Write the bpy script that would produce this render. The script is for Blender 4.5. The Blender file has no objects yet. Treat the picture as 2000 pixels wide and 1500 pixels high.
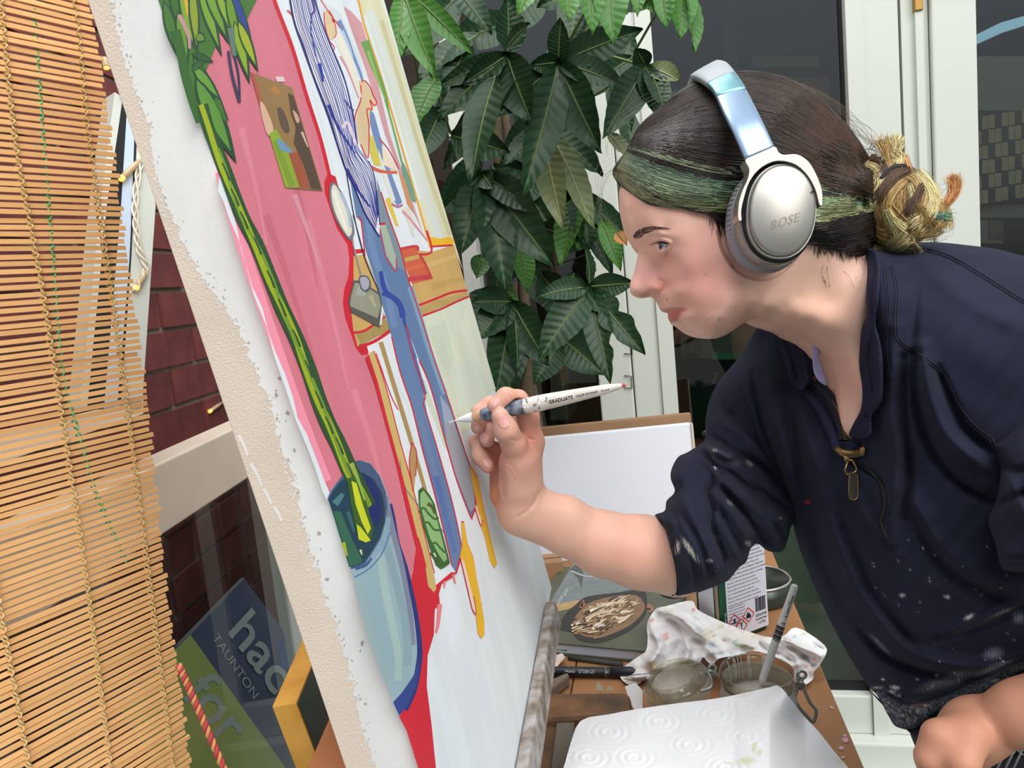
import bpy, math, random
import numpy as np
from mathutils import Matrix, Vector
from mathutils.bvhtree import BVHTree
random.seed(7); rng = np.random.default_rng(7)
S = bpy.context.scene
COL = S.collection
# ------------------------------------------------------------------ camera
F = 1500.0
CAM = np.array([0.0, 0.0, 1.30])
_d = np.array([0.0993, -0.987, -0.130]); Zc = -_d/np.linalg.norm(_d)
_f = np.array([0, 0, -1.0]); Yc = _f-_f.dot(Zc)*Zc; Yc /= np.linalg.norm(Yc)
Xc = np.cross(Yc, Zc)
M = np.array([Xc, Yc, Zc])
cd = bpy.data.cameras.new('camera'); cam = bpy.data.objects.new('camera', cd); COL.objects.link(cam)
cd.sensor_width = 36; cd.lens = 27; cd.clip_start = 0.01; cd.clip_end = 100
_m = np.eye(4); _m[:3, :3] = M; _m[:3, 3] = CAM
cam.matrix_world = Matrix(_m.tolist())
S.camera = cam
S.view_settings.view_transform = 'Standard'; S.view_settings.look = 'None'
S.view_settings.gamma = 1; S.view_settings.use_curve_mapping = False
S.view_settings.exposure = 0.0
# ------------------------------------------------------------------ world: bright hazy sky, dull ground
w = bpy.data.worlds.new('sky'); S.world = w; w.use_nodes = True
nt = w.node_tree; bg = nt.nodes['Background']
tc = nt.nodes.new('ShaderNodeTexCoord'); sp = nt.nodes.new('ShaderNodeSeparateXYZ'); rp = nt.nodes.new('ShaderNodeValToRGB')
mr = nt.nodes.new('ShaderNodeMapRange'); mr.inputs[1].default_value = -1; mr.inputs[2].default_value = 1
nt.links.new(tc.outputs['Generated'], sp.inputs[0]); nt.links.new(sp.outputs[2], mr.inputs[0]); nt.links.new(mr.outputs[0], rp.inputs[0])
e = rp.color_ramp.elements
e[0].position = 0.0; e[0].color = (.16, .16, .15, 1)
e[1].position = 1.0; e[1].color = (.78, .88, 1.0, 1)
for p_, c_ in ((.48, (.20, .20, .19, 1)), (.54, (.42, .45, .47, 1)), (.72, (.70, .78, .86, 1))):
    k = e.new(p_); k.color = c_
nt.links.new(rp.outputs[0], bg.inputs[0]); bg.inputs[1].default_value = 0.85
def sun(direction_from, strength, angle, color=(1, 1, 1)):
    l = bpy.data.lights.new('sun', 'SUN'); l.energy = strength; l.angle = math.radians(angle); l.color = color
    o = bpy.data.objects.new('sun', l); COL.objects.link(o)
    o.rotation_euler = Vector(direction_from).to_track_quat('Z', 'Y').to_euler(); o.location = (0, -3, 5)
def area(loc, target, size, power, color=(1, 1, 1)):
    l = bpy.data.lights.new('skylight', 'AREA'); l.shape = 'RECTANGLE'; l.size = size[0]; l.size_y = size[1]; l.energy = power; l.color = color
    o = bpy.data.objects.new('skylight', l); COL.objects.link(o); o.location = loc
    o.rotation_euler = (Vector(loc)-Vector(target)).to_track_quat('Z', 'Y').to_euler()
# daylight through the translucent roof behind and above the photographer
area((1.0, -1.7, 4.7), (0.0, 0.9, 1.0), (4.2, 3.0), 170, (1.0, .97, .93))
sun((.42, -.80, .55), 1.25, 40, (1.0, .95, .88))
# and through the strip of roof over the brick wall
area((-.12, 1.25, 2.95), (-.42, 1.15, .9), (.8, 1.0), 15, (1.0, .97, .94))
# ------------------------------------------------------------------ helpers
def P(px, py=None, z=None):
    """picture position (2000x1500) at depth z in front of the lens -> world point(s)"""
    if py is None: a = np.asarray(px, float); px, py, z = a[..., 0], a[..., 1], a[..., 2]
    px, py, z = np.broadcast_arrays(np.asarray(px, float), np.asarray(py, float), np.asarray(z, float))
    v = np.stack([(px-1000)/F*z, (750-py)/F*z, -z], -1)
    return v@M.T+CAM
def cv(r, u, f):   # camera-frame direction (right, up, forward) -> world direction
    return np.array([r, u, -f])@M.T
def to_px(Wp):
    v = (np.asarray(Wp)-CAM)@M
    z = -v[..., 2]
    return np.stack([1000+F*v[..., 0]/z, 750-F*v[..., 1]/z, z], -1)
def unit(a): a = np.asarray(a, float); return a/np.linalg.norm(a)
RAYO = CAM
def ray_plane(px, py, pt, n):
    px, py = np.broadcast_arrays(np.asarray(px, float), np.asarray(py, float))
    d = P(px, py, 1.0)-CAM
    t = ((np.asarray(pt)-CAM)@n)/(d@n)
    return CAM+d*t[..., None]
def on_h(px, py, h): return ray_plane(px, py, (0, 0, h), np.array([0, 0, 1.0]))
DOWN = np.array([0, 0, -1.0])
def lin(c):
    c = np.asarray(c, float)/255.0
    return np.where(c <= .04045, c/12.92, ((c+.055)/1.055)**2.4)
def l4(c): a = lin(c); return (float(a[0]), float(a[1]), float(a[2]), 1.0)
MATS = {}
def mat(name, color=(200, 200, 200), rough=.6, metal=0, var=None, vscale=20, vstretch=(1, 1, 1), bump=0, bscale=200, bstretch=(1, 1, 1),
        attr=None, sss=0, spec=.5, trans=0, ior=1.45, alpha=1, emit=None, estr=0, detail=4, coat=0, sheen=0):
    m = bpy.data.materials.new(name); m.use_nodes = True; MATS[name] = m
    n = m.node_tree.nodes; L = m.node_tree.links; b = n['Principled BSDF']
    b.inputs['Roughness'].default_value = rough; b.inputs['Metallic'].default_value = metal
    b.inputs['Base Color'].default_value = l4(color); b.inputs['Specular IOR Level'].default_value = spec
    b.inputs['IOR'].default_value = ior
    if trans: b.inputs['Transmission Weight'].default_value = trans
    if sss: b.inputs['Subsurface Weight'].default_value = sss; b.inputs['Subsurface Radius'].default_value = (1, .35, .2); b.inputs['Subsurface Scale'].default_value = .006
    if coat: b.inputs['Coat Weight'].default_value = coat; b.inputs['Coat Roughness'].default_value = .15
    if sheen: b.inputs['Sheen Weight'].default_value = sheen
    if alpha < 1: b.inputs['Alpha'].default_value = alpha
    if emit: b.inputs['Emission Color'].default_value = l4(emit); b.inputs['Emission Strength'].default_value = estr
    src = None
    if attr:
        a = n.new('ShaderNodeAttribute'); a.attribute_name = attr; src = a.outputs['Color']
    t = None
    if var or bump:
        t = n.new('ShaderNodeTexCoord')
    if var:
        mp = n.new('ShaderNodeMapping'); mp.inputs['Scale'].default_value = vstretch; L.new(t.outputs['Object'], mp.inputs[0])
        ns = n.new('ShaderNodeTexNoise'); ns.inputs['Scale'].default_value = vscale; ns.inputs['Detail'].default_value = detail; L.new(mp.outputs[0], ns.inputs[0])
        mx = n.new('ShaderNodeMix'); mx.data_type = 'RGBA'
        rr = n.new('ShaderNodeMapRange'); rr.inputs[1].default_value = .32; rr.inputs[2].default_value = .68
        L.new(ns.outputs[0], rr.inputs[0]); L.new(rr.outputs[0], mx.inputs[0])
        if isinstance(var, (int, float)):
            mx.blend_type = 'MULTIPLY'; mx.inputs[0].default_value = 1
            vv = n.new('ShaderNodeMapRange'); vv.inputs[3].default_value = 1-var; vv.inputs[4].default_value = 1+var; vv.inputs[1].default_value = .3; vv.inputs[2].default_value = .7
            L.new(ns.outputs[0], vv.inputs[0]); 
            for l_ in list(mx.inputs[0].links): L.remove(l_)
            cb = n.new('ShaderNodeCombineColor'); [L.new(vv.outputs[0], cb.inputs[i]) for i in range(3)]
            mx.inputs[6].default_value = l4(color)
            if src: L.new(src, mx.inputs[6])
            L.new(cb.outputs[0], mx.inputs[7])
        else:
            mx.inputs[6].default_value = l4(color); mx.inputs[7].default_value = l4(var)
        src = mx.outputs[2]
    if src: L.new(src, b.inputs['Base Color'])
    if bump:
        mp2 = n.new('ShaderNodeMapping'); mp2.inputs['Scale'].default_value = bstretch; L.new(t.outputs['Object'], mp2.inputs[0])
        n2 = n.new('ShaderNodeTexNoise'); n2.inputs['Scale'].default_value = bscale; n2.inputs['Detail'].default_value = 3; L.new(mp2.outputs[0], n2.inputs[0])
        bp = n.new('ShaderNodeBump'); bp.inputs['Strength'].default_value = bump; bp.inputs['Distance'].default_value = .002
        L.new(n2.outputs[0], bp.inputs['Height']); L.new(bp.outputs[0], b.inputs['Normal'])
    return m
def tag(o, label=None, cat=None, group=None, kind=None):
    if label: o['label'] = label
    if cat: o['category'] = cat
    if group: o['group'] = group
    if kind: o['kind'] = kind
    return o
def empty(name, loc, label=None, cat=None, group=None, kind=None):
    o = bpy.data.objects.new(name, None); o.location = [float(x) for x in loc]; o.empty_display_size = .02; COL.objects.link(o)
    return tag(o, label, cat, group, kind)
def wloc(o):
    p = np.array(o.location)
    while o.parent: o = o.parent; p = p+np.array(o.location)
    return p
def mesh_data(name, V, Fs, cols=None, smooth=True, uv=None):
    me = bpy.data.meshes.new(name)
    V = np.asarray(V, float)
    if isinstance(Fs, np.ndarray) and Fs.ndim == 2:
        k = Fs.shape[1]; m = len(Fs)
        me.vertices.add(len(V)); me.vertices.foreach_set('co', V.astype(np.float32).ravel())
        me.loops.add(m*k); me.loops.foreach_set('vertex_index', Fs.astype(np.int32).ravel())
        me.polygons.add(m); me.polygons.foreach_set('loop_start', np.arange(0, m*k, k, dtype=np.int32))
        me.update(calc_edges=True)
    else:
        me.from_pydata([tuple(v) for v in V], [], [tuple(int(i) for i in f) for f in Fs]); me.update()
    if smooth: me.polygons.foreach_set('use_smooth', np.ones(len(me.polygons), bool))
    if cols is not None:
        a = me.color_attributes.new('Col', 'FLOAT_COLOR', 'POINT')
        c = np.ones((len(V), 4), np.float32); c[:, :3] = cols; a.data.foreach_set('color', c.ravel())
    if uv is not None:
        a = me.attributes.new('LUV', 'FLOAT_VECTOR', 'POINT'); c = np.zeros((len(V), 3), np.float32); c[:, :2] = uv; a.data.foreach_set('vector', c.ravel())
    return me
def add(name, V, Fs, m, parent=None, cols=None, smooth=True, uv=None, label=None, cat=None, group=None, kind=None, origin=None):
    V = np.asarray(V, float)
    if origin is None:
        if parent is None:
            origin = np.array([V[:, 0].mean(), V[:, 1].mean(), V[:, 2].min()])
        else: origin = wloc(parent)
    me = mesh_data(name, V-origin, Fs, cols, smooth, uv)
    o = bpy.data.objects.new(name, me); COL.objects.link(o)
    if m is not None: me.materials.append(m)
    if parent is not None:
        o.parent = parent; o.location = [float(x) for x in origin-wloc(parent)]
    else: o.location = [float(x) for x in origin]
    return tag(o, label, cat, group, kind)
def join(parts):
    """[(V,F)] -> V,F (lists of faces)"""
    Vs, Fs, n = [], [], 0
    for V, Fc in parts:
        V = np.asarray(V); Vs.append(V); Fs += [[int(i)+n for i in f] for f in Fc]; n += len(V)
    return np.concatenate(Vs), Fs
def box8(o, a, b, c):
    """box from corner o with edge vectors a,b,c"""
    o, a, b, c = map(np.asarray, (o, a, b, c))
    V = np.array([o, o+a, o+a+b, o+b, o+c, o+a+c, o+a+b+c, o+b+c])
    Fc = [[0, 3, 2, 1], [4, 5, 6, 7], [0, 1, 5, 4], [1, 2, 6, 5], [2, 3, 7, 6], [3, 0, 4, 7]]
    if np.dot(np.cross(a, b), c) < 0: Fc = [f[::-1] for f in Fc]
    return V, Fc
def bevel(o, wd=.002, seg=2):
    m = o.modifiers.new('bevel', 'BEVEL'); m.width = wd; m.segments = seg; m.limit_method = 'ANGLE'; return o
def prism(poly, ext):
    """closed polygon of world points extruded by vector ext"""
    poly = np.asarray(poly); n = len(poly)
    V = np.concatenate([poly, poly+np.asarray(ext)])
    Fc = [list(range(n))[::-1], list(range(n, 2*n))]+[[i, (i+1) % n, n+(i+1) % n, n+i] for i in range(n)]
    nrm = np.zeros(3)
    for i in range(n): nrm += np.cross(poly[i]-poly[0], poly[(i+1) % n]-poly[0])
    if nrm.dot(ext) < 0: Fc = [f[::-1] for f in Fc]
    return V, Fc
def catmull(pts, n=6, closed=False):
    p = np.asarray(pts, float); m = len(p)
    if m < 3: 
        t = np.linspace(0, 1, n+1)[:, None]; return p[0]*(1-t)+p[-1]*t
    out = []
    R_ = range(m) if closed else range(m-1)
    for i in R_:
        if closed: a, b, c, d = p[(i-1) % m], p[i], p[(i+1) % m], p[(i+2) % m]
        else: a, b, c, d = p[max(i-1, 0)], p[i], p[i+1], p[min(i+2, m-1)]
        for t in np.arange(n)/n:
            out.append(.5*((2*b)+(c-a)*t+(2*a-5*b+4*c-d)*t*t+(3*b-a-3*c+d)*t**3))
    if not closed: out.append(p[-1])
    return np.array(out)
def frames(pts):
    t = np.gradient(pts, axis=0); t /= np.linalg.norm(t, axis=1)[:, None]+1e-12
    ref = np.array([0, 0, 1.0]) if abs(t[0][2]) < .9 else np.array([1.0, 0, 0])
    n = np.empty_like(t); a = np.cross(t[0], ref); a /= np.linalg.norm(a)
    for i in range(len(t)):
        a = a-a.dot(t[i])*t[i]; a /= np.linalg.norm(a)+1e-12; n[i] = a
    return t, n, np.cross(t, n)
def tube(pts, r, sides=8, cap=True):
    pts = np.asarray(pts, float); m = len(pts); r = np.broadcast_to(np.asarray(r, float), (m,))
    t, a, b = frames(pts)
    ang = np.arange(sides)*2*np.pi/sides
    V = pts[:, None]+r[:, None, None]*(np.cos(ang)[None, :, None]*a[:, None]+np.sin(ang)[None, :, None]*b[:, None])
    V = V.reshape(-1, 3); Fc = []
    for i in range(m-1):
        for j in range(sides):
            k = (j+1) % sides; Fc.append([i*sides+j, i*sides+k, (i+1)*sides+k, (i+1)*sides+j])
    if cap: Fc.append(list(range(sides))[::-1]); Fc.append([(m-1)*sides+j for j in range(sides)])
    return V, Fc
def strands(lines, radii, cols, sides=3):
    """many thin tapered tubes, all lines (n,m,3); cols (n,m,3) -> V,F array,cols"""
    L_ = np.asarray(lines, float); n, m, _ = L_.shape
    t = np.gradient(L_, axis=1); t /= np.linalg.norm(t, axis=2)[..., None]+1e-12
    view = unit(cv(0, 0, -1)); a = np.cross(t, view); a /= np.linalg.norm(a, axis=2)[..., None]+1e-9; b = np.cross(t, a)
    rr = np.asarray(radii, float)
    if rr.ndim == 1: rr = rr[:, None]*np.ones(m)
    tp = np.minimum(1, np.minimum(np.arange(m)+.35, np.arange(m)[::-1]+.15)); rr = rr*tp
    ang = np.arange(sides)*2*np.pi/sides+np.pi/2
    V = L_[:, :, None]+rr[:, :, None, None]*(np.cos(ang)[None, None, :, None]*a[:, :, None]+np.sin(ang)[None, None, :, None]*b[:, :, None])
    C = np.repeat(np.asarray(cols)[:, :, None], sides, 2)
    base = (np.arange(n)*m*sides)[:, None, None]; i = (np.arange(m-1)*sides)[None, :, None]; j = np.arange(sides)[None, None]; k = (j+1) % sides
    Fq = np.stack([base+i+j, base+i+k, base+i+sides+k, base+i+sides+j], -1).reshape(-1, 4)
    return V.reshape(-1, 3), Fq, C.reshape(-1, 3)
def lathe(prof, base, axis, seg=32, ref=None, sx=1, sy=1):
    """profile [(r,h)] about axis through base"""
    axis = unit(axis); ref = np.array([1, 0, 0]) if ref is None else np.asarray(ref)
    a = unit(ref-ref.dot(axis)*axis); b = np.cross(axis, a)
    ang = np.arange(seg)*2*np.pi/seg; V = []
    for r, h in prof: V.append(np.asarray(base)+axis*h+r*(np.cos(ang)[:, None]*a*sx+np.sin(ang)[:, None]*b*sy))
    V = np.concatenate(V); Fc = []
    for i in range(len(prof)-1):
        for j in range(seg):
            k = (j+1) % seg; Fc.append([i*seg+j, i*seg+k, (i+1)*seg+k, (i+1)*seg+j])
    return V, Fc
def seg_dist(pts, poly, closed=True):
    pts = np.asarray(pts, float); poly = np.asarray(poly, float)
    a = poly if closed else poly[:-1]; b = np.roll(poly, -1, 0) if closed else poly[1:]
    d = np.full(len(pts), 1e9); q = np.zeros_like(pts); tt = np.zeros(len(pts))
    for i in range(len(a)):
        ab = b[i]-a[i]; l2 = ab@ab+1e-12
        t = np.clip(((pts-a[i])@ab)/l2, 0, 1); c = a[i]+t[:, None]*ab
        e2 = np.hypot(pts[:, 0]-c[:, 0], pts[:, 1]-c[:, 1]); m = e2 < d
        d[m] = e2[m]; q[m] = c[m]; tt[m] = (i+t[m])/len(a)
    return d, q, tt
def inside(pts, poly):
    x, y = pts[:, 0], pts[:, 1]; r = np.zeros(len(pts), bool); n = len(poly); j = n-1
    for i in range(n):
        xi, yi = poly[i]; xj, yj = poly[j]
        if yi != yj:
            c = ((yi > y) != (yj > y)) & (x < (xj-xi)*(y-yi)/(yj-yi)+xi); r ^= c
        j = i
    return r
def region(outline, step):
    o = np.asarray(outline, float); lo = o.min(0)-step; hi = o.max(0)+step
    xs = np.arange(lo[0], hi[0]+step, step); ys = np.arange(lo[1], hi[1]+step, step)
    X, Y = np.meshgrid(xs, ys); pts = np.stack([X.ravel(), Y.ravel()], 1); nx = len(xs); ny = len(ys)
    ins = inside(pts, o); I = ins.reshape(ny, nx)
    cell = I[:-1, :-1] | I[1:, :-1] | I[:-1, 1:] | I[1:, 1:]
    iy, ix = np.nonzero(cell); a = iy*nx+ix; Fq = np.stack([a, a+nx, a+nx+1, a+1], 1)
    used = np.unique(Fq); mp = -np.ones(len(pts), int); mp[used] = np.arange(len(used)); Fq = mp[Fq]
    pts = pts[used]; ins = ins[used]; d, q, _ = seg_dist(pts, o)
    out = ~ins; pts = pts.copy(); pts[out] = q[out]; d[out] = 0
    near = ins & (d < .3*step); pts[near] = q[near]; d[near] = 0
    return pts, Fq, d
class RBF:
    def __init__(s, pts, vals, reg=1e-4):
        s.c = np.asarray(pts, float)/100; n = len(s.c)
        r = np.linalg.norm(s.c[:, None]-s.c[None], axis=2); K = np.where(r > 0, r*r*np.log(r+1e-12), 0)+reg*np.eye(n)
        A = np.zeros((n+3, n+3)); A[:n, :n] = K; A[:n, n] = 1; A[:n, n+1:] = s.c; A[n, :n] = 1; A[n+1:, :n] = s.c.T
        s.w = np.linalg.solve(A, np.concatenate([vals, [0, 0, 0]]))
    def __call__(s, pts):
        q = np.asarray(pts, float)/100; out = np.zeros(len(q)); n = len(s.c)
        for i in range(0, len(q), 20000):
            p = q[i:i+20000]; r = np.linalg.norm(p[:, None]-s.c[None], axis=2)
            out[i:i+20000] = np.where(r > 0, r*r*np.log(r+1e-12), 0)@s.w[:n]+s.w[n]+p@s.w[n+1:]
        return out
def rnd(d, R): return np.sqrt(np.clip(1-(1-np.minimum(d, R)/R)**2, 0, 1))
def surface_nets(f, lo, h):
    s = f < 0; nx, ny, nz = f.shape
    c = np.zeros((nx-1, ny-1, nz-1), np.int8)
    for dx in (0, 1):
        for dy in (0, 1):
            for dz in (0, 1): c += s[dx:nx-1+dx, dy:ny-1+dy, dz:nz-1+dz]
    act = (c > 0) & (c < 8); ix, iy, iz = np.nonzero(act); idx = -np.ones(act.shape, np.int64); idx[act] = np.arange(len(ix))
    acc = np.zeros((len(ix), 3)); cnt = np.zeros(len(ix))
    corners = [(a, b, c_) for a in (0, 1) for b in (0, 1) for c_ in (0, 1)]
    for p in corners:
        for ax in range(3):
            if p[ax]: continue
            q = list(p); q[ax] = 1
            f0 = f[ix+p[0], iy+p[1], iz+p[2]]; f1 = f[ix+q[0], iy+q[1], iz+q[2]]
            m = (f0 < 0) != (f1 < 0); t = np.where(m, f0/np.where(m, f0-f1, 1), 0)
            pos = np.tile(np.array(p, float), (len(ix), 1)); pos[:, ax] = t
            acc[m] += pos[m]; cnt[m] += 1
    V = lo+h*(np.stack([ix, iy, iz], 1)+acc/cnt[:, None]); Q = []
    for ax in range(3):
        sl0 = [slice(None)]*3; sl1 = [slice(None)]*3; sl0[ax] = slice(0, -1); sl1[ax] = slice(1, None)
        ch = s[tuple(sl0)] != s[tuple(sl1)]; o1, o2 = (ax+1) % 3, (ax+2) % 3
        e = np.array(np.nonzero(ch)).T; dim = np.array(act.shape)
        ok = (e[:, o1] > 0) & (e[:, o2] > 0) & (e[:, o1] < dim[o1]) & (e[:, o2] < dim[o2]); e = e[ok]
        neg = s[e[:, 0], e[:, 1], e[:, 2]]
        def g(d1, d2):
            k = e.copy(); k[:, o1] -= d1; k[:, o2] -= d2; return idx[k[:, 0], k[:, 1], k[:, 2]]
        q = np.stack([g(1, 1), g(0, 1), g(0, 0), g(1, 0)], 1); q[~neg] = q[~neg][:, ::-1]; Q.append(q)
    return V, np.concatenate(Q)
class SDF:
    """grid in world axes; fields of tapered capsules blended smoothly"""
    def __init__(s, lo, hi, h):
        s.lo = np.asarray(lo); s.h = h; s.n = np.ceil((np.asarray(hi)-s.lo)/h).astype(int)+1
        s.ax = [s.lo[i]+h*np.arange(s.n[i]) for i in range(3)]
    def new(s): return np.full(s.n, .05, np.float32)
    def cap(s, f, a, b, ra, rb, k=.003, sub=False):
        a, b = np.asarray(a), np.asarray(b); pad = max(ra, rb)+.02
        i0 = np.maximum(((np.minimum(a, b)-pad-s.lo)/s.h).astype(int), 0); i1 = np.minimum(((np.maximum(a, b)+pad-s.lo)/s.h).astype(int)+1, s.n)
        if (i1 <= i0).any(): return
        X = s.ax[0][i0[0]:i1[0], None, None]-a[0]; Y = s.ax[1][None, i0[1]:i1[1], None]-a[1]; Z = s.ax[2][None, None, i0[2]:i1[2]]-a[2]
        ab = b-a; t = np.clip((X*ab[0]+Y*ab[1]+Z*ab[2])/(ab@ab+1e-12), 0, 1)
        d = np.sqrt((X-t*ab[0])**2+(Y-t*ab[1])**2+(Z-t*ab[2])**2)-(ra+(rb-ra)*t)
        sl = tuple(slice(i0[i], i1[i]) for i in range(3)); s.comb(f, d, sl, k, sub)
    def comb(s, f, d, sl, k, sub=False):
        g = f[sl]
        if sub: g, d = -g, d
        hh = np.maximum(k-np.abs(g-d), 0)/k; r = np.minimum(g, d)-hh*hh*k*.25
        f[sl] = -r if sub else r
    def chain(s, f, pts, rs, k=.003):
        for i in range(len(pts)-1): s.cap(f, pts[i], pts[i+1], rs[i], rs[i+1], k)
def text_mesh(body, size=1.0, bold=0, shear=0, space=1.0):
    cu = bpy.data.curves.new('lettering', 'FONT'); cu.body = body; cu.size = size; cu.align_x = 'LEFT'; cu.offset = bold; cu.shear = shear; cu.space_character = space; cu.resolution_u = 3
    o = bpy.data.objects.new('lettering', cu); COL.objects.link(o)
    dg = bpy.context.evaluated_depsgraph_get(); me = bpy.data.meshes.new_from_object(o.evaluated_get(dg))
    V = np.array([v.co[:] for v in me.vertices]) if len(me.vertices) else np.zeros((0, 3)); Fc = [list(p.vertices) for p in me.polygons]
    bpy.data.objects.remove(o); bpy.data.curves.remove(cu); bpy.data.meshes.remove(me)
    return V, Fc
# ================================================================== SETTING
UP = np.array([0, 0, 1.0])
def horiz(v): v = np.array(v); v[2] = 0; return unit(v)
M_white = mat('white_upvc', (208, 214, 206), .35, var=.03, vscale=3)
M_cream = mat('cream_upvc', (236, 220, 202), .45, var=.06, vscale=9)
M_black = mat('black_rubber', (22, 22, 24), .6)
M_brick = mat('dark_brick', (120, 60, 58), .9, var=(92, 44, 45), vscale=14, bump=.35, bscale=160)
M_mortar = mat('mortar', (138, 122, 110), .95, var=.15, vscale=40, bump=.4, bscale=220)
M_floor = mat('paving', (128, 138, 126), .85, var=(108, 116, 106), vscale=6, bump=.2, bscale=60)
M_dark = mat('interior_wall', (66, 63, 58), .9, var=(46, 45, 42), vscale=3, vstretch=(6, 1, .4), detail=2)  # vertical colour streaks stand in for roof ribs reflected in the panes
def glass_mat(name, tint=(235, 240, 238), spec=.35, rough=.02):
    m = bpy.data.materials.new(name); m.use_nodes = True; n = m.node_tree.nodes; L = m.node_tree.links
    n.remove(n['Principled BSDF']); out = n['Material Output']
    t = n.new('ShaderNodeBsdfTransparent'); t.inputs[0].default_value = l4(tint)
    g = n.new('ShaderNodeBsdfGlossy'); g.inputs['Roughness'].default_value = rough
    f = n.new('ShaderNodeFresnel'); f.inputs[0].default_value = 1.5
    mu = n.new('ShaderNodeMath'); mu.operation = 'MULTIPLY'; mu.inputs[1].default_value = spec*2; mu.use_clamp = True
    ge = n.new('ShaderNodeNewGeometry'); m2 = n.new('ShaderNodeMath'); m2.operation = 'SUBTRACT'; m2.use_clamp = True
    x = n.new('ShaderNodeMixShader'); L.new(f.outputs[0], mu.inputs[0]); L.new(mu.outputs[0], m2.inputs[0]); L.new(ge.outputs['Backfacing'], m2.inputs[1]); L.new(m2.outputs[0], x.inputs[0]); L.new(t.outputs[0], x.inputs[1]); L.new(g.outputs[0], x.inputs[2]); L.new(x.outputs[0], out.inputs[0])
    return m
M_glass = glass_mat('window_glass', (232, 236, 234), .7)
M_glassd = glass_mat('door_glass', (200, 208, 202), 1.9)

V, Fc = box8((-3, -2.2, -.05), (6, 0, 0), (0, 6, 0), (0, 0, .05))
add('floor', V, Fc, M_floor, kind='structure', smooth=False)

# ---- brick wall on the left, running away from the lens
WD = horiz(cv(.0487, .137, 1)); WN = np.cross(WD, UP); WP = P(330, 700, 1.47)
if WN[0] < 0: WN = -WN
WP0 = np.array([WP[0], WP[1], 0.0])
s0, s1 = -.95, .75
V, Fc = box8(WP0+WD*s0-WN*.112, WD*(s1-s0), -WN*.02, UP*2.6)
wall_left = add('wall_left', V, Fc, M_mortar, kind='structure', smooth=False)
_bb = box8((-.1075, -.051, -.0325), (.215, 0, 0), (0, .102, 0), (0, 0, .065))
brick_me = None; wl = wloc(wall_left)
ang = math.atan2(WD[1], WD[0]); k = 0
V, Fc = box8(WP0+WD*s0-WN*.112, WD*(s1-s0), WN*.104, UP*2.6)
add('mortar_bed', V, Fc, M_mortar, wall_left, smooth=False)
for r in range(34):
    for c in range(-6, 5):
        s = c*.225+(.1125 if r % 2 else 0); p = WP0+WD*s+UP*(.04+r*.075)-WN*(.0525+.002*math.sin(r*7.3+c*3.1))
        q = to_px(p+WN*.05)
        if s < s0+.11 or s > s1-.11 or q[2] < .3 or q[0] > 640 or q[0] < -170 or q[1] < -110 or q[1] > 1600: continue
        if brick_me is None:
            brick_me = mesh_data('brick', *_bb, smooth=False); brick_me.materials.append(M_brick)
        b = bpy.data.objects.new('brick', brick_me); COL.objects.link(b); b.parent = wall_left; b.location = (p-wl).tolist()
        b.rotation_euler = (.006*math.sin(r*3.7+c), .005*math.sin(r+c*2.3), ang+.006*math.sin(r*1.7+c*5)); k += 1
# ---- cream transom in front of the bricks and the pane under it
TP = P(390, 930, 1.15); tz = ray_plane(390, 868, TP, WN)[2]; bz = ray_plane(400, 990, TP, WN)[2]
def tp_at(px, py): return ray_plane(px, py, TP, WN)
a = tp_at(-60, 1000); b_ = tp_at(560, 850); L_ = (b_-a)@WD
o = a.copy(); o[2] = bz
V, Fc = box8(o-WN*.05, WD*(L_+.25), WN*.05, UP*(tz-bz))
tr = add('trim_1', V, Fc, M_cream, kind='structure', smooth=False); bevel(tr, .003)
V, Fc = box8(np.array([o[0], o[1], .12])-WN*.03, WD*(L_+.25), WN*.004, UP*(bz-.12))
win1 = add('window_1', V, Fc, M_glass, kind='structure', smooth=False)
jb = tp_at(588, 1230); jb[2] = .1
V, Fc = box8(jb-WN*.05+WD*.02, WD*.05, WN*.07, UP*(bz-.1)); add('window_frame', V, Fc, M_white, win1, smooth=False)
o2 = o.copy(); o2[2] = .06
V, Fc = box8(o2-WN*.05, WD*(L_+.25), WN*.05, UP*.07); add('sill', V, Fc, M_white, win1, smooth=False)
# ---- open sash seen through the blind
BE = horiz(cv(.571, .192, 1)); BR = P(255, 800, .98); ST = unit(P(296, 250, 1.08)-BR); SN = np.cross(BE, ST)
if SN@(CAM-BR) < 0: SN = -SN
def sash(poly, th): 
    q = np.array(poly, float); return prism(ray_plane(q[:, 0], q[:, 1], BR, SN), -SN*th)
V, Fc = sash([(272, 210), (304, 400), (277, 800), (236, 800), (256, 500), (266, 300)], .035)
win2 = add('window_2', V, Fc, M_white, kind='structure', smooth=False)
V, Fc = sash([(224, 180), (240, 190), (209, 400), (170, 800), (156, 800), (196, 400)], .03); add('window_frame', V, Fc, M_white, win2, smooth=False)
V, Fc = sash([(240, 185), (249, 200), (236, 400), (203, 800), (172, 800), (211, 400)], .025); add('gasket', V, Fc, M_black, win2, smooth=False)
V, Fc = sash([(249, 195), (264, 220), (254, 500), (228, 800), (203, 800), (237, 400)], .02); add('inner_bead', V, Fc, mat('pale_blue_upvc', (196, 214, 235), .3), win2, smooth=False)
V, Fc = sash([(265, 220), (270, 220), (257, 500), (236, 800), (229, 800), (253, 500)], .02); add('seal', V, Fc, M_black, win2, smooth=False)
V, Fc = sash([(-60, 860), (0, 845), (280, 778), (280, 808), (0, 905), (-60, 925)], .03); add('bottom_rail', V, Fc, M_cream, win2, smooth=False)
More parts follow.
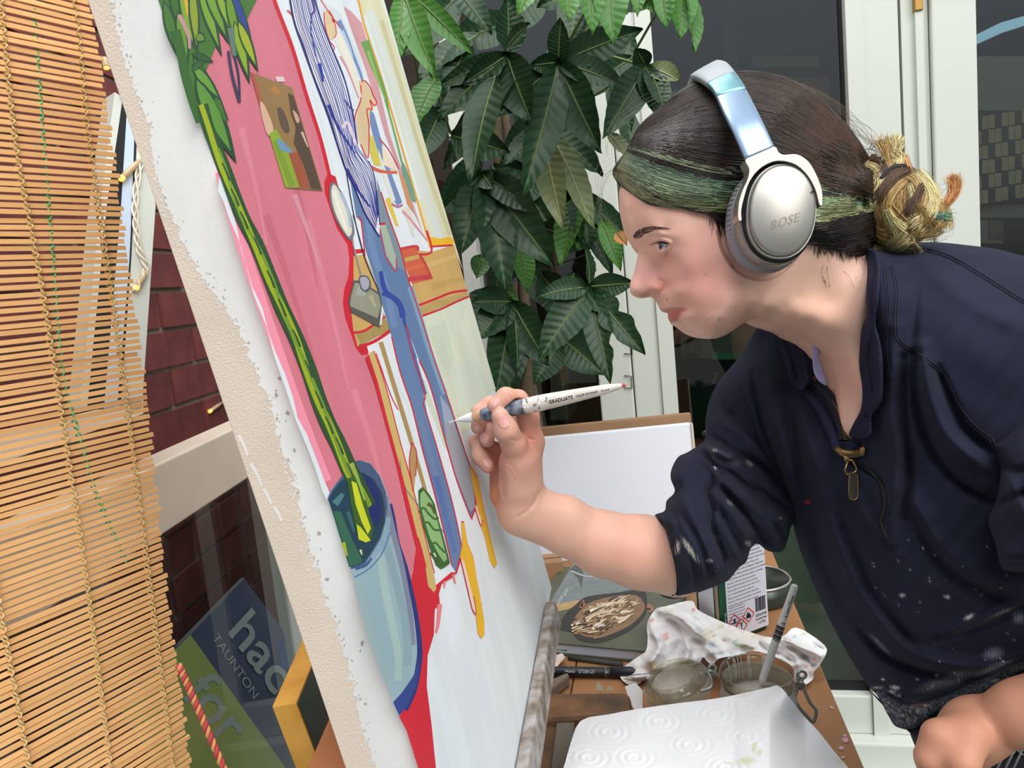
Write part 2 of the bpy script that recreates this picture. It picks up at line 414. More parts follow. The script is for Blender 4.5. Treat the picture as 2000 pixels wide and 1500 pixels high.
# ---- agent's board leaning behind the lower pane (lettering is flat print)
SP = P(450, 1300, 1.29)
def sgn(poly, off=0.0):
    q = np.array(poly, float); return ray_plane(q[:, 0], q[:, 1], SP, WN)+WN*off
V, Fc = prism(sgn([(477, 1130), (345, 1265), (230, 1380), (450, 1700), (830, 1600)]), -WN*.006)
sign = add('sign_board', V, Fc, mat('sign_navy', (118, 122, 164), .5), smooth=False, label='blue and green estate board lettered h a c, leaning behind the lower glass', cat='sign board')
V, Fc = prism(sgn([(370, 1239), (345, 1265), (230, 1380), (450, 1700), (700, 1700)], .0012), -WN*.001)
add('green_band', V, Fc, mat('sign_green', (228, 240, 150), .5), sign, smooth=False)
V, Fc = prism(sgn([(540, 1255), (575, 1215), (590, 1330), (556, 1330), (548, 1300)], .0012), -WN*.001)
add('blue_panel', V, Fc, mat('sign_blue', (90, 120, 205), .5), sign, smooth=False)
V, Fc = prism(sgn([(478, 1128), (470, 1129), (344, 1258), (345, 1266)], .0016), -WN*.001)
add('board_edge', V, Fc, mat('sign_edge', (170, 178, 186), .5), sign, smooth=False)
M_sgt = mat('sign_lettering', (236, 242, 248), .5)
def sign_text(name, body, org, ex, ey, bold=0):
    tv, tf = text_mesh(body, 1, bold); org, ex, ey = map(lambda q: np.array(q, float), (org, ex, ey))
    px = org+tv[:, :1]*ex+tv[:, 1:2]*ey
    w3 = sgn(px, .0022); add(name, w3, tf, M_sgt, sign, smooth=False)
sign_text('lettering', 'hac', (440, 1232), (70, 94), (66, -72), .014)
sign_text('lettering', 'TAUNTON', (411, 1246), (16.6, 24.5), (17, -16))
sign_text('lettering', 'for', (352, 1358), (70, 86), (84, -80), .012)
# ---- garden doors across the back
DD = horiz(cv(4.4, .311, -1)); DN = np.cross(UP, DD); DP = P(1650, 1340, 1.9)
if DN@(CAM-DP) < 0: DN = -DN
def dpt(px, py): return ray_plane(px, py, DP, DN)
def dz(px, py): return float(dpt(px, py)[2])
def vbar(x0, x1, z0, z1, th, off=0.0, y=400):
    a, b = dpt(x0, y), dpt(x1, y); a[2] = z0; b[2] = z0
    return box8(a+DN*off, b-a, DN*th, UP*(z1-z0))
zb = dz(1650, 1338); zr = dz(1650, 1415); ZT = 2.35
zb0 = zb-.098
def frame_set(name, x0, x1, g0, g1, kind_th=.05, glass=M_glassd):
    V, Fc = vbar(x0, g0, zb0, ZT, kind_th)
    d = add(name, V, Fc, M_white, kind='structure', smooth=False); bevel(d, .004)
    V, Fc = vbar(g1, x1, zb0, ZT, kind_th); bevel(add('stile', V, Fc, M_white, d, smooth=False), .004)
    V, Fc = vbar(g0, g1, zb0, zb, kind_th); bevel(add('bottom_rail', V, Fc, M_white, d, smooth=False), .004)
    V, Fc = vbar(g0, g1, ZT-.1, ZT, kind_th); add('top_rail', V, Fc, M_white, d, smooth=False)
    V, Fc = vbar(g0, g1, zb, ZT-.1, .006, .01); add('pane', V, Fc, glass, d, smooth=False)
    V, Fc = vbar(g0, g1, zb, zb+.018, .012, .012); add('gasket', V, Fc, M_black, d, smooth=False)
    V, Fc = vbar(g1-6, g1, zb, ZT-.1, .012, .012); add('gasket', V, Fc, M_black, d, smooth=False)
    return d
d1 = frame_set('door_1', 1213, 1754, 1297, 1655)
V, Fc = vbar(1268, 1297, zb0, ZT, .058); add('bead', V, Fc, M_white, d1, smooth=False)
V, Fc = vbar(1655, 1686, zb0, ZT, .058); add('bead', V, Fc, M_white, d1, smooth=False)
d2 = frame_set('door_2', 1814, 2420, 1898, 2330)
V, Fc = vbar(1754, 1762, zb0, ZT, .01); add('trim_2', V, Fc, M_black, kind='structure', smooth=False)
V, Fc = vbar(1762, 1812, zb0, ZT, .035); t3 = add('trim_3', V, Fc, M_white, kind='structure', smooth=False)
V, Fc = vbar(1786, 1800, zb0, ZT, .046); add('ridge', V, Fc, M_white, t3, smooth=False)
V, Fc = vbar(1812, 1814.5, zb0, ZT, .01); add('trim_4', V, Fc, M_black, kind='structure', smooth=False)
a = dpt(1773, 36); V, Fc = box8(a+DN*.03, DD*.017, DN*.02, UP*.09)
M_brass = mat('brass', (176, 140, 80), .35, 1)
bevel(add('hinge', V, Fc, M_brass, t3, smooth=False), .002)
d3 = frame_set('window_3', 650, 1211, 735, 1144)
V, Fc = vbar(902, 932, zb0, ZT, .05); add('mullion', V, Fc, M_white, d3, smooth=False)
for hy in (675, 740):   # little wire catches on the door edge
    a, b, c, d = dpt(1222, hy-12), dpt(1236, hy-11), dpt(1237, hy+12), dpt(1222, hy+11)
    V, Fc = tube(np.array([a, b, c, d])+DN*.054, .0013, 5); add('catch', V, Fc, M_black, d1)
V, Fc = vbar(560, 2450, .0, zb0, .09); sl = add('trim_5', V, Fc, M_white, kind='structure', smooth=False); bevel(sl, .005)
V, Fc = vbar(560, 2450, .0, zb0*.45, .16); add('step', V, Fc, M_white, sl, smooth=False)
# dark room behind the glass
a = dpt(560, 400); b = dpt(2450, 400); a[2] = 0; b[2] = 0
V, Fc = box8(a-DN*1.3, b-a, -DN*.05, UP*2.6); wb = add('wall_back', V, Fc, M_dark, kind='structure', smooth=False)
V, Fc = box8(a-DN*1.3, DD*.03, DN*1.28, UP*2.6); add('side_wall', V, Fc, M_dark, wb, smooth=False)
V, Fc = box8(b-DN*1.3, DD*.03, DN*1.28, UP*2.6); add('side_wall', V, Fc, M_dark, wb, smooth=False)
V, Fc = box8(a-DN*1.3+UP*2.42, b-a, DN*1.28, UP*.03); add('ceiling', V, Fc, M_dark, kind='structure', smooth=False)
V, Fc = box8(a-DN*.02+UP*2.36, b-a, DN*.08, UP*.3); add('trim_6', V, Fc, M_white, kind='structure', smooth=False)
def room(px0, px1, y0, y1, depth, th):
    """block standing in the dark room: depth metres behind the glass"""
    q = [ray_plane(x, y, DP-DN*depth, DN) for x, y in ((px0, y1), (px1, y1), (px1, y0), (px0, y0))]
    return prism(np.array(q), -DN*th)
M_rg = mat('room_grey', (150, 146, 136), .7); M_rw = mat('room_wood', (128, 100, 74), .7, var=.2, vscale=8)
V, Fc = room(1412, 1440, -80, 560, .7, .05); add('reflected_bar', V, Fc, M_rg, wb, smooth=False)  # grey block in place of a bar reflected in the pane
V, Fc = room(1330, 1640, 640, 700, .6, .3); add('worktop', V, Fc, M_rg, wb, smooth=False)
V, Fc = room(1390, 1462, 690, 702, .5, .06); add('roller', V, Fc, mat('mint_green', (120, 190, 150), .5), wb, smooth=False)
for i, (x0, x1, y0, y1, mm) in enumerate(((1345, 1372, 668, 690, M_rw), (1000, 1060, 660, 830, M_rw), (1075, 1110, 690, 820, M_rg), (1120, 1160, 640, 690, M_rw), (1520, 1620, 150, 235, M_rw), (1470, 1600, 110, 130, M_rg), (1560, 1690, 1010, 1130, M_rg))):
    V, Fc = room(x0, x1, y0, y1, .45, .2); add('storage_box', V, Fc, mm, wb, smooth=False)
# patterned blocks seen through the far right pane
M_t1 = mat('tile_tan', (206, 176, 142), .6, var=.15, vscale=20); M_t2 = mat('tile_black', (30, 30, 34), .5)
for r in range(6):
    for c in range(9):
        V, Fc = room(1905+c*13, 1917+c*13, 228+r*29-c*2, 254+r*29-c*2, .10, .03)
        add('tile', V, Fc, M_t2 if (r*2+c) % 3 == 0 else M_t1, wb, smooth=False)
V, Fc = room(1502, 1790, 985, 1330, .10, .05); add('floor_reflection_block', V, Fc, mat('floor_reflection_pale', (222, 226, 214), .6, var=.06, vscale=3), wb, smooth=False)  # added pale block standing in for the light floor reflected in the glass
V, Fc = room(1895, 2060, 110, 216, .14, .02); add('light_panel', V, Fc, M_rg, wb, smooth=False)
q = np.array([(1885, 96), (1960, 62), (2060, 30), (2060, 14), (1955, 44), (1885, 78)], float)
V, Fc = prism(ray_plane(q[:, 0], q[:, 1], DP-DN*.12, DN), -DN*.01); add('sky_reflection_strip', V, Fc, mat('sky_reflection_glow', (190, 220, 250), .5, emit=(170, 215, 255), estr=1.0), wb, smooth=False)  # added glowing strip standing in for sky reflected in the right pane
for (x0, x1, y0, y1, mm) in ((1900, 2100, 400, 425, M_rg), (1930, 2100, 425, 470, M_t2), (1900, 1960, 430, 475, M_rg)):
    V, Fc = room(x0, x1, y0, y1, .12, .1); add('storage_box', V, Fc, mm, wb, smooth=False)

# ================================================================== BAMBOO BLIND
M_slat = mat('bamboo', (252, 206, 146), .6, var=(236, 180, 120), vscale=9, vstretch=(1, 1, 1), spec=.3)
M_str = mat('cream_string', (214, 188, 132), .9); M_gstr = mat('green_string', (90, 190, 130), .8)
BQ = P(270, 640, .70); e_b = BE; BNn = np.cross(BE, UP); 
if BNn@(CAM-BQ) < 0: BNn = -BNn
edge = catmull([(150, -140), (170, 0), (197, 120), (226, 330), (248, 500), (270, 660), (290, 800), (306, 960), (322, 1120), (345, 1300), (372, 1500), (392, 1640)], 8)
blind = empty('bamboo_blind', (BQ[0], BQ[1], .55), 'rolled-down bamboo slat blind hanging at the left, tied with cream strings', 'blind')
Ls = .62
sv, sf = [], []
nseg = 6
for i in range(nseg+1):
    x = -Ls*i/nseg; y = .004*math.sin(3.1*i/nseg)
    for (dy, dzz) in ((-.0009, -.0019), (.0009, -.0019), (.0012, .0019), (-.0007, .0019)): sv.append((x, y+dy, dzz))
for i in range(nseg):
    for j in range(4): sf.append([i*4+j, i*4+(j+1) % 4, (i+1)*4+(j+1) % 4, (i+1)*4+j])
sf += [[3, 2, 1, 0], [nseg*4+j for j in range(4)]]
slat_me = mesh_data('slat', sv, sf, smooth=False); slat_me.materials.append(M_slat)
bang = math.atan2(BE[1], BE[0]); bl = wloc(blind); pitch = .00585
top = ray_plane(150, -120, BQ, BNn); k = 0; zz = top[2]
while True:
    p = BQ.copy(); p[2] = zz
    for _ in range(6):
        q = to_px(p); ex = np.interp(q[1], edge[:, 1], edge[:, 0]); p = ray_plane(ex, q[1], BQ, BNn); p[2] = zz
    q = to_px(p)
    if q[1] > 1560 or k > 285: break
    o = bpy.data.objects.new('slat', slat_me); COL.objects.link(o); o.parent = blind
    p = p+BE*rng.normal(0, .0014)+BNn*rng.normal(0, .0006)
    o.location = (p-bl).tolist(); o.rotation_euler = (rng.normal(0, .06), rng.normal(0, .003), bang+rng.normal(0, .002)); k += 1
    zz -= pitch*(1+rng.normal(0, .05))
print('slats', k)
def blind_string(name, pts, m, amp, r):
    c = catmull(pts, 12); w3 = ray_plane(c[:, 0], c[:, 1], BQ, BNn)-BNn*(.0030 if m is M_gstr else 0)
    d = np.concatenate([[0], np.cumsum(np.linalg.norm(np.diff(w3, axis=0), axis=1))]); s = np.arange(0, d[-1], pitch/4)
    line = np.stack([np.interp(s, d, w3[:, i]) for i in range(3)], 1); ph = s/pitch*np.pi
    parts = []
    for sg in (0, np.pi):
        parts.append(tube(line+BNn*(amp*np.cos(ph+sg))[:, None]+BE*(.0010*np.sin(ph*2+sg))[:, None], r, 4))
    V, Fc = join(parts); add(name, V, Fc, m, blind)
blind_string('tie_string', [(0, -40), (6, 60), (32, 300), (70, 500), (110, 750), (160, 1080), (215, 1500), (225, 1560)], M_str, .0034, .0009)
blind_string('tie_string', [(136, -40), (151, 60), (171, 260), (203, 480), (237, 720), (280, 1050), (335, 1490), (345, 1560)], M_str, .0034, .0009)
blind_string('tie_string', [(-70, 750), (-20, 1070), (12, 1260), (56, 1500), (66, 1560)], M_str, .0034, .0009)
blind_string('green_string', [(64, -40), (72, 60), (86, 260), (104, 480), (124, 720), (160, 860), (190, 960), (250, 1100)], M_gstr, .0026, .0008)
c = catmull([(349, 1300), (372, 1350), (402, 1420), (440, 1510), (470, 1600)], 10); w3 = P(c[:, 0], c[:, 1], .60)
t_, a_, b_ = frames(w3); ph = np.linspace(0, 60, len(w3)); dens = catmull(w3, 4); t_, a_, b_ = frames(dens)
M_c1 = mat('cord_red', (190, 70, 78), .8); M_c2 = mat('cord_tan', (214, 150, 100), .8)
ph = np.arange(len(dens))*.55
V, Fc = tube(dens+.0014*(np.cos(ph)[:, None]*a_+np.sin(ph)[:, None]*b_), .0016, 6)
cord = add('pull_cord', V, Fc, M_c1, label='red and tan twisted cord hanging beside the lower edge of the blind', cat='cord')
V, Fc = tube(dens-.0014*(np.cos(ph)[:, None]*a_+np.sin(ph)[:, None]*b_), .0016, 6); add('tan_strand', V, Fc, M_c2, cord)

# ================================================================== FAIRY LIGHTS
M_clear = mat('clear_cable', (236, 224, 206), .25, var=.06, vscale=60); M_led = mat('warm_led', (255, 200, 110), .3, emit=(255, 190, 80), estr=1.2)
M_bulb = mat('clear_bulb', (240, 214, 176), .15, trans=.5)
def onsash(px, py): return ray_plane(px, py, BR+SN*.0045, SN)
def bulb(parent, A, B):
    V, Fc = tube(np.array([A, A*.6+B*.4, A*.2+B*.8, B]), [.0032, .0042, .0042, .0036], 10); add('led_bulb', V, Fc, M_bulb, parent)
    V, Fc = tube(np.array([B, B+(B-A)*.13, B+(B-A)*.2]), [.004, .004, .0015], 10); add('led_tip', V, Fc, M_led, parent)
cpts = catmull([(300, 250), (284, 296), (270, 340), (264, 400), (267, 450), (273, 490), (286, 522), (276, 545), (264, 568)], 12)
parts = []
for kk, fr in ((0, 0), (1, 2.1), (2, 4.2)):
    ph = np.arange(len(cpts))*.28+fr; w3 = onsash(cpts[:, 0]+5*np.sin(ph), cpts[:, 1])+SN*(.003*np.cos(ph))[:, None]; parts.append(tube(w3, .0014, 6))
V, Fc = join(parts)
fl = add('fairy_lights', V, Fc, M_clear, label='clear twisted fairy light cable with amber tips hanging on the white sash', cat='fairy lights')
bulb(fl, onsash(272, 314), onsash(240, 346)); bulb(fl, onsash(284, 530), onsash(268, 560))
def onwall(px, py): return ray_plane(px, py, WP0+WN*.004, WN)
fl2 = empty('fairy_lights', onwall(425, 795), 'single fairy light bulb on the bricks above the cream rail', 'fairy lights')
V, Fc = tube(onwall(np.array([520., 470, 432]), np.array([700., 760, 788])), .002, 6); add('cable', V, Fc, M_clear, fl2)
bulb(fl2, onwall(433, 787), onwall(412, 802))
fl3 = empty('fairy_lights', onsash(205, 130), 'small fairy light peeping out beside the top of the blind', 'fairy lights')
V, Fc = tube(onsash(np.array([240., 215, 203]), np.array([195., 120, 112])), .0014, 6); add('cable', V, Fc, M_clear, fl3)
bulb(fl3, onsash(203, 112), onsash(208, 132))
# ================================================================== THE BIG CANVAS
def C3(r, u, f): return unit(cv(r, u, f))
cV = C3(.263, -.941, .212); cH = cv(.1453, .266, 1); cH = unit(cH-cH.dot(cV)*cV); cN = np.cross(cH, cV)
if cN@cv(1, 0, 0) < 0: cN = -cN
A0 = P(640, 960, .42)
def cuv(px, py): d = ray_plane(px, py, A0, cN)-A0; return d@cH, d@cV
def cpt(poly, off=0.0): q = np.asarray(poly, float); return ray_plane(q[:, 0], q[:, 1], A0, cN)+cN*off
U1 = np.mean([cuv(750, 0)[0], cuv(900, 526)[0], cuv(1075, 1140)[0]]); Vb = float(cuv(1078, 1143)[1]); Vt = float(cuv(305, 0)[1])-.22
print('canvas', U1, Vb, Vt, Vb-Vt)
TH = .042
M_canvas = mat('raw_canvas', (230, 215, 201), .9, var=.05, vscale=30, bump=.25, bscale=900)
M_paint = mat('paint', (230, 230, 230), .55, attr='Col', var=.07, vscale=26, vstretch=(1, 1, .35), bump=.06, bscale=300, spec=.3)
def thick(y):
    a_ = ray_plane(305+.345*y, y, A0, cN); lo_, hi_ = .01, .12
    for _ in range(40):
        m_ = (lo_+hi_)/2; q_ = to_px(a_-cN*m_)
        if q_[0] > 165+.337*q_[1]: lo_ = m_
        else: hi_ = m_
    return (a_-A0)@cV, lo_
(v0_, t0_), (v1_, t1_) = thick(100), thick(1400); th_ = lambda v: t0_+(t1_-t0_)*(v-v0_)/(v1_-v0_)
print('thickness', t0_, t1_)
V, Fc = box8(A0+cV*Vt, cH*U1, cV*(Vb-Vt), -cN*TH)
for i_ in range(4): V[4+i_] = V[i_]-cN*th_((V[i_]-A0)@cV)
canvas = add('stretched_canvas', V, Fc, M_canvas, smooth=False, label='large tilted canvas with a half-painted pink room, primed white edge, on the easel', cat='painting'); bevel(canvas, .0006, 2)
PV, PF, PC = [], [], []; pn = [0, 0]; LAYER = [0]; BOX = []
def level(q, same, side):
    # a stroke lies just above whatever it overlaps, so the paint stays thin
    lo, hi = q.min(0), q.max(0)
    if not same:
        lv = 0
        for (l2, h2, k2, s2) in BOX:
            if s2 == side and k2 > lv and (lo < h2).all() and (hi > l2).all(): lv = k2
        LAYER[0] = lv+1
    BOX.append((lo, hi, LAYER[0], side)); return .00012+LAYER[0]*.0000085
def paint(poly, col, smooth=0, closed=True, side=False, same=False):
    q = np.asarray(poly, float)
    if smooth: q = catmull(q, smooth, True)
    off = level(q, same, side)
    w3 = (ray_plane(q[:, 0], q[:, 1], A0, cH) - cH*off) if side else cpt(q, off)
    PF.append(list(range(pn[0], pn[0]+len(q)))); pn[0] += len(q); PV.append(w3); PC.append(np.tile(lin(col), (len(q), 1)))
def brush(pts, wd, col, w1=None, n=8, same=False, side=False):
    """brush stroke: tapered ribbon along a traced line (widths in px)"""
    c = catmull(pts, n) if len(pts) > 2 else np.array([np.array(pts[0])*(1-t)+np.array(pts[1])*t for t in np.linspace(0, 1, 6)])
    t = np.gradient(c, axis=0); t /= np.linalg.norm(t, axis=1)[:, None]+1e-9; nn = np.stack([-t[:, 1], t[:, 0]], 1)
    w1 = wd if w1 is None else w1; ww = np.linspace(wd, w1, len(c))[:, None]*.5
    L_, R_ = c+nn*ww, c-nn*ww
    m = len(c); q = np.concatenate([L_, R_]); off = level(q, same, side); w3 = (ray_plane(q[:, 0], q[:, 1], A0, cH)-cH*off) if side else cpt(q, off)
    for i in range(m-1): PF.append([pn[0]+i, pn[0]+i+1, pn[0]+m+i+1, pn[0]+m+i])
    pn[0] += 2*m; PV.append(w3); PC.append(np.tile(lin(col), (2*m, 1)))
def jag(pts, amp, n=7, seed=1, closed=False):
    r = np.random.default_rng(seed); c = catmull(pts, n, closed); c = c.copy(); c[1:-1] += r.normal(0, amp, (len(c)-2, 2)); return c
PINK, LPINK, RED, WHITE = (214, 122, 138), (244, 150, 172), (208, 36, 54), (226, 233, 238)
CREAM, TAN, PALE, JEAN = (222, 218, 184), (206, 168, 102), (214, 222, 202), (100, 128, 170)
NAVY, LIME, DKG, LEAF = (34, 50, 126), (158, 176, 36), (44, 84, 50), (98, 148, 58)
ex_ = lambda y: 309.4+.34443*y
# primed ground on the front
pq = [A0+cV*Vt*.999, A0+cV*Vt*.999+cH*U1*.999, A0+cV*Vb*.999+cH*U1*.999, A0+cV*Vb*.999]
PV.append(np.array(pq)+cN*.0001); PF.append([0, 1, 2, 3]); pn[0] = 4; PC.append(np.tile(lin(WHITE), (4, 1)))
# pink wall
paint([(ex_(-120), -120), (500, -120), (535, 0), (544, 21), (568, 88), (597, 187), (624, 267), (645, 340), (640, 355), (640, 375), (649, 407), (662, 444), (684, 473), (690, 503), (688, 540), (680, 567), (676, 591), (681, 620), (690, 647), (700, 679), (708, 691), (722, 692), (744, 772), (768, 844), (780, 900), (800, 972), (818, 1050), (818, 1074), (806, 1110), (800, 1160), (792, 1200), (720, 1220), (652, 990), (ex_(960)+1, 960)], PINK)
brush([(432, 335), (470, 470), (520, 620), (580, 790), (638, 940)], 26, LPINK, 18)
paint(jag([(430, 330), (436, 345), (450, 400), (480, 520), (540, 690), (600, 850), (640, 960), (630, 962), (560, 760), (480, 520), (425, 372)], 2, 4, 3), WHITE)
for i, (p0, p1) in enumerate((((560, 300), (620, 560)), ((600, 430), (680, 760)), ((520, 420), (640, 800)), ((690, 760), (760, 1000)), ((600, 60), (560, 20)), ((470, 250), (520, 480)), ((700, 900), (770, 1100)))):
    brush([p0, ((p0[0]+p1[0])/2+4, (p0[1]+p1[1])/2), p1], 14, (222, 134, 150) if i % 2 else (204, 110, 126), 4)
brush([(575, 380), (600, 450), (625, 520)], 10, (216, 150, 165), 3)
# red contour of the pink wall
brush([(528, -30), (538, 8), (570, 92), (598, 186), (625, 270), (644, 346)], 8, RED, 7)
paint([(640, 338), (633, 356), (634, 378), (645, 410), (658, 447), (678, 478), (682, 505), (680, 540), (672, 565), (669, 592), (674, 622), (684, 650), (695, 681), (706, 694), (718, 692), (722, 680), (700, 660), (690, 620), (688, 560), (700, 500), (690, 470), (660, 360), (655, 345)], RED)
# window wall of the painted room, white ground
paint([(655, 345), (564, 0), (545, -40), (760, -40), (745, 0), (1068, 1140), (940, 1100), (900, 1000), (780, 760), (720, 690), (706, 640), (690, 560), (694, 500), (690, 470)], WHITE)
# pale green wall right of the legs, fading into ground at the hand
paint([(820, 616), (915, 574), (968, 760), (930, 790), (925, 830), (905, 850), (880, 800), (850, 700)], PALE)
paint([(915, 574), (968, 760), (960, 766), (900, 640)], (222, 226, 206)); paint([(835, 640), (870, 628), (888, 700), (872, 740)], (204, 216, 196)); paint([(880, 720), (930, 700), (950, 750), (905, 800)], (210, 220, 206))
paint([(795, 700), (830, 745), (860, 830), (884, 900), (866, 870), (835, 790)], (206, 216, 196))
# cream strip of wall at the far edge with orange line
paint([(690, -30), (738, -30), (748, 8), (904, 528), (880, 470), (841, 484), (788, 300), (733, 115), (712, 53), (701, 8)], CREAM)
brush([(722, 20), (790, 240), (858, 470)], 16, (216, 222, 214), 20); brush([(745, 40), (820, 290), (878, 460)], 8, (204, 200, 160), 8); brush([(712, 30), (760, 190), (820, 390)], 7, (224, 236, 238), 6)
# table tan
paint([(780, 486), (843, 492), (886, 478), (915, 578), (820, 618), (806, 560)], TAN); brush([(843, 560), (905, 545)], 14, (196, 160, 96), 10); brush([(830, 520), (890, 500)], 10, (214, 180, 116), 8)
paint([(838, 464), (862, 466), (880, 463), (884, 478), (842, 480)], (238, 186, 40), 4); brush([(838, 482), (884, 479)], 3.5, RED, 4)
brush([(816, 597), (850, 584), (880, 572), (912, 567)], 4.5, RED); brush([(822, 618), (860, 604), (890, 590), (916, 579)], 4, RED)
paint([(818, 600), (852, 588), (912, 571), (914, 577), (860, 601), (822, 615)], (186, 160, 100))
brush([(691, -30), (701, 8), (712, 53), (733, 115), (752, 176), (788, 300), (807, 367), (832, 455), (840, 484)], 3.6, (232, 164, 40)); brush([(833, 450), (842, 492), (812, 497)], 4.0, RED)
# the painted window: garden colours
paint([(670, 12), (685, 22), (706, 45), (720, 90), (744, 190), (760, 260), (790, 350), (826, 455), (800, 400), (778, 330), (752, 265), (738, 215), (715, 140), (690, 70)], (214, 158, 164))
brush([(712, 80), (730, 130), (748, 175), (758, 215)], 17, (112, 160, 84), 4); brush([(718, 100), (735, 150), (752, 195)], 6, (150, 186, 100), 2); brush([(758, 215), (775, 280), (785, 320)], 4, (120, 170, 90), 4)
paint([(783, 320), (790, 322), (804, 360), (812, 392), (806, 394), (796, 380), (786, 345)], (120, 160, 140), 4)
paint([(618, 0), (640, 8), (665, 26), (700, 110), (712, 158), (700, 150), (676, 118), (664, 70), (640, 50), (620, 20)], (214, 222, 226))
brush([(661, 40), (676, 72), (688, 105), (702, 140), (708, 160)], 9, (112, 142, 190), 4); brush([(668, 60), (684, 100), (690, 130)], 6, (180, 200, 220), 3)
paint([(690, 158), (712, 158), (735, 200), (728, 212), (720, 260), (716, 312), (700, 275), (694, 240), (700, 200), (704, 190)], (222, 196, 158)); brush([(705, 160), (712, 158), (722, 170), (728, 186), (735, 200), (730, 206), (722, 196), (726, 214), (716, 214), (720, 250), (718, 308), (704, 282)], 2.2, RED)
brush([(704, 166), (704, 195), (694, 222), (691, 250)], 2.2, RED)
paint([(722, 215), (730, 222), (746, 280), (766, 345), (785, 395), (776, 402), (765, 388), (748, 330), (728, 265), (722, 240)], (116, 140, 186)); paint([(738, 290), (752, 330), (772, 392), (764, 395), (742, 330)], (222, 224, 216)); paint([(722, 262), (728, 268), (738, 300), (744, 325), (730, 322), (722, 300)], (214, 200, 84)); brush([(720, 325), (745, 335), (775, 337)], 7, (214, 98, 76), 5)
paint([(745, 282), (775, 330), (772, 334), (748, 322)], (234, 216, 190)); brush([(740, 270), (760, 295), (778, 330)], 2, RED)
paint([(776, 330), (790, 352), (810, 420), (795, 400)], (214, 150, 104)); paint([(752, 390), (760, 385), (778, 442), (772, 440)], (228, 196, 70)); brush([(764, 398), (776, 404), (786, 400)], 4, (188, 108, 140), 4)
brush([(790, 405), (800, 430), (806, 460)], 16, (222, 220, 206), 4)
brush([(786, 412), (812, 442), (834, 470)], 5, (222, 152, 158), 3)
paint([(632, 22), (642, 20), (652, 38), (657, 70), (648, 78), (640, 75), (636, 55)], (222, 198, 158)); brush([(620, -10), (640, 22), (655, 42), (664, 55)], 2, RED); brush([(632, 24), (634, 50), (642, 78), (652, 92), (650, 100)], 2, RED); brush([(642, 20), (652, 40), (656, 66), (651, 74)], 1.8, RED); brush([(648, 36), (652, 44), (650, 40)], 4, RED, 3)
paint([(652, 78), (664, 62), (690, 120), (706, 190), (698, 190), (678, 130)], (230, 226, 214)); brush([(664, 110), (680, 140), (700, 192)], 4, (220, 150, 160), 2)
# bottles / red tray
paint([(780, 486), (812, 480), (820, 503), (842, 545), (804, 555), (798, 540)], (208, 96, 70)); brush([(782, 486), (812, 481), (816, 490)], 5, (196, 60, 66)); brush([(790, 508), (818, 501)], 8, (198, 168, 96)); brush([(795, 526), (830, 516)], 7, (220, 110, 70)); brush([(798, 546), (842, 540)], 9, (196, 62, 70)); brush([(820, 498), (832, 520), (843, 545)], 5, (200, 66, 66))
# left end of table
paint([(690, 500), (712, 496), (722, 520), (737, 562), (745, 600), (760, 645), (706, 668), (698, 678), (690, 648), (686, 615), (690, 560)], TAN); paint([(694, 652), (752, 620), (762, 645), (706, 674)], (172, 146, 88)); brush([(690, 650), (712, 646), (735, 630), (752, 618)], 4.5, RED); brush([(702, 678), (728, 668), (748, 656), (764, 644)], 6.5, RED)
brush([(690, 492), (712, 490)], 9, RED, 8)
# stool and chair legs under the table
paint([(718, 692), (730, 684), (752, 750), (780, 860), (812, 980), (836, 1070), (851, 1150), (846, 1157), (838, 1140), (812, 1040), (784, 930), (757, 830), (736, 750)], (206, 178, 112)); brush([(730, 686), (752, 752), (781, 862), (800, 930), (815, 990), (848, 1120)], 2, RED)
brush([(734, 690), (762, 770), (777, 800)], 2, RED); brush([(743, 668), (762, 730), (796, 840), (815, 905), (832, 965)], 9, (176, 144, 92), 7); 
paint([(803, 866), (812, 880), (812, 905), (808, 960), (801, 935), (799, 900)], (186, 150, 100)); brush([(804, 864), (799, 905), (806, 960)], 2, RED); brush([(805, 866), (813, 885), (811, 930)], 2, RED)
# jeans
paint([(683, 350), (700, 352), (713, 360), (743, 375), (761, 431), (780, 484), (796, 544), (820, 616), (840, 680), (860, 740), (880, 796), (900, 860), (918, 912), (928, 972), (928, 990), (922, 1012), (916, 1004), (892, 940), (872, 872), (860, 828), (840, 756), (818, 704), (792, 633), (804, 692), (820, 740), (836, 820), (860, 900), (884, 988), (897, 1045), (902, 1072), (898, 1095), (890, 1118), (882, 1105), (864, 1028), (848, 964), (824, 876), (804, 796), (780, 724), (764, 657), (745, 592), (737, 561), (716, 497), (709, 470), (704, 432), (695, 423)], JEAN)
paint([(735, 350), (743, 375), (761, 431), (780, 484), (790, 530), (776, 520), (758, 470), (742, 440)], (128, 146, 158)); paint([(740, 437), (752, 437), (772, 500), (772, 528), (754, 500)], (170, 184, 168)); brush([(741, 438), (752, 437)], 4.5, RED); brush([(740, 440), (752, 500), (772, 530), (773, 505)], 1.8, RED)
paint([(860, 780), (878, 800), (900, 866), (918, 916), (926, 972), (926, 992), (918, 1000), (890, 930), (872, 868)], (152, 158, 168)); paint([(858, 770), (876, 796), (882, 812), (868, 830)], (150, 164, 186))
brush([(800, 560), (822, 630), (840, 690), (868, 770)], 12, (128, 160, 190), 10); brush([(716, 420), (730, 500), (752, 560), (770, 640)], 14, (112, 140, 184), 12)
brush([(742, 530), (752, 568), (778, 592), (786, 620)], 8, (52, 72, 160), 12); brush([(746, 572), (770, 586), (784, 610), (794, 648), (812, 700)], 9, (52, 74, 162), 3); brush([(792, 640), (806, 690), (830, 770)], 7, (84, 108, 168), 6)
brush([(780, 900), (795, 960), (866, 1040), (880, 1090)], 1, JEAN, 1)
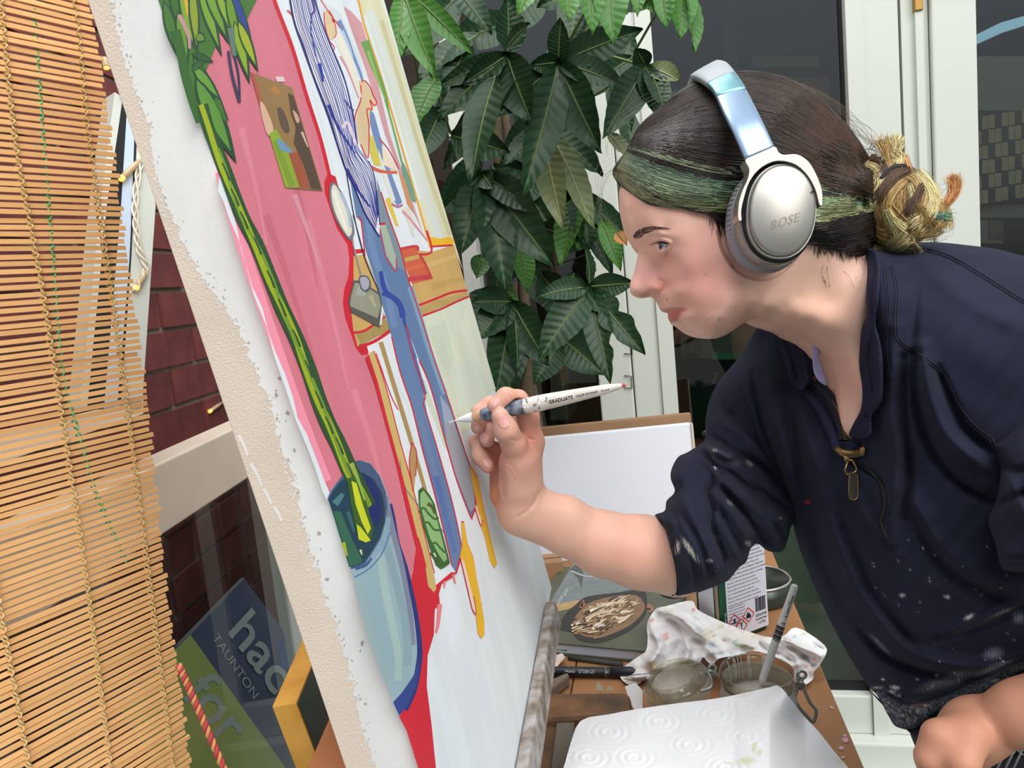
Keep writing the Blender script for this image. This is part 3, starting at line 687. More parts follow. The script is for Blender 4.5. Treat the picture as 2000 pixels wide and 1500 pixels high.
brush([(850, 930), (870, 1010), (888, 1080)], 12, (88, 114, 172), 8); brush([(820, 820), (850, 930)], 10, (110, 134, 172), 10)
for p in ([(697, 424), (704, 430), (709, 470), (712, 500)], [(764, 657), (780, 724), (804, 796), (824, 876), (848, 964), (864, 1028), (882, 1105)], [(743, 375), (761, 431), (780, 484), (796, 544), (820, 616), (840, 680), (860, 740), (880, 796), (900, 860), (918, 912)], [(792, 633), (804, 692), (820, 740), (829, 775), (826, 790), (836, 820), (860, 900), (884, 988), (902, 1072)], [(818, 704), (840, 756), (872, 872), (892, 940), (916, 1004), (922, 1014)]): brush(p, 2.2, RED, 2.0)
brush([(918, 912), (928, 975), (926, 995), (920, 1012)], 3, RED); brush([(898, 1090), (890, 1120)], 5, RED, 3)
# shirt with blue stripes
SL = np.array([(560, -40), (571, 32), (589, 88), (619, 171), (640, 227), (664, 301), (675, 332), (692, 369), (713, 420), (740, 463)], float)
SR = np.array([(606, -40), (620, 20), (640, 77), (667, 141), (680, 185), (690, 232), (697, 283), (719, 315), (731, 350), (741, 440)], float)
SLc, SRc = catmull(SL, 6), catmull(SR, 6)
paint(np.concatenate([SLc, SRc[::-1]]), (232, 232, 236))
r_ = np.random.default_rng(4)
for i in range(15):
    f = (i+.5)/15; c = SLc*(1-f)+SRc*f; c = c+r_.normal(0, .5, c.shape); brush(c[::4], 1.5 if i % 3 else 2.1, (52, 62, 150) if i > 4 else (84, 70, 140), 1.5, 3, same=i > 0)
brush(SL, 3.4, (36, 40, 110)); brush(SR[:7], 2.6, (50, 50, 130)); brush(SR[7:], 2, (36, 40, 110))
brush([(606, -10), (613, 20), (604, 30)], 6, (80, 66, 130), 3); brush([(622, 124), (628, 148), (630, 160)], 8, (40, 60, 160), 3); brush([(640, 205), (660, 250), (692, 300)], 7, (44, 60, 150), 3); brush([(676, 330), (700, 375), (722, 405)], 7, (44, 52, 140), 3); brush([(668, 250), (678, 240), (690, 270), (694, 284)], 7, (226, 206, 220), 5); brush([(672, 195), (682, 210), (690, 216)], 3, (60, 60, 140))
brush([(608, 28), (606, 60), (616, 110)], 2.4, (50, 62, 150))
brush([(675, 334), (690, 420), (710, 500), (735, 560), (742, 580)], 2, (40, 44, 90))
# the photograph pinned to the painted wall
paint([(487, 141), (569, 171), (629, 373), (556, 367)], (150, 118, 78)); paint([(487, 141), (494, 143), (514, 205), (508, 215)], (176, 92, 76)); paint([(536, 150), (552, 150), (556, 160), (540, 160)], (224, 200, 208)); brush([(530, 172), (545, 182)], 12, (182, 124, 62), 8)
paint([(506, 205), (514, 204), (532, 248), (528, 265), (518, 258)], (216, 176, 150), 3); paint([(524, 262), (538, 252), (560, 290), (584, 366), (556, 367)], (142, 168, 54)); brush([(536, 275), (560, 340), (570, 364)], 12, (126, 152, 50), 12); paint([(540, 270), (556, 282), (572, 298), (560, 298), (545, 292)], (110, 150, 180), 3); paint([(562, 300), (580, 296), (605, 368), (584, 367)], (160, 84, 60)); paint([(561, 182), (572, 188), (627, 372), (606, 369), (590, 320), (572, 280), (576, 250), (566, 220)], (88, 70, 58)); paint([(540, 212), (550, 214), (560, 236), (564, 256), (556, 260), (546, 244)], (96, 80, 66), 3); paint([(570, 216), (578, 222), (584, 236), (578, 240)], (208, 160, 140), 3); brush([(588, 258), (600, 288)], 5, (216, 178, 160), 2)
# white lamp shade, wire and grey base
paint([(648, 356), (657, 362), (675, 392), (688, 432), (691, 456), (684, 469), (674, 462), (655, 430), (644, 398), (642, 368)], (120, 120, 130), 5); paint([(650, 361), (657, 367), (672, 394), (683, 430), (686, 452), (681, 462), (674, 456), (658, 427), (648, 396), (646, 372)], (226, 222, 204), 5); brush([(664, 376), (678, 410), (684, 445)], 8, (170, 186, 208), 5); brush([(651, 372), (662, 410), (676, 450)], 8, (238, 236, 226), 4)
brush([(686, 468), (694, 500), (706, 545)], 3, (150, 146, 150)); brush([(688, 420), (700, 460), (710, 500)], 1.2, (60, 60, 80))
paint([(689, 548), (700, 548), (720, 560), (741, 573), (745, 595), (741, 640), (732, 636), (684, 610), (679, 590)], (92, 90, 84)); paint([(692, 552), (708, 556), (738, 576), (743, 597), (736, 622), (682, 598), (684, 580)], (150, 152, 132)); paint([(700, 556), (714, 562), (712, 580), (692, 576)], (160, 170, 158)); brush([(722, 578), (732, 600)], 9, (178, 172, 140), 4); paint([(744, 600), (748, 606), (744, 634), (740, 636)], (226, 228, 232))
paint([(700, 542), (712, 538), (721, 546), (723, 562), (714, 571), (703, 564)], (88, 88, 100), 4); paint([(702, 544), (712, 541), (719, 548), (719, 560), (712, 567), (705, 561)], (170, 172, 184), 4)
# cactus plant and red floor
paint([(816, 1048), (824, 1076), (842, 1150), (880, 1118), (893, 1118), (880, 1130), (862, 1140), (856, 1160), (858, 1180), (848, 1190), (846, 1240), (834, 1280), (832, 1340), (842, 1420), (852, 1520), (860, 1560), (838, 1560), (815, 1500), (793, 1428), (778, 1400), (790, 1380), (806, 1345), (818, 1290), (818, 1240), (806, 1180), (800, 1148)], RED)
brush([(858, 1180), (854, 1220), (850, 1236)], 9, (232, 130, 140), 4); brush([(868, 1135), (866, 1148)], 5, (232, 130, 140), 3); brush([(884, 1122), (888, 1140)], 5, (232, 130, 140), 3)
paint([(719, 693), (736, 744), (758, 830), (785, 930), (812, 1040), (822, 1080), (812, 1072), (794, 1000), (772, 905), (748, 815), (730, 750), (712, 700)], RED)
paint([(835, 1145), (846, 1157), (851, 1150), (848, 1130), (838, 1090), (830, 1110)], (206, 178, 112))
paint([(816, 958), (824, 951), (838, 966), (848, 985), (854, 1010), (868, 1060), (878, 1100), (868, 1108), (860, 1112), (850, 1104), (838, 1070), (826, 1030), (817, 990)], (56, 100, 48)); paint([(820, 964), (826, 958), (842, 980), (850, 1006), (864, 1060), (872, 1092), (866, 1098), (856, 1084), (838, 1050), (826, 1010), (819, 985)], (142, 186, 122))
brush([(818, 1000), (826, 992), (836, 1004), (848, 1014), (855, 1010)], 4, (60, 106, 50)); brush([(824, 1028), (834, 1020), (846, 1034), (858, 1036)], 4, (60, 106, 50)); brush([(838, 1070), (848, 1060), (858, 1070), (868, 1080)], 4, (60, 106, 50)); brush([(834, 984), (842, 990), (848, 1004)], 8, (84, 96, 44), 4); brush([(842, 1078), (852, 1094), (860, 1106)], 10, (56, 96, 44), 6); brush([(846, 1080), (850, 1088)], 3, (230, 236, 220), 2)
# shoes
for sh in ([(900, 1018), (905, 1018), (912, 1060), (924, 1090), (930, 1130), (938, 1170), (945, 1215), (945, 1240), (938, 1248), (932, 1236), (928, 1200), (914, 1150), (902, 1100), (897, 1085), (902, 1060)], [(917, 908), (922, 916), (932, 930), (942, 980), (955, 1040), (966, 1085), (970, 1102), (964, 1110), (956, 1095), (946, 1050), (936, 1020), (930, 980), (921, 940)]):
    paint(sh, RED)
    c = np.mean(sh, 0); paint(np.array(sh)*[.99, .985]+c*[.01, .015]+[0, 1], (234, 182, 40))
paint([(898, 1090), (905, 1096), (916, 1140), (926, 1180), (929, 1198), (922, 1190), (910, 1140)], (236, 216, 204)); brush([(898, 1090), (910, 1142), (922, 1192), (929, 1198), (924, 1165)], 1.8, RED)
paint([(926, 985), (932, 996), (941, 1022), (938, 1026), (930, 1010)], (236, 216, 204)); brush([(926, 990), (938, 1027), (942, 1015)], 1.8, RED)
# plant pot
pot = [(638, 972), (646, 955), (660, 938), (672, 922), (684, 904), (700, 899), (720, 903), (740, 928), (752, 956), (762, 984), (768, 1010), (776, 1060), (792, 1110), (810, 1196), (819, 1260), (818, 1300), (806, 1348), (790, 1384), (775, 1400)]
paint(pot, (150, 178, 188))
brush([(762, 984), (768, 1012), (776, 1060), (792, 1112), (810, 1196), (818, 1262), (816, 1300), (806, 1348), (788, 1386)], 4, (38, 52, 120), 14); brush([(750, 970), (764, 1030), (784, 1110), (800, 1200), (806, 1260)], 13, (128, 136, 160), 8); brush([(752, 1060), (770, 1130), (792, 1230), (794, 1300)], 14, (140, 166, 176), 16); brush([(740, 1080), (752, 1160), (774, 1270), (776, 1330)], 16, (166, 190, 188), 14); brush([(700, 1140), (720, 1220), (756, 1330)], 22, (152, 176, 182), 16)
paint([(806, 1320), (818, 1290), (812, 1335), (796, 1376), (778, 1398), (766, 1372), (784, 1352)], (50, 70, 140))
brush([(690, 1128), (720, 1110), (745, 1080), (760, 1040)], 3, (90, 130, 180), 3); brush([(690, 1105), (725, 1085), (750, 1045), (756, 1010)], 18, (138, 170, 188), 10)
paint([(638, 974), (646, 957), (660, 938), (672, 922), (684, 904), (700, 899), (722, 906), (740, 930), (752, 962), (755, 990), (751, 1020), (742, 1052), (728, 1076), (712, 1100), (700, 1108), (684, 1112), (672, 1068)], (74, 92, 128)); paint([(640, 978), (648, 960), (662, 942), (690, 922), (708, 924), (728, 936), (744, 962), (750, 990), (749, 1020), (740, 1050), (726, 1074), (710, 1098), (696, 1106), (680, 1108), (664, 1056)], (32, 66, 84)); paint([(700, 926), (720, 932), (738, 960), (744, 1000), (736, 1030), (722, 1010), (710, 960)], (32, 46, 110)); paint([(648, 998), (664, 1000), (684, 1050), (706, 1096), (694, 1104), (681, 1106)], (52, 104, 82)); brush([(652, 985), (668, 965)], 14, (76, 124, 130), 8); brush([(678, 1000), (690, 1040)], 9, (60, 100, 98), 4); brush([(668, 1060), (676, 1086)], 9, (166, 180, 40), 3); brush([(692, 1110), (712, 1104), (724, 1090)], 8, (60, 94, 140), 4); brush([(702, 1074), (705, 1084)], 5, (214, 220, 150), 2)
# foliage
paint([(ex_(-60), -60), (470, -60), (500, 0), (470, 60), (440, 20), (420, 90), (400, 140), (395, 220), (390, 236), (372, 170), (350, 130), (336, 90)], (70, 116, 50))
def leafp(b, t, wd, col, dk=(40, 74, 52), curve=0):
    b, t = np.array(b, float), np.array(t, float); d = t-b; n = np.array([-d[1], d[0]])/np.linalg.norm(d); 
    def shape(wd_, s0_, s1_):
        a = [b+d*(s0_+(s1_-s0_)*s)+n*(wd_*math.sin(math.pi*s**.8)*.5+curve*math.sin(math.pi*s)) for s in np.linspace(0, 1, 9)]
        c = [b+d*(s0_+(s1_-s0_)*s)-n*(wd_*math.sin(math.pi*s**.8)*.5-curve*math.sin(math.pi*s)) for s in np.linspace(0, 1, 9)][1:-1]; return a+c[::-1]
    paint(shape(wd, 0, 1), dk); paint(shape(wd*.66, .04, .86), col)
for b, t, wd, col in (((330, -40), (354, 70), 24, (60, 108, 46)), ((318, 0), (348, 120), 26, (72, 118, 52)), ((345, 20), (366, 140), 24, (104, 150, 56)), ((350, -30), (378, 100), 26, (130, 166, 60)), ((372, -30), (384, 110), 22, (142, 160, 54)), ((385, -30), (432, 112), 24, (120, 160, 56)), ((395, -40), (446, 88), 26, (112, 156, 54)), ((420, -40), (450, 70), 26, (136, 170, 56)), ((430, -30), (470, 44), 22, (104, 150, 52)), ((445, -30), (492, 88), 18, (50, 70, 150)), ((440, -20), (468, 110), 22, (110, 152, 50)), ((455, 40), (486, 165), 24, (142, 172, 48)), ((462, 40), (503, 142), 22, (164, 178, 46)), ((380, 70), (400, 80), 22, (112, 140, 60)), ((376, 120), (440, 230), 26, (98, 150, 58)), ((374, 110), (446, 238), 20, (94, 142, 60)), ((372, 125), (432, 200), 24, (106, 156, 64)), ((378, 150), (460, 320), 40, (96, 146, 62)), ((372, 140), (404, 110), 14, (60, 100, 50)), ((372, 105), (416, 122), 16, (52, 88, 46))):
    leafp(b, t, wd, col)
brush([(361, 0), (364, 30)], 7, (228, 176, 60), 3); brush([(348, 30), (366, 70), (368, 96)], 9, (198, 146, 150), 5); brush([(444, 100), (452, 150), (466, 200)], 5, (60, 60, 96), 6); brush([(456, 110), (464, 150), (466, 196)], 4, (50, 54, 90), 4); brush([(448, 55), (456, 110)], 14, (96, 124, 110), 8); brush([(418, 195), (438, 235)], 9, (70, 110, 52), 7)
brush([(340, 60), (352, 110), (360, 150), (374, 200), (388, 240)], 20, (58, 100, 46), 16)
# twisted stem
stem = [(392, 205), (404, 250), (420, 290), (438, 335), (456, 385), (474, 430), (500, 480), (526, 545), (548, 600), (576, 660), (600, 720), (620, 780), (640, 830), (660, 870), (682, 920), (700, 955), (716, 990)]
brush(stem, 24, (46, 82, 48), 34); brush([(p[0]-2+3*math.sin(i*1.7), p[1]) for i, p in enumerate(stem)], 10, LIME, 17)
brush([(p[0]+4*math.sin(i*1.4+1), p[1]) for i, p in enumerate(stem[2:])], 5, (116, 150, 50), 8)
for i in range(3, 15): 
    p = np.array(stem[i]); brush([p+[-7, -16], p+[1, 0], p+[8, 18]], 2.5, (48, 78, 52), 4.5)
paint([(676, 935), (690, 930), (704, 955), (716, 990), (726, 1030), (724, 1052), (712, 1054), (698, 1050), (690, 1020), (682, 980)], (60, 96, 40)); paint([(684, 940), (694, 944), (706, 985), (722, 1032), (716, 1044), (704, 1020), (692, 985)], (206, 214, 44)); paint([(694, 1024), (702, 1030), (722, 1056), (712, 1060), (698, 1054)], (204, 212, 50)); brush([(684, 905), (698, 940), (710, 978)], 9, (150, 180, 80), 3); brush([(694, 970), (708, 1010)], 9, (204, 214, 50), 5)
# brushmark where she is working and red bits of outline
brush([(876, 825), (886, 822)], 5, (190, 200, 210), 4)
# primer on the returned edge (outer part of it left as raw canvas)
rag = [(190, -60), (222, 10), (232, 70), (258, 160), (288, 235), (300, 320), (325, 400), (362, 480), (398, 545), (432, 590), (470, 650), (505, 740), (530, 790), (545, 860), (572, 930), (590, 1010), (612, 1090), (640, 1180), (668, 1260), (690, 1340), (706, 1420), (740, 1520), (748, 1560)]
rj = jag(rag, 3.2, 14, 9)
rj[:, 1] = np.maximum.accumulate(rj[:, 1]+np.arange(len(rj))*1e-3)
for i in range(len(rj)-1): paint([rj[i], rj[i+1], (ex_(rj[i+1][1])-.2, rj[i+1][1]), (ex_(rj[i][1])-.2, rj[i][1])], (242, 243, 244), side=True, same=i > 0)
for i in range(420):
    s = r_.integers(0, len(rj)); c = rj[s]+np.array([r_.normal(-2, 7), r_.normal(0, 12)]); a = r_.uniform(.8, 2.6)
    tq = np.arange(7)*.898; paint(c+a*np.stack([np.cos(tq), 1.4*np.sin(tq)], 1)*r_.uniform(.5, 1.3, (7, 1)), (240, 238, 236), side=True, same=i > 0)
for i in range(14):
    s = r_.integers(len(rj)//2, len(rj)); c = rj[s]+np.array([abs(r_.normal(0, 14))+4, r_.normal(0, 20)]); a = r_.uniform(1.5, 5)
    tq = np.arange(7)*.898; paint(c+a*np.stack([np.cos(tq), 1.4*np.sin(tq)], 1)*r_.uniform(.4, 1.2, (7, 1)), (226, 206, 190), side=True, same=i > 0)
for (a, b) in (((466, 850), (484, 890)), ((490, 905), (512, 950)), ((515, 955), (530, 985)), ((535, 990), (550, 1018))): brush([a, ((a[0]+b[0])/2+2, (a[1]+b[1])/2), b], 7, (246, 244, 242), 4, side=True)
add('painted_picture', np.concatenate(PV), PF, M_paint, canvas, cols=np.concatenate(PC), smooth=False)
print('layers', max(b[2] for b in BOX))
# ================================================================== THE PAINTER
Z0 = .66
M_skin = mat('skin', (222, 170, 150), .5, attr='Col', sss=.12, spec=.35, var=.035, vscale=60, bump=.05, bscale=900)
M_hair = mat('hair', (50, 38, 32), .38, attr='Col', spec=.5)
M_hairbase = mat('hair_mass', (50, 38, 32), .5, attr='Col', var=.35, vscale=60, vstretch=(.5, 1, 3), spec=.3)
head_out = catmull([(1212, 371), (1213, 392), (1218, 424), (1225, 445), (1231, 458), (1239, 470), (1245, 481), (1247, 491), (1244, 506), (1239, 531), (1232, 549), (1230, 562), (1233, 573), (1242, 580), (1255, 582.5), (1265, 581), (1276, 580), (1282, 586), (1289, 597), (1293, 605), (1299, 610), (1309, 610.5), (1309.5, 616), (1311, 623), (1316, 629), (1327, 630.5), (1337, 632.5), (1346, 640), (1361, 652), (1376, 659), (1389, 662), (1406, 659), (1425, 650), (1447, 635), (1462, 626), (1480, 621), (1500, 627), (1530, 641), (1560, 653), (1590, 668), (1615, 690), (1628, 730), (1632, 790), (1640, 870), (1690, 880), (1745, 800), (1750, 700), (1742, 600), (1728, 545), (1704, 490), (1686, 400), (1680, 345), (1668, 300), (1645, 262), (1592, 202), (1535, 168), (1470, 147), (1400, 150), (1330, 182), (1285, 216), (1250, 258), (1224, 302), (1214, 340)], 4, True)
hp = {(1224, 380): 19, (1230, 420): 20, (1240, 455): 18, (1245, 385): 37, (1252, 425): 38, (1262, 450): 37, (1275, 390): 50, (1285, 430): 51, (1300, 450): 51, (1320, 400): 59, (1330, 440): 60, (1370, 400): 66, (1380, 450): 66, (1430, 420): 70, (1480, 400): 74, (1525, 400): 76, (1600, 400): 72, (1660, 400): 58, (1700, 400): 30,
 (1290, 460): 49, (1312, 462): 54, (1272, 465): 36, (1283, 478): 30, (1270, 482): 18, (1258, 486): 9.5, (1300, 478): 41, (1315, 480): 49,
 (1254, 494): 6, (1250, 510): 7, (1246, 530): 8, (1241, 550): 9, (1239, 565): 9.5, (1246, 574): 9, (1258, 576): 9, (1265, 497): 12, (1263, 515): 13, (1262, 538): 14, (1256, 558): 14, (1288, 556): 18.5, (1282, 567): 18.5, (1274, 548): 16, (1270, 565): 16, (1296, 563): 18, (1303, 556): 21, (1310, 540): 31, (1296, 522): 20, (1281, 507): 16, (1297, 503): 27, (1320, 503): 47, (1295, 493): 34, (1310, 492): 44, (1340, 490): 58, (1340, 520): 55, (1370, 500): 64, (1400, 500): 68, (1380, 540): 61, (1340, 550): 49, (1320, 572): 37, (1350, 590): 47, (1300, 585): 16, (1290, 588): 9.5, (1310, 598): 18, (1300, 602): 11, (1338, 602): 30, (1325, 601): 22, (1318, 617): 11, (1327, 619): 17, (1340, 622): 31, (1332, 628): 13, (1350, 635): 21, (1370, 645): 27, (1392, 650): 30, (1360, 622): 41, (1380, 612): 53, (1400, 605): 60, (1420, 622): 54, (1402, 638): 45, (1440, 600): 59, (1450, 560): 64, (1480, 580): 58, (1500, 540): 66, (1470, 520): 68, (1490, 605): 51, (1530, 600): 50, (1560, 625): 48, (1600, 650): 42, (1520, 630): 28, (1560, 580): 53, (1620, 590): 54, (1600, 540): 58, (1660, 610): 56, (1710, 600): 40, (1640, 690): 34, (1690, 690): 48, (1700, 760): 52, (1650, 760): 26, (1660, 840): 30,
 (1300, 230): 28, (1450, 165): 28, (1450, 200): 54, (1450, 250): 68, (1350, 200): 34, (1350, 250): 55, (1350, 320): 64, (1270, 300): 44, (1240, 325): 30, (1300, 340): 55, (1540, 200): 48, (1540, 260): 67, (1600, 250): 43, (1640, 300): 45, (1680, 340): 26, (1600, 320): 66, (1690, 480): 42, (1650, 500): 60, (1705, 540): 38, (1540, 330): 73, (1430, 330): 70}
pts_ = list(hp); vals_ = [v/1000 for v in hp.values()]
for i in range(0, len(head_out), 5):
    q = head_out[i]
    face = q[0] < 1300 and q[1] > 470 and q[1] < 612
    pts_.append(tuple(q)); vals_.append((.0045 if face else .011 if q[0] < 1480 and q[1] > 600 else .012))
G = RBF(pts_, np.array(vals_), 2e-3)
def under_cup(pts, w, cap):
    # hair and skin are pressed in where the ear cushion sits
    r = np.sqrt(((pts[:, 0]-1487)/80)**2+((pts[:, 1]-438)/105)**2); return np.where(r < 1.35, np.minimum(w, cap+np.clip(r-1.03, 0, 1)*.09), w)
def bump_line(pts, line, amp, wd):
    d, _, _ = seg_dist(pts, np.asarray(line, float), False); return amp*np.exp(-(d/wd)**2)
def w_head(pts, d=None):
    w = np.maximum(G(pts), .0035)
    w = w+bump_line(pts, [(1266, 476), (1274, 471), (1290, 468), (1302, 469), (1310, 474)], .0022, 4)+bump_line(pts, [(1288, 494), (1300, 491), (1309, 482)], .0012, 4)
    op = catmull([(1276, 479), (1286, 476), (1298, 474.5), (1307, 477.5), (1302, 482), (1294, 487.5), (1286, 486)], 4, True)
    dd, _, _ = seg_dist(pts, op); dd = np.where(inside(pts, op), 0, dd); r2 = ((pts[:, 0]-1308)**2+(pts[:, 1]-479.5)**2)*(.00042**2); sw = .0315+np.sqrt(np.maximum(.0112**2-r2, 1e-8)); okr = r2 < .0111**2
    w = np.where(okr & (dd < 18), np.maximum(w, sw-np.clip((dd-3)/15, 0, 1)**2*.007), w); w = w+np.where(okr, .0009*np.exp(-((dd-4)/2.5)**2), 0)
    w = w-bump_line(pts, [(1268, 463), (1285, 461), (1306, 465)], .0012, 3)          # lid crease
    w = w-bump_line(pts, [(1254, 577.5), (1262, 574.5), (1267, 573)], .0045, 2.2)     # nostril
    w = w-bump_line(pts, [(1288, 546), (1297, 552), (1299, 562), (1293, 569)], .0022, 3.5)  # wing crease
    w = w+bump_line(pts, [(1280, 557), (1287, 562)], .0016, 8)
    w = w-bump_line(pts, [(1308, 609.5), (1318, 606), (1330, 603.5), (1340, 604)], .0022, 2.2)  # mouth line
    w = w+bump_line(pts, [(1314, 617), (1322, 614), (1332, 608)], .0014, 5)+bump_line(pts, [(1300, 606), (1312, 602), (1324, 600)], .0009, 4)
    w = w-bump_line(pts, [(1343, 600), (1350, 610)], .0012, 6)
    w = w-bump_line(pts, [(1302, 560), (1322, 580), (1340, 592)], .0008, 7)
    w = under_cup(pts, w, .0615)
    if d is not None: w = w*rnd(d, 11)
    return np.maximum(w, 0)
hpts, hF, hd = region(head_out, 1.8); hw = w_head(hpts, hd)
hV = P(hpts[:, 0], hpts[:, 1], Z0-hw)
mid = P(hpts[:, 0], hpts[:, 1], Z0); FW = cv(0, 0, 1)
hB = hV+FW[None]*(2*hw)[:, None]
nf = len(hV); inner = hd > 0
bi = np.where(inner, np.cumsum(inner)-1+nf, np.arange(nf)); headV = np.concatenate([hV, hB[inner]]); headF = np.concatenate([hF, bi[hF][:, ::-1]])
def softmask(pts, poly, feather):
    d, _, _ = seg_dist(pts, np.asarray(poly, float)); s = np.where(inside(pts, np.asarray(poly, float)), d, -d); return np.clip(s/feather*.5+.5, 0, 1)
SKIN = lin((242, 200, 182))
def skin_cols(pts):
    c = np.tile(SKIN, (len(pts), 1))
    def mixc(col, m): 
        nonlocal c
        c = c*(1-m[:, None])+lin(col)*m[:, None]
    def blob(x, y, rx, ry, col, a): mixc(col, a*np.exp(-(((pts[:, 0]-x)/rx)**2+((pts[:, 1]-y)/ry)**2)))
    blob(1375, 545, 95, 75, (232, 152, 142), .62); blob(1262, 545, 26, 36, (214, 150, 146), .8); blob(1300, 500, 18, 14, (206, 150, 144), .5); blob(1270, 400, 60, 40, (228, 168, 150), .5); blob(1400, 460, 60, 40, (226, 160, 146), .6)
    blob(1600, 600, 90, 60, (216, 166, 140), .6); blob(1285, 560, 10, 10, (214, 130, 122), .5); blob(1690, 740, 70, 70, (202, 150, 130), .6)
    mixc((196, 104, 100), .9*softmask(pts, catmull([(1309, 611), (1318, 607), (1331, 604), (1338, 605), (1331, 611), (1325, 622), (1318, 629), (1311, 626)], 4, True), 3)); mixc((198, 124, 114), .8*softmask(pts, catmull([(1291, 604), (1300, 603), (1316, 601), (1334, 602), (1318, 606), (1308, 610), (1298, 610)], 4, True), 3))
    for (x, y, r, col) in ((1430, 519, 2.2, (110, 60, 50)), (1378, 536, 1.6, (160, 96, 84)), (1303, 585, 2, (150, 90, 80)), (1405, 624, 2, (160, 96, 80)), (1382, 624, 1.5, (180, 116, 100)), (1610, 550, 2, (180, 116, 100))): blob(x, y, r, r, col, .9)
    return c
hC = skin_cols(hpts); headC = np.concatenate([hC, hC[inner]])
# ---- right arm and hand, left forearm and hand (smoothly blended limbs)
pp = lambda a: P(*a)
def limb(lo_px, hi_px, zr, h): 
    c = [P(x, y, z) for x in (lo_px[0], hi_px[0]) for y in (lo_px[1], hi_px[1]) for z in zr]; return SDF(np.min(c, 0)-.004, np.max(c, 0)+.004, h)
g = limb((908, 745), (1420, 1180), (.625, .765), .00125)
palm = g.new()
wrist = (1020, 1000, .700)
MC = {'i': (1037, 862, .678), 'm': (1033, 868, .697), 'r': (1022, 884, .714), 'p': (1006, 904, .727)}
for k_, r_a in (('i', .0105), ('m', .0105), ('r', .0100), ('p', .0095)):
    g.cap(palm, P(*wrist), P(*MC[k_]), .0165, r_a, .010)
g.cap(palm, P(986, 965, .712), P(978, 915, .727), .014, .011, .010)         # heel of the hand, little finger side
g.cap(palm, P(1012, 975, .690), P(1010, 905, .676), .0165, .0140, .010)      # thumb muscle
g.cap(palm, P(1010, 905, .676), P(1040, 866, .684), .0080, .0070, .010)
fore = [P(1020, 1000, .700), P(1060, 1015, .702), P(1110, 1032, .704), P(1180, 1062, .708), P(1250, 1078, .712), P(1320, 1088, .716), P(1390, 1060, .73)]
rs = [.0200, .0205, .0245, .0290, .0330, .0345, .0220]
for a, b, ra, rb in zip(fore[:-1], fore[1:], rs[:-1], rs[1:]): g.cap(palm, a, b, ra, rb, .008)
g.cap(palm, P(1048, 985, .694), P(1100, 1005, .698), .013, .017, .012)
fing = []
def finger(pts, rad, k=.0035, kb=.006):
    f = g.new(); g.chain(f, [P(*p) for p in pts], rad, k); fing.append((f, kb))
finger([MC['i'], (1032, 815, .668), (1012, 781, .660), (988, 775, .652), (966, 792, .648)], [.0105, .0092, .0084, .0078, .0064])
finger([MC['m'], (1000, 818, .694), (958, 792, .694), (937, 806, .690), (934, 834, .684)], [.0105, .0092, .0082, .0076, .0066])
finger([MC['r'], (985, 835, .716), (950, 815, .712), (950, 842, .694), (952, 860, .686)], [.0100, .0088, .0078, .0076, .0066])
finger([MC['p'], (965, 880, .716), (933, 864, .700), (938, 892, .694), (953, 911, .690)], [.0095, .0080, .0074, .0072, .0062])
finger([(1013, 945, .684), (1012, 900, .672), (1003, 866, .659), (988, 840, .648), (977, 813, .644)], [.0158, .0118, .0096, .0090, .0074], .008, .010)
tot = palm.copy()
for f, kb in fing:
    hh = np.maximum(kb-np.abs(palm-f), 0)/kb; tot = np.minimum(tot, np.minimum(palm, f)-hh*hh*kb*.25)
g.cap(tot, P(888, 822, .684), P(1222, 752, .600), .0078, .0078, .0012, True)   # the fingers close round the brush
aV, aF = surface_nets(tot, g.lo, g.h)
# left forearm and hand on the hip
g2 = limb((1775, 1335), (2120, 1640), (.50, .64), .002)
f2 = g2.new(); lw = (1905, 1425, .575)
g2.chain(f2, [P(2110, 1345, .53), P(2000, 1392, .552), P(*lw)], [.0225, .0212, .0180], .01)
for (x, y, z) in ((1835, 1440, .560), (1838, 1462, .572), (1848, 1490, .586), (1860, 1515, .598)): g2.cap(f2, P(*lw), P(x, y, z), .0160, .0112, .014)
for ch in ([(1835, 1440, .560), (1818, 1480, .560), (1822, 1530, .566), (1840, 1560, .572)], [(1838, 1462, .572), (1824, 1510, .574), (1832, 1560, .58), (1850, 1590, .586)], [(1848, 1490, .586), (1836, 1535, .59), (1846, 1585, .596), (1866, 1605, .6)], [(1860, 1515, .598), (1850, 1560, .604), (1862, 1600, .608), (1880, 1612, .612)]):
    f = g2.new(); g2.chain(f, [P(*p) for p in ch], [.0120, .0092, .0082, .0072], .010); hh = np.maximum(.006-np.abs(f2-f), 0)/.006; f2 = np.minimum(f2, f)-hh*hh*.006*.25
f = g2.new(); g2.chain(f, [P(1890, 1440, .556), P(1880, 1490, .545), P(1878, 1530, .545), P(1872, 1560, .548)], [.016, .0105, .0095, .0078], .005); hh = np.maximum(.008-np.abs(f2-f), 0)/.008; f2 = np.minimum(f2, f)-hh*hh*.008*.25
lV, lF = surface_nets(f2, g2.lo, g2.h)
ap = to_px(aV); cr_ = np.zeros(len(aV))
for ln_, am_, wd_ in (([(1058, 956), (1046, 980), (1028, 1000), (1010, 1010)], .0008, 3), ([(1050, 962), (1040, 990)], .0008, 3), ([(1018, 856), (1040, 858)], .0016, 3), ([(1020, 862), (1036, 866)], .0010, 3), ([(992, 905), (1004, 915), (1010, 930)], .0004, 3), ([(990, 915), (1000, 926), (1006, 938)], .0004, 3), ([(996, 858), (1012, 862)], .0008, 3), ([(975, 900), (978, 930), (982, 965)], .0030, 7), ([(994, 770), (1000, 783)], .0008, 3)):
    d_, _, _ = seg_dist(ap[:, :2], np.array(ln_, float), False); cr_ += am_*np.exp(-(d_/wd_)**2)
aV = aV+FW*cr_[:, None]
aC = np.tile(lin((206, 163, 144)), (len(aV), 1))
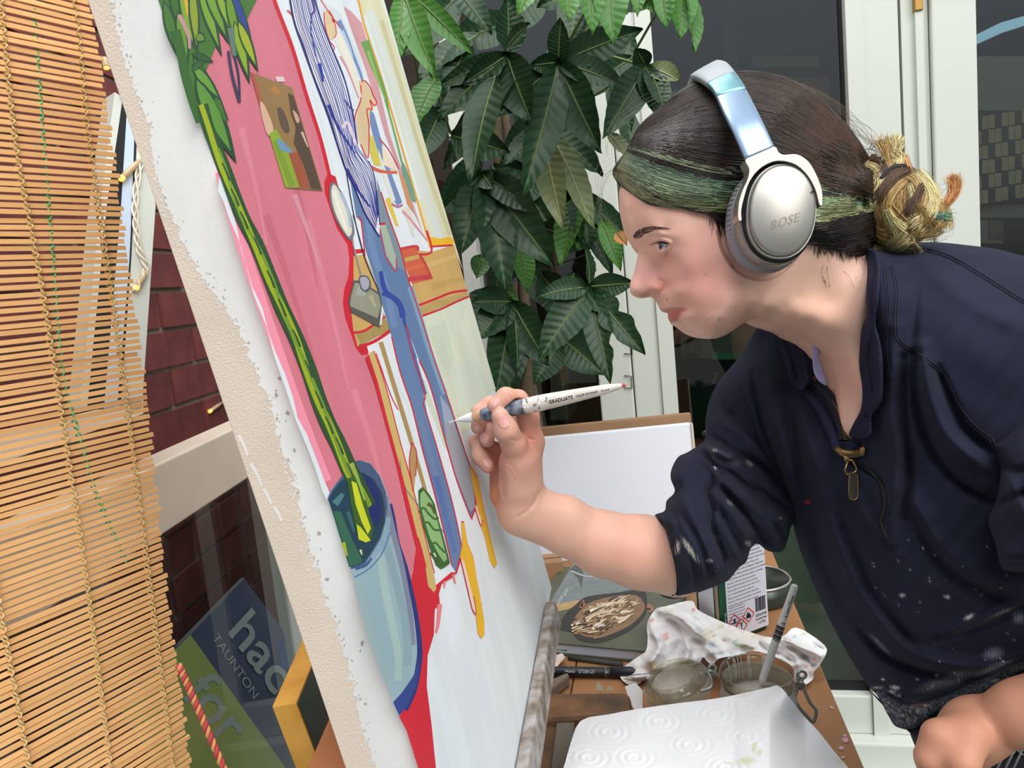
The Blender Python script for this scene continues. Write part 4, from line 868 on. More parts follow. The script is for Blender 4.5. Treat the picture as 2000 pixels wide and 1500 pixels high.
def tint(C, px, x, y, rx, ry, col, a):
    m = a*np.exp(-(((px[:, 0]-x)/rx)**2+((px[:, 1]-y)/ry)**2)); return C*(1-m[:, None])+lin(col)*m[:, None]
for (x, y, rx, ry, col, a) in ((1040, 850, 26, 50, (216, 138, 124), .7), (985, 900, 26, 40, (206, 128, 116), .45), (960, 960, 20, 50, (206, 130, 110), .6), (1010, 775, 30, 14, (212, 142, 120), .6), (945, 820, 18, 40, (210, 140, 128), .5), (955, 900, 16, 20, (214, 140, 130), .6), (1230, 1080, 90, 50, (218, 160, 142), .6), (985, 850, 12, 14, (214, 150, 140), .3)): aC = tint(aC, ap, x, y, rx, ry, col, a)
lC = np.tile(lin((198, 142, 116)), (len(lV), 1))  # left hand's skin coloured darker for the shade it is in
n1, n2 = len(headV), len(headV)+len(aV)
# hidden core: shoulders, trunk and legs down to the ground, so the figure really stands
def ground(p, h): q = np.array(p); q[2] = h; return q
hipL, hipR = P(2040, 1500, .71), P(1990, 1500, .83); sh = P(1740, 760, .71)
g3lo = np.min([hipL, hipR, sh, ground(hipL, 0)], 0)-.2; g3hi = np.max([hipL, hipR, sh], 0)+.2; g3 = SDF(g3lo, g3hi, .012)
f3 = g3.new(); g3.chain(f3, [sh, P(1860, 1100, .74), (hipL+hipR)/2], [.075, .085, .095], .04)
for hpn in (hipL, hipR): g3.chain(f3, [hpn, ground(hpn+[.05, .02, 0], .45), ground(hpn+[.08, .08, 0], .07)], [.070, .05, .035], .03); g3.cap(f3, ground(hpn+[.08, .08, 0], .045), ground(hpn+[-.06, .06, 0], .035), .04, .03, .02)
g3.chain(f3, [sh, P(1530, 770, .80), P(1460, 960, .765), P(1390, 1060, .735)], [.05, .026, .022, .020], .03); g3.chain(f3, [sh, P(1960, 700, .62), P(2330, 1150, .56), P(2110, 1345, .53)], [.06, .045, .036, .030], .03)
cV_, cF_ = surface_nets(f3, g3.lo, g3.h); cC = np.tile(lin((214, 160, 138)), (len(cV_), 1)); n3 = n2+len(lV)
bodyV = np.concatenate([headV, aV, lV, cV_]); bodyF = np.concatenate([headF, aF+n1, lF+n2, cF_+n3]); bodyC = np.concatenate([headC, aC, lC, cC])
person = add('person', bodyV, bodyF, M_skin, cols=bodyC, label='painter in a navy half-zip top, green-streaked hair in a bun, leaning in to paint', cat='person')
bvh = BVHTree.FromPolygons([tuple(v) for v in np.concatenate([headV, aV])], [tuple(f) for f in np.concatenate([headF, aF+n1])])
def hit(tree, px, py, off=.0005):
    px = np.atleast_1d(px); py = np.atleast_1d(py); out = []
    for x, y in zip(px, py):
        d = unit(P(x, y, 1.0)-CAM); h = tree.ray_cast(Vector(CAM), Vector(d))
        out.append(np.array(h[0])-d*off if h[0] is not None else np.full(3, np.nan))
    return np.array(out)
def patch(tree, outline, lift, name, m, parent, cols=None, step=2.0, **kw):
    q, Fq, d = region(outline, step); V = hit(tree, q[:, 0], q[:, 1], 0); ok = ~np.isnan(V[:, 0])
    if not ok.all(): V[~ok] = V[ok].mean(0)
    dd = np.array([unit(v-CAM) for v in V]); V = V-dd*(lift*np.minimum(1, .7+d/4))[:, None]
    return add(name, V, Fq, m, parent, **kw)
M_nail = mat('nail', (218, 162, 156), .3, spec=.4)
def ell(x, y, rx, ry, a=0, n=22):
    t = np.arange(n)*2*np.pi/n; c, s = math.cos(math.radians(a)), math.sin(math.radians(a)); u, v = rx*np.cos(t), ry*np.sin(t); return np.stack([x+u*c-v*s, y+u*s+v*c], 1)
for nm in ((983, 824, 10.5, 14, -28), (968, 788, 5.5, 11, 32), (946, 856, 9.5, 12, -18), (952, 905, 8.5, 10, -40), (934, 834, 6, 7, 10)): patch(bvh, ell(*nm), .0007, 'fingernail', M_nail, person, step=1.6)
# ---- eye, brow, lashes
M_eye = mat('eye_white', (206, 198, 196), .12, attr='Col', spec=.6)
eyew = catmull([(1284.5, 477.5), (1289, 474.6), (1295, 473.2), (1301, 473.4), (1304.5, 476), (1302, 481), (1298, 486), (1293.5, 490), (1289.5, 487), (1286, 482)], 4, True)
eye = patch(bvh, eyew, .00035, 'eye', mat('eye_white', (200, 196, 200), .1, spec=.6), person, step=.8)
patch(bvh, ell(1290.8, 481, 4.0, 6.6, 12), .0006, 'iris', mat('iris_grey', (92, 98, 98), .08, spec=.6), eye, step=.7); patch(bvh, ell(1289.4, 481.2, 2.0, 3.4, 12), .0008, 'pupil', mat('pupil', (16, 16, 18), .05, spec=.7), eye, step=.6)
patch(bvh, ell(1292.5, 477.8, .9, 1.1, 0), .0010, 'catchlight', mat('wet_highlight', (235, 240, 245), .05, spec=.8), eye, step=.5)
def hairs(name, pairs, r, col, parent, tree=bvh, lift=.001, m=M_hair, curve=0, nseg=5):
    L_, R_, C_ = [], [], []
    for a, b, la, lb in pairs:
        a, b = np.array(a, float), np.array(b, float); t = np.linspace(0, 1, nseg)[:, None]; n_ = np.array([-(b-a)[1], (b-a)[0]]); q = a*(1-t)+b*t+n_*curve*(t*(1-t))
        w3 = hit(tree, q[:, 0], q[:, 1], .0003)
        if np.isnan(w3).any():
            z = Z0-.03; base = w3[~np.isnan(w3[:, 0])]; z = to_px(base)[0, 2] if len(base) else Z0-.03; w3 = P(q[:, 0], q[:, 1], z)
        w3 = w3-FW*(la*(1-t)+lb*t); L_.append(w3); R_.append(r); C_.append(np.tile(lin(col)*rng.uniform(.7, 1.3), (nseg, 1)))
    V, Fq, C = strands(L_, R_, C_); return add(name, V, Fq, m, parent, cols=C)
br_t = catmull([(1236, 462), (1243, 454), (1255, 446), (1270, 443), (1285, 443), (1303, 446)], 10); br_b = catmull([(1240, 466), (1250, 465), (1258, 459), (1270, 451), (1286, 447), (1303, 446.5)], 10)
pr = []
for i in range(130):
    s = rng.uniform(0, 1)**1.25*.98; f = rng.uniform(0, 1); k_ = s*(len(br_t)-1); i0 = int(k_); a = br_t[i0]*f+br_b[i0]*(1-f); t = br_t[min(i0+3, len(br_t)-1)]-br_t[i0]; t = t/(np.linalg.norm(t)+1e-9)
    pr.append((a-t*2, a+t*rng.uniform(7, 11)+np.array([0, -rng.uniform(1, 4)*(1-s)]), .0001, .0006))
hairs('eyebrow', pr, .00018, (84, 60, 52), person)
pr = []
for s in np.linspace(0, 1, 26):
    a = np.array([1281+25*s, 477.5-5.2*math.sin(math.pi*min(1, .12+s*.95))]); pr.append((a, a+np.array([-12+7*s, 5.5-5*s]), .0012, .0040))
hairs('eyelashes', pr, .00026, (30, 22, 22), person, curve=.25)
hairs('lid_line', [((1281, 478), (1293, 472.6), .0009, .0009), ((1292, 472.8), (1307, 476.5), .0009, .0008)], .00042, (70, 44, 42), person)
# ---- hair
sil = [(1212, 364), (1202, 352), (1196, 336), (1205, 317), (1224, 292), (1241, 257), (1261, 232), (1295, 205), (1335, 171), (1390, 147), (1447, 138), (1493, 141), (1542, 153), (1596, 185), (1637, 226), (1662, 252), (1691, 294), (1712, 340), (1722, 390), (1720, 440), (1712, 490), (1702, 506)]
hline = [(1702, 506), (1683, 497), (1666, 478), (1640, 486), (1617, 484), (1588, 472), (1545, 476), (1500, 470), (1450, 452), (1420, 438), (1395, 420), (1368, 408), (1329, 408), (1297, 405), (1265, 399), (1238, 382), (1212, 364)]
hair_out = np.concatenate([catmull(sil, 4)[:-1], catmull(hline, 4)[:-1]])
silc, hlc = catmull(sil, 4), catmull(hline, 4)
def w_hair0(pts):
    ds, _, _ = seg_dist(pts, silc, False); dh, _, _ = seg_dist(pts, hlc, False)
    base = np.maximum(G(pts), .004)
    Rs = 12+30*np.clip((pts[:, 0]-1590)/100, 0, 1); w = np.maximum((base+.007)*rnd(ds, Rs), 0); dho, _, _ = seg_dist(pts, head_out); ih = inside(pts, head_out)
    wh = np.where(ih, np.maximum(base, .0035)*rnd(np.where(ih, dho, 0), 11), 0)
    t = np.minimum(.0008+dh*.00022, .007); taper = np.clip(ds/10, 0, 1)
    return under_cup(pts, np.where(dh < 34, np.minimum(w, wh+t*np.maximum(taper, .15)), w), .0630)
_gx, _gy = np.arange(1150, 1781, 3.0), np.arange(110, 541, 3.0); _GX, _GY = np.meshgrid(_gx, _gy); _GW = w_hair0(np.stack([_GX.ravel(), _GY.ravel()], 1)).reshape(_GX.shape)
def w_hair(p):
    fx = np.clip((p[:, 0]-1150)/3, 0, len(_gx)-1.001); fy = np.clip((p[:, 1]-110)/3, 0, len(_gy)-1.001); ix, iy = fx.astype(int), fy.astype(int); fx, fy = fx-ix, fy-iy
    return _GW[iy, ix]*(1-fx)*(1-fy)+_GW[iy, ix+1]*fx*(1-fy)+_GW[iy+1, ix]*(1-fx)*fy+_GW[iy+1, ix+1]*fx*fy
q, Fq, d = region(hair_out, 3.0); wq = w_hair0(q)
strk = catmull([(1225, 300), (1290, 328), (1380, 352), (1450, 358), (1600, 388), (1694, 392)], 6); strb = catmull([(1200, 350), (1260, 392), (1340, 406), (1440, 400), (1600, 435), (1694, 415)], 6)
DARK = (32, 26, 22)
def hair_col(pts, f):   # f: 0 at the crown, 1 at the hairline below
    c = np.tile(lin(DARK), (len(pts), 1)); return c
bandpoly = np.concatenate([strk, strb[::-1]])
mk = softmask(q, bandpoly, 8); cc = lin(DARK)*(1-mk[:, None])+lin((104, 122, 92))*mk[:, None]
brown = np.clip((q[:, 0]-1500)/150, 0, 1)*.6*(1-mk); cc = cc*(1-brown[:, None])+lin((66, 48, 38))*brown[:, None]
VA = P(q[:, 0], q[:, 1], Z0-wq); VB = VA+FW*(2*wq)[:, None]; onsil = wq < .0006
# one shell: near side, far side, shared along the silhouette
nA = len(VA); inn = ~onsil; bi = np.where(inn, np.cumsum(inn)-1+nA, np.arange(nA))
hair = add('hair', np.concatenate([VA, VB[inn]]), np.concatenate([Fq, bi[Fq][:, ::-1]]), M_hairbase, person, cols=np.concatenate([cc, cc[inn]]))
guides = [[(1243, 256), (1300, 203), (1380, 156), (1450, 141), (1540, 155), (1625, 216), (1694, 305)],
 [(1240, 262), (1320, 222), (1420, 196), (1520, 212), (1610, 272), (1660, 322), (1696, 352)],
 [(1236, 270), (1310, 258), (1420, 256), (1520, 270), (1600, 312), (1655, 350), (1697, 372)],
 [(1233, 278), (1310, 290), (1420, 314), (1520, 320), (1600, 348), (1655, 370), (1698, 382)],
 [(1229, 287), (1300, 306), (1400, 332), (1500, 344), (1600, 364), (1655, 380), (1698, 388)],
 [(1224, 300), (1290, 328), (1380, 352), (1500, 366), (1600, 386), (1655, 390), (1698, 392)],
 [(1212, 318), (1280, 352), (1370, 374), (1500, 384), (1600, 398), (1655, 398), (1698, 396)],
 [(1203, 334), (1270, 372), (1350, 392), (1480, 398), (1600, 412), (1655, 406), (1698, 400)],
 [(1200, 346), (1256, 390), (1340, 405), (1470, 408), (1600, 428), (1655, 416), (1698, 406)],
 [(1330, 404), (1380, 412), (1430, 424), (1520, 436), (1600, 444), (1655, 430), (1700, 414)],
 [(1368, 409), (1405, 428), (1445, 448), (1540, 468), (1610, 474), (1660, 455), (1702, 430)],
 [(1400, 424), (1440, 449), (1500, 470), (1580, 474), (1640, 482), (1680, 488), (1704, 480)]]
GD = np.array([catmull(gd, 4)[::1] for gd in guides])
LN, CN, RN = [], [], []
cum = np.array([0, 1.35, 2.6, 3.6, 4.2, 5.0, 5.9, 6.8, 7.5, 8.1, 8.8, 9.6]); 
for i in range(3600):
    u = rng.uniform(0, 9.6); f = np.interp(u, cum, np.arange(12)); i0 = min(int(f), 10); t = f-i0; c = GD[i0]*(1-t)+GD[i0+1]*t
    ph = rng.uniform(0, 6.28); s = np.linspace(0, 1, len(c)); c = c+np.stack([0*s, rng.normal(0, 1.6)*np.sin(s*3+ph)+rng.normal(0, .8)*np.sin(s*9+ph)], 1)
    a = rng.uniform(0, .25) if rng.uniform() < .45 else 0; b = rng.uniform(.55, 1) if rng.uniform() < .4 else 1
    ss = np.linspace(a, b, 18); c = np.stack([np.interp(ss, s, c[:, k]) for k in (0, 1)], 1)
    z = Z0-w_hair(c)-rng.uniform(.0005, .0020); LN.append(P(c[:, 0], c[:, 1], z)); RN.append(rng.uniform(.00018, .00036))
    if f < 3.75: col = np.array(DARK)*rng.uniform(.6, 1.3)+np.array([46, 30, 20])*max(0, rng.normal(.12, .3)); cl = np.tile(lin(col), (18, 1)); k = np.clip((c[:, 0]-1480)/180, 0, 1)[:, None]; cl = cl*(1-k*.5)+lin((92, 66, 50))*k*.5*rng.uniform(.4, 1.4)
    elif f < 4.25: cl = np.tile(lin(np.array((140, 154, 116))*rng.uniform(.5, 1.15)), (18, 1)) if rng.uniform() < .7 else np.tile(lin(DARK), (18, 1))
    elif f < 4.8: cl = np.tile(lin(np.array(DARK)*rng.uniform(.7, 1.4)), (18, 1))
    elif f < 8.45:
        k = (f-4.8)/3.6; col = np.array((124, 160, 134))*(1-k)+np.array((180, 184, 130))*k; col = col*rng.uniform(.55, 1.18)
        if rng.uniform() < .13: col = np.array((52, 56, 44))
        cl = np.tile(lin(col), (18, 1)); kk = np.clip((1236-c[:, 0])/24, 0, 1)[:, None]*.7; cl = cl*(1-kk)+lin((150, 140, 100))*kk
        if k > .8: cl = cl*.9
    else: cl = np.tile(lin(np.array((40, 32, 30))*rng.uniform(.6, 1.5)), (18, 1))
    LN.append; CN.append(cl)
V, Fq2, C = strands(np.array(LN), np.array(RN), np.array(CN)); add('hair_strands', V, Fq2, M_hair, hair, cols=C, kind='stuff')
# fly-away hairs at forehead, crown and nape
LN, CN, RN = [], [], []
def wisp(pts, n, sx, col, r=.00013, zoff=0):
    for _ in range(n):
        c = catmull(np.array(pts, float)+rng.normal(0, sx, (len(pts), 2)), 6); ss = np.linspace(0, 1, 20); s0_ = np.linspace(0, 1, len(c)); c = np.stack([np.interp(ss, s0_, c[:, k]) for k in (0, 1)], 1)
        LN.append(P(c[:, 0], c[:, 1], Z0-.004+zoff+rng.normal(0, .004))); RN.append(r*rng.uniform(.7, 1.3)); CN.append(np.tile(lin(np.array(col)*rng.uniform(.7, 1.2)), (20, 1)))
wisp([(1330, 190), (1270, 195), (1215, 240), (1190, 300)], 6, 9, (110, 120, 84), .0001); wisp([(1240, 300), (1190, 330), (1168, 400), (1180, 450), (1215, 470)], 4, 9, (150, 150, 120), .00009); wisp([(1215, 330), (1180, 350), (1170, 410), (1200, 450)], 4, 8, (110, 110, 84), .0001)
wisp([(1560, 160), (1640, 215), (1700, 280), (1740, 300)], 10, 7, (120, 96, 76)); wisp([(1640, 230), (1690, 265), (1715, 290), (1740, 300)], 12, 10, (110, 84, 60))
wisp([(1590, 470), (1600, 515), (1640, 545), (1665, 552)], 8, 7, (80, 56, 46), zoff=-.052); wisp([(1620, 480), (1610, 530), (1625, 560)], 5, 6, (80, 56, 46), zoff=-.055)
V, Fq2, C = strands(np.array(LN), np.array(RN), np.array(CN)); add('flyaway_hair', V, Fq2, M_hair, hair, cols=C, kind='stuff')
pr = []
for i in range(70):
    s = rng.uniform(0, 1); a = np.array([1385+60*s, 415+38*s])+rng.normal(0, 3, 2); pr.append((a, a+np.array([rng.uniform(-6, 26), rng.uniform(16, 44)]), .0006, .0003))
hairs('sideburn_hair', pr, .00015, (70, 50, 44), hair, nseg=6)
pr = []
for i in range(90):
    s = rng.uniform(0, 1); a = np.array([1585+105*s, 472+14*s])+rng.normal(0, 3, 2); pr.append((a, a+np.array([rng.uniform(-8, 14), rng.uniform(14, 34)]), .0008, .0003))
hairs('nape_hair', pr, .00016, (56, 42, 38), hair, nseg=6)
# bun
BC = np.array([1766., 402.]); BRx, BRy = 78., 92.
def zb_(p): r2 = ((p[:, 0]-BC[0])/BRx)**2+((p[:, 1]-BC[1])/BRy)**2; return Z0-.036*np.sqrt(np.clip(1-r2*.9, .02, 1))
bo = catmull([(1690, 350), (1712, 330), (1740, 318), (1775, 322), (1800, 340), (1822, 372), (1836, 410), (1830, 445), (1800, 470), (1760, 492), (1715, 495), (1690, 470), (1684, 420), (1680, 385)], 5, True)
q, Fq, d = region(bo, 4); w = (Z0-zb_(q))*rnd(d, 26); w = w*(1+.10*np.sin(q[:, 0]*.16+q[:, 1]*.06)+.06*np.sin(q[:, 1]*.2-q[:, 0]*.1))
VA = P(q[:, 0], q[:, 1], Z0-w); VB = VA+FW*(2*w)[:, None]; inn = d > 0; nA = len(VA); bi = np.where(inn, np.cumsum(inn)-1+nA, np.arange(nA))
cb = lin((92, 70, 44))[None]*(1+.3*np.sin(q[:, 0]*.2+q[:, 1]*.05))[:, None]; dk = softmask(q, [(1670, 360), (1700, 350), (1715, 400), (1700, 470), (1720, 520), (1660, 520)], 20)[:, None]; cb = cb*(1-dk)+lin((40, 32, 26))*dk
bun = add('hair_bun', np.concatenate([VA, VB[inn]]), np.concatenate([Fq, bi[Fq][:, ::-1]]), M_hairbase, person, cols=np.concatenate([cb, cb[inn]]))
BL, GO, OR, TE, DB = (236, 212, 152), (204, 168, 104), (220, 152, 92), (110, 170, 150), (88, 64, 42)
locks = [([(1690, 322), (1708, 328), (1720, 348), (1717, 372), (1700, 394)], BL, 9, 60), ([(1742, 330), (1733, 303), (1724, 274)], GO, 8, 46), ([(1740, 330), (1747, 298), (1753, 268)], BL, 7, 40), ([(1756, 300), (1768, 306), (1775, 328)], OR, 2.5, 14), ([(1755, 322), (1760, 310), (1752, 302)], BL, 7, 30),
 ([(1778, 332), (1752, 343), (1733, 362), (1717, 392)], DB, 9, 50), ([(1770, 350), (1745, 375), (1732, 405), (1752, 446)], GO, 11, 80), ([(1776, 358), (1784, 392), (1775, 425), (1758, 450)], BL, 10, 80), ([(1760, 360), (1756, 395), (1762, 430)], (190, 150, 92), 11, 80), ([(1790, 335), (1812, 360), (1822, 385), (1816, 412), (1786, 436)], BL, 11, 80), ([(1804, 358), (1790, 390), (1778, 420)], DB, 9, 50),
 ([(1822, 414), (1849, 396), (1864, 372), (1863, 346)], OR, 6, 60), ([(1732, 410), (1742, 432), (1756, 450)], BL, 10, 60), ([(1686, 420), (1698, 440), (1716, 458), (1732, 466)], (208, 170, 100), 9, 70), ([(1696, 486), (1718, 490), (1745, 482), (1768, 464)], BL, 9, 80), ([(1768, 466), (1786, 458), (1812, 452), (1832, 440)], GO, 10, 70), ([(1780, 462), (1786, 480), (1790, 496)], BL, 4, 24), ([(1814, 426), (1830, 422), (1848, 426)], TE, 8, 50), ([(1812, 382), (1830, 398), (1842, 418), (1838, 440)], GO, 10, 70),
 ([(1700, 395), (1712, 420), (1722, 440)], GO, 9, 50), ([(1790, 400), (1806, 420), (1810, 440)], (160, 130, 74), 12, 70), ([(1712, 340), (1728, 334), (1748, 322)], DB, 10, 60), ([(1730, 470), (1756, 462), (1784, 452)], DB, 9, 50), ([(1700, 470), (1690, 480), (1700, 500)], GO, 6, 30), ([(1770, 340), (1790, 350), (1800, 380), (1796, 420)], GO, 10, 70), ([(1745, 345), (1728, 372), (1716, 410), (1720, 440)], (182, 142, 96), 9, 60), ([(1700, 306), (1716, 318), (1726, 340)], DB, 6, 40)]
LN, CN, RN = [], [], []
for pts, col, wd, n in locks:
    c0 = catmull(pts, 8); ss = np.linspace(0, 1, 16); s0_ = np.linspace(0, 1, len(c0)); c0 = np.stack([np.interp(ss, s0_, c0[:, k]) for k in (0, 1)], 1); t = np.gradient(c0, axis=0); t /= np.linalg.norm(t, axis=1)[:, None]; nn = np.stack([-t[:, 1], t[:, 0]], 1); zl = rng.uniform(.001, .005)
    for _ in range(int(n*3.2)):
        f = rng.normal(0, .62); tw = wd*1.25*f*(.55+.6*ss); c = c0+nn*tw[:, None]+rng.normal(0, 1.6, (1, 2))+np.outer(ss**2, rng.normal(0, 6, 2))+np.stack([np.sin(ss*7+rng.uniform(0, 6)), np.cos(ss*6+rng.uniform(0, 6))], 1)*rng.uniform(0, 1.5); zz = zb_(c)-zl-.002*math.sqrt(max(0, 1-min(1, f*f)))-rng.uniform(0, .002)
        LN.append(P(c[:, 0], c[:, 1], zz)); RN.append(rng.uniform(.00014, .00028)); cl = np.tile(lin(np.clip(np.array(col)*rng.uniform(.55, 1.25), 0, 255)), (16, 1)); k = np.exp(-ss*5)[:, None]*.55; CN.append(cl*(1-k)+lin(DB)*k)
V, Fq2, C = strands(np.array(LN), np.array(RN), np.array(CN)); add('bun_strands', V, Fq2, M_hair, bun, cols=C, kind='stuff')
LN, CN, RN = [], [], []
wisp([(1690, 300), (1710, 285), (1722, 300), (1712, 318)], 14, 7, (100, 76, 50)); wisp([(1830, 400), (1856, 380), (1860, 360)], 8, 9, (170, 130, 80)); wisp([(1820, 470), (1850, 450), (1854, 420), (1838, 405)], 10, 6, (110, 90, 70)); wisp([(1690, 440), (1672, 470), (1690, 480)], 20, 8, (100, 78, 50)); wisp([(1750, 490), (1760, 505), (1780, 512)], 14, 9, (150, 120, 70))
V, Fq2, C = strands(np.array(LN), np.array(RN), np.array(CN)); add('flyaway_hair', V, Fq2, M_hair, bun, cols=C, kind='stuff')
LN, CN, RN = [], [], []
def tie_in(n, a0, a1, b0_, b1_, mid_, col):
    for _ in range(n):
        u = rng.uniform(0, 1); a = np.array(a0)*(1-u)+np.array(a1)*u+np.array([rng.uniform(-45, 25), 0]); u2 = np.clip(u+rng.normal(0, .12), 0, 1); b = np.array(b0_)*(1-u2)+np.array(b1_)*u2; c = catmull([a, (a+b)/2+np.array(mid_)+rng.normal(0, 2, 2), b], 8); c = c[np.linspace(0, len(c)-1, 14).astype(int)]
        ww = np.maximum(w_hair(c), np.where(((c[:, 0]-BC[0])/BRx)**2+((c[:, 1]-BC[1])/BRy)**2 < 1.05, Z0-zb_(c), 0))+rng.uniform(.001, .003); LN.append(P(c[:, 0], c[:, 1], Z0-ww)); RN.append(rng.uniform(.0002, .00034)); CN.append(np.tile(lin(np.array(col)*rng.uniform(.6, 1.3)), (14, 1)))
tie_in(300, (1600, 452), (1650, 488), (1706, 408), (1730, 486), (0, 4), (38, 30, 26)); tie_in(120, (1640, 385), (1640, 425), (1704, 388), (1708, 412), (0, 0), (150, 156, 108)); tie_in(260, (1640, 270), (1640, 380), (1716, 340), (1708, 396), (4, -2), (58, 42, 34)); tie_in(120, (1660, 478), (1690, 500), (1720, 450), (1740, 494), (0, 2), (44, 34, 28))
V, Fq2, C = strands(np.array(LN), np.array(RN), np.array(CN)); add('gathered_hair', V, Fq2, M_hair, bun, cols=C, kind='stuff')
M_tie = mat('hair_tie', (24, 24, 30), .8)
tp = catmull([(1722, 352), (1734, 338), (1750, 328), (1768, 327)], 8); V1 = tube(P(tp[:, 0], tp[:, 1], zb_(tp)-.004), .0030, 8); tp = catmull([(1687, 412), (1686, 396), (1694, 384), (1706, 378)], 8); V2 = tube(P(tp[:, 0], tp[:, 1], zb_(tp)-.003), .0032, 8); V, Fc = join([V1, V2]); add('hair_tie', V, Fc, M_tie, bun)
# ================================================================== CLOTHES
def cloth_mat(name, c1, c2, rib=900):
    m = mat(name, c1, .95, attr='Col', var=.16, vscale=18, bump=.22, bscale=rib, bstretch=(1, 1, .25), spec=.12, sheen=.03); return m
M_navy = cloth_mat('navy_cotton', (26, 29, 46), (22, 25, 40)); M_navy2 = mat('navy_rib', (34, 37, 60), .85, var=.15, vscale=30, bump=.5, bscale=500, bstretch=(1, 1, .08), spec=.25)
M_seam = mat('navy_stitching', (22, 25, 42), .9); M_trou = mat('dark_trousers', (38, 40, 52), .9, var=.2, vscale=60, bump=.2, bscale=500)
M_zip = mat('antique_brass', (150, 126, 84), .4, 1); M_lea = mat('dark_leather', (44, 36, 32), .5)
def fold(pts, folds):
    d = np.zeros(len(pts))
    for line, amp, wd in folds:
        c = catmull(line, 5) if len(line) > 2 else np.array(line, float); dd, qn, tt = seg_dist(pts, c, False); d += 1.25*amp*np.exp(-(dd/wd)**2)*np.clip(.35+1.6*np.sin(np.pi*np.clip(tt, .04, .96)), 0, 1)
    return d
def relief(name, outline, ctrl, E, R, T, step, m, parent, folds=(), soft=None, col=(36, 39, 55), noise=.0007, colf=None, smooth=5, kind=None):
    oc = catmull(outline, smooth, True) if smooth else np.array(outline, float); q, Fq, d = region(oc, step); rb = RBF([c[:2] for c in ctrl], np.array([c[2] for c in ctrl]), 1e-3); z = rb(q)
    Eq = np.full(len(q), E) if soft is None else E*soft(q)
    nz = noise*(np.sin(q[:, 0]*.045+q[:, 1]*.02)+np.sin(q[:, 1]*.05-q[:, 0]*.031+1.3)+.7*np.sin(q[:, 0]*.11+q[:, 1]*.09))
    z = z+Eq*(1-rnd(d, R))-(fold(q, folds)+nz)*np.clip(d/10, 0, 1)
    VA = P(q[:, 0], q[:, 1], z); VB = VA+np.array([unit(v-CAM) for v in VA])*(T*rnd(d, R*1.2))[:, None]
    inn = d > 0; n = len(VA); bi = np.where(inn, np.cumsum(inn)-1+n, np.arange(n)); c = np.tile(lin(col), (n, 1))
    if colf is not None: c = colf(q, c)
    o = add(name, np.concatenate([VA, VB[inn]]), np.concatenate([Fq, bi[Fq][:, ::-1]]), m, parent, cols=np.concatenate([c, c[inn]]), kind=kind)
    return o, BVHTree.FromPolygons([tuple(v) for v in VA], [tuple(f) for f in Fq])
torso_out = [(1493, 628), (1478, 640), (1462, 668), (1440, 708), (1420, 740), (1410, 790), (1440, 860), (1480, 930), (1520, 975), (1543, 1000), (1552, 1040), (1570, 1095), (1595, 1155), (1625, 1220), (1662, 1288), (1695, 1338), (1716, 1362), (1735, 1398), (1752, 1420), (1792, 1424), (1835, 1394), (1900, 1370), (2000, 1322), (2120, 1290), (2140, 1000), (2140, 620), (2080, 520), (2000, 500), (1950, 487), (1900, 480), (1830, 473), (1780, 475), (1740, 486), (1702, 496), (1708, 560), (1706, 660), (1702, 760), (1690, 830), (1668, 850), (1650, 872), (1645, 842), (1631, 802), (1612, 768), (1590, 748), (1574, 756), (1562, 744), (1548, 692), (1530, 640)]
torso_ctrl = [(1480, 660, .775), (1440, 740, .765), (1480, 760, .735), (1530, 800, .70), (1500, 880, .715), (1545, 960, .715), (1600, 820, .668), (1600, 900, .66), (1580, 1040, .70), (1640, 880, .640), (1700, 850, .605), (1720, 700, .585), (1715, 600, .580), (1712, 520, .610), (1780, 490, .640), (1800, 620, .565), (1850, 560, .580), (1880, 700, .545), (1900, 490, .630), (2000, 520, .60), (2000, 640, .545), (2100, 700, .55), (1850, 850, .560), (1760, 900, .590), (1700, 1000, .620), (1640, 1100, .665), (1800, 1050, .590), (1950, 950, .555), (2100, 950, .56), (1900, 1150, .590), (1700, 1200, .650), (1640, 1220, .70), (1750, 1300, .655), (1900, 1280, .615), (2050, 1200, .585), (1780, 1400, .675), (1850, 1360, .650), (2050, 1300, .60), (1530, 700, .735), (1560, 770, .70), (1590, 760, .68)]
nk = np.array([(1500, 640), (1530, 700), (1575, 760), (1615, 775), (1648, 865), (1690, 830), (1706, 700), (1708, 560), (1700, 500)], float)
def soft_t(q): d, _, _ = seg_dist(q, nk, False); return np.clip((d-12)/80, .06, 1)
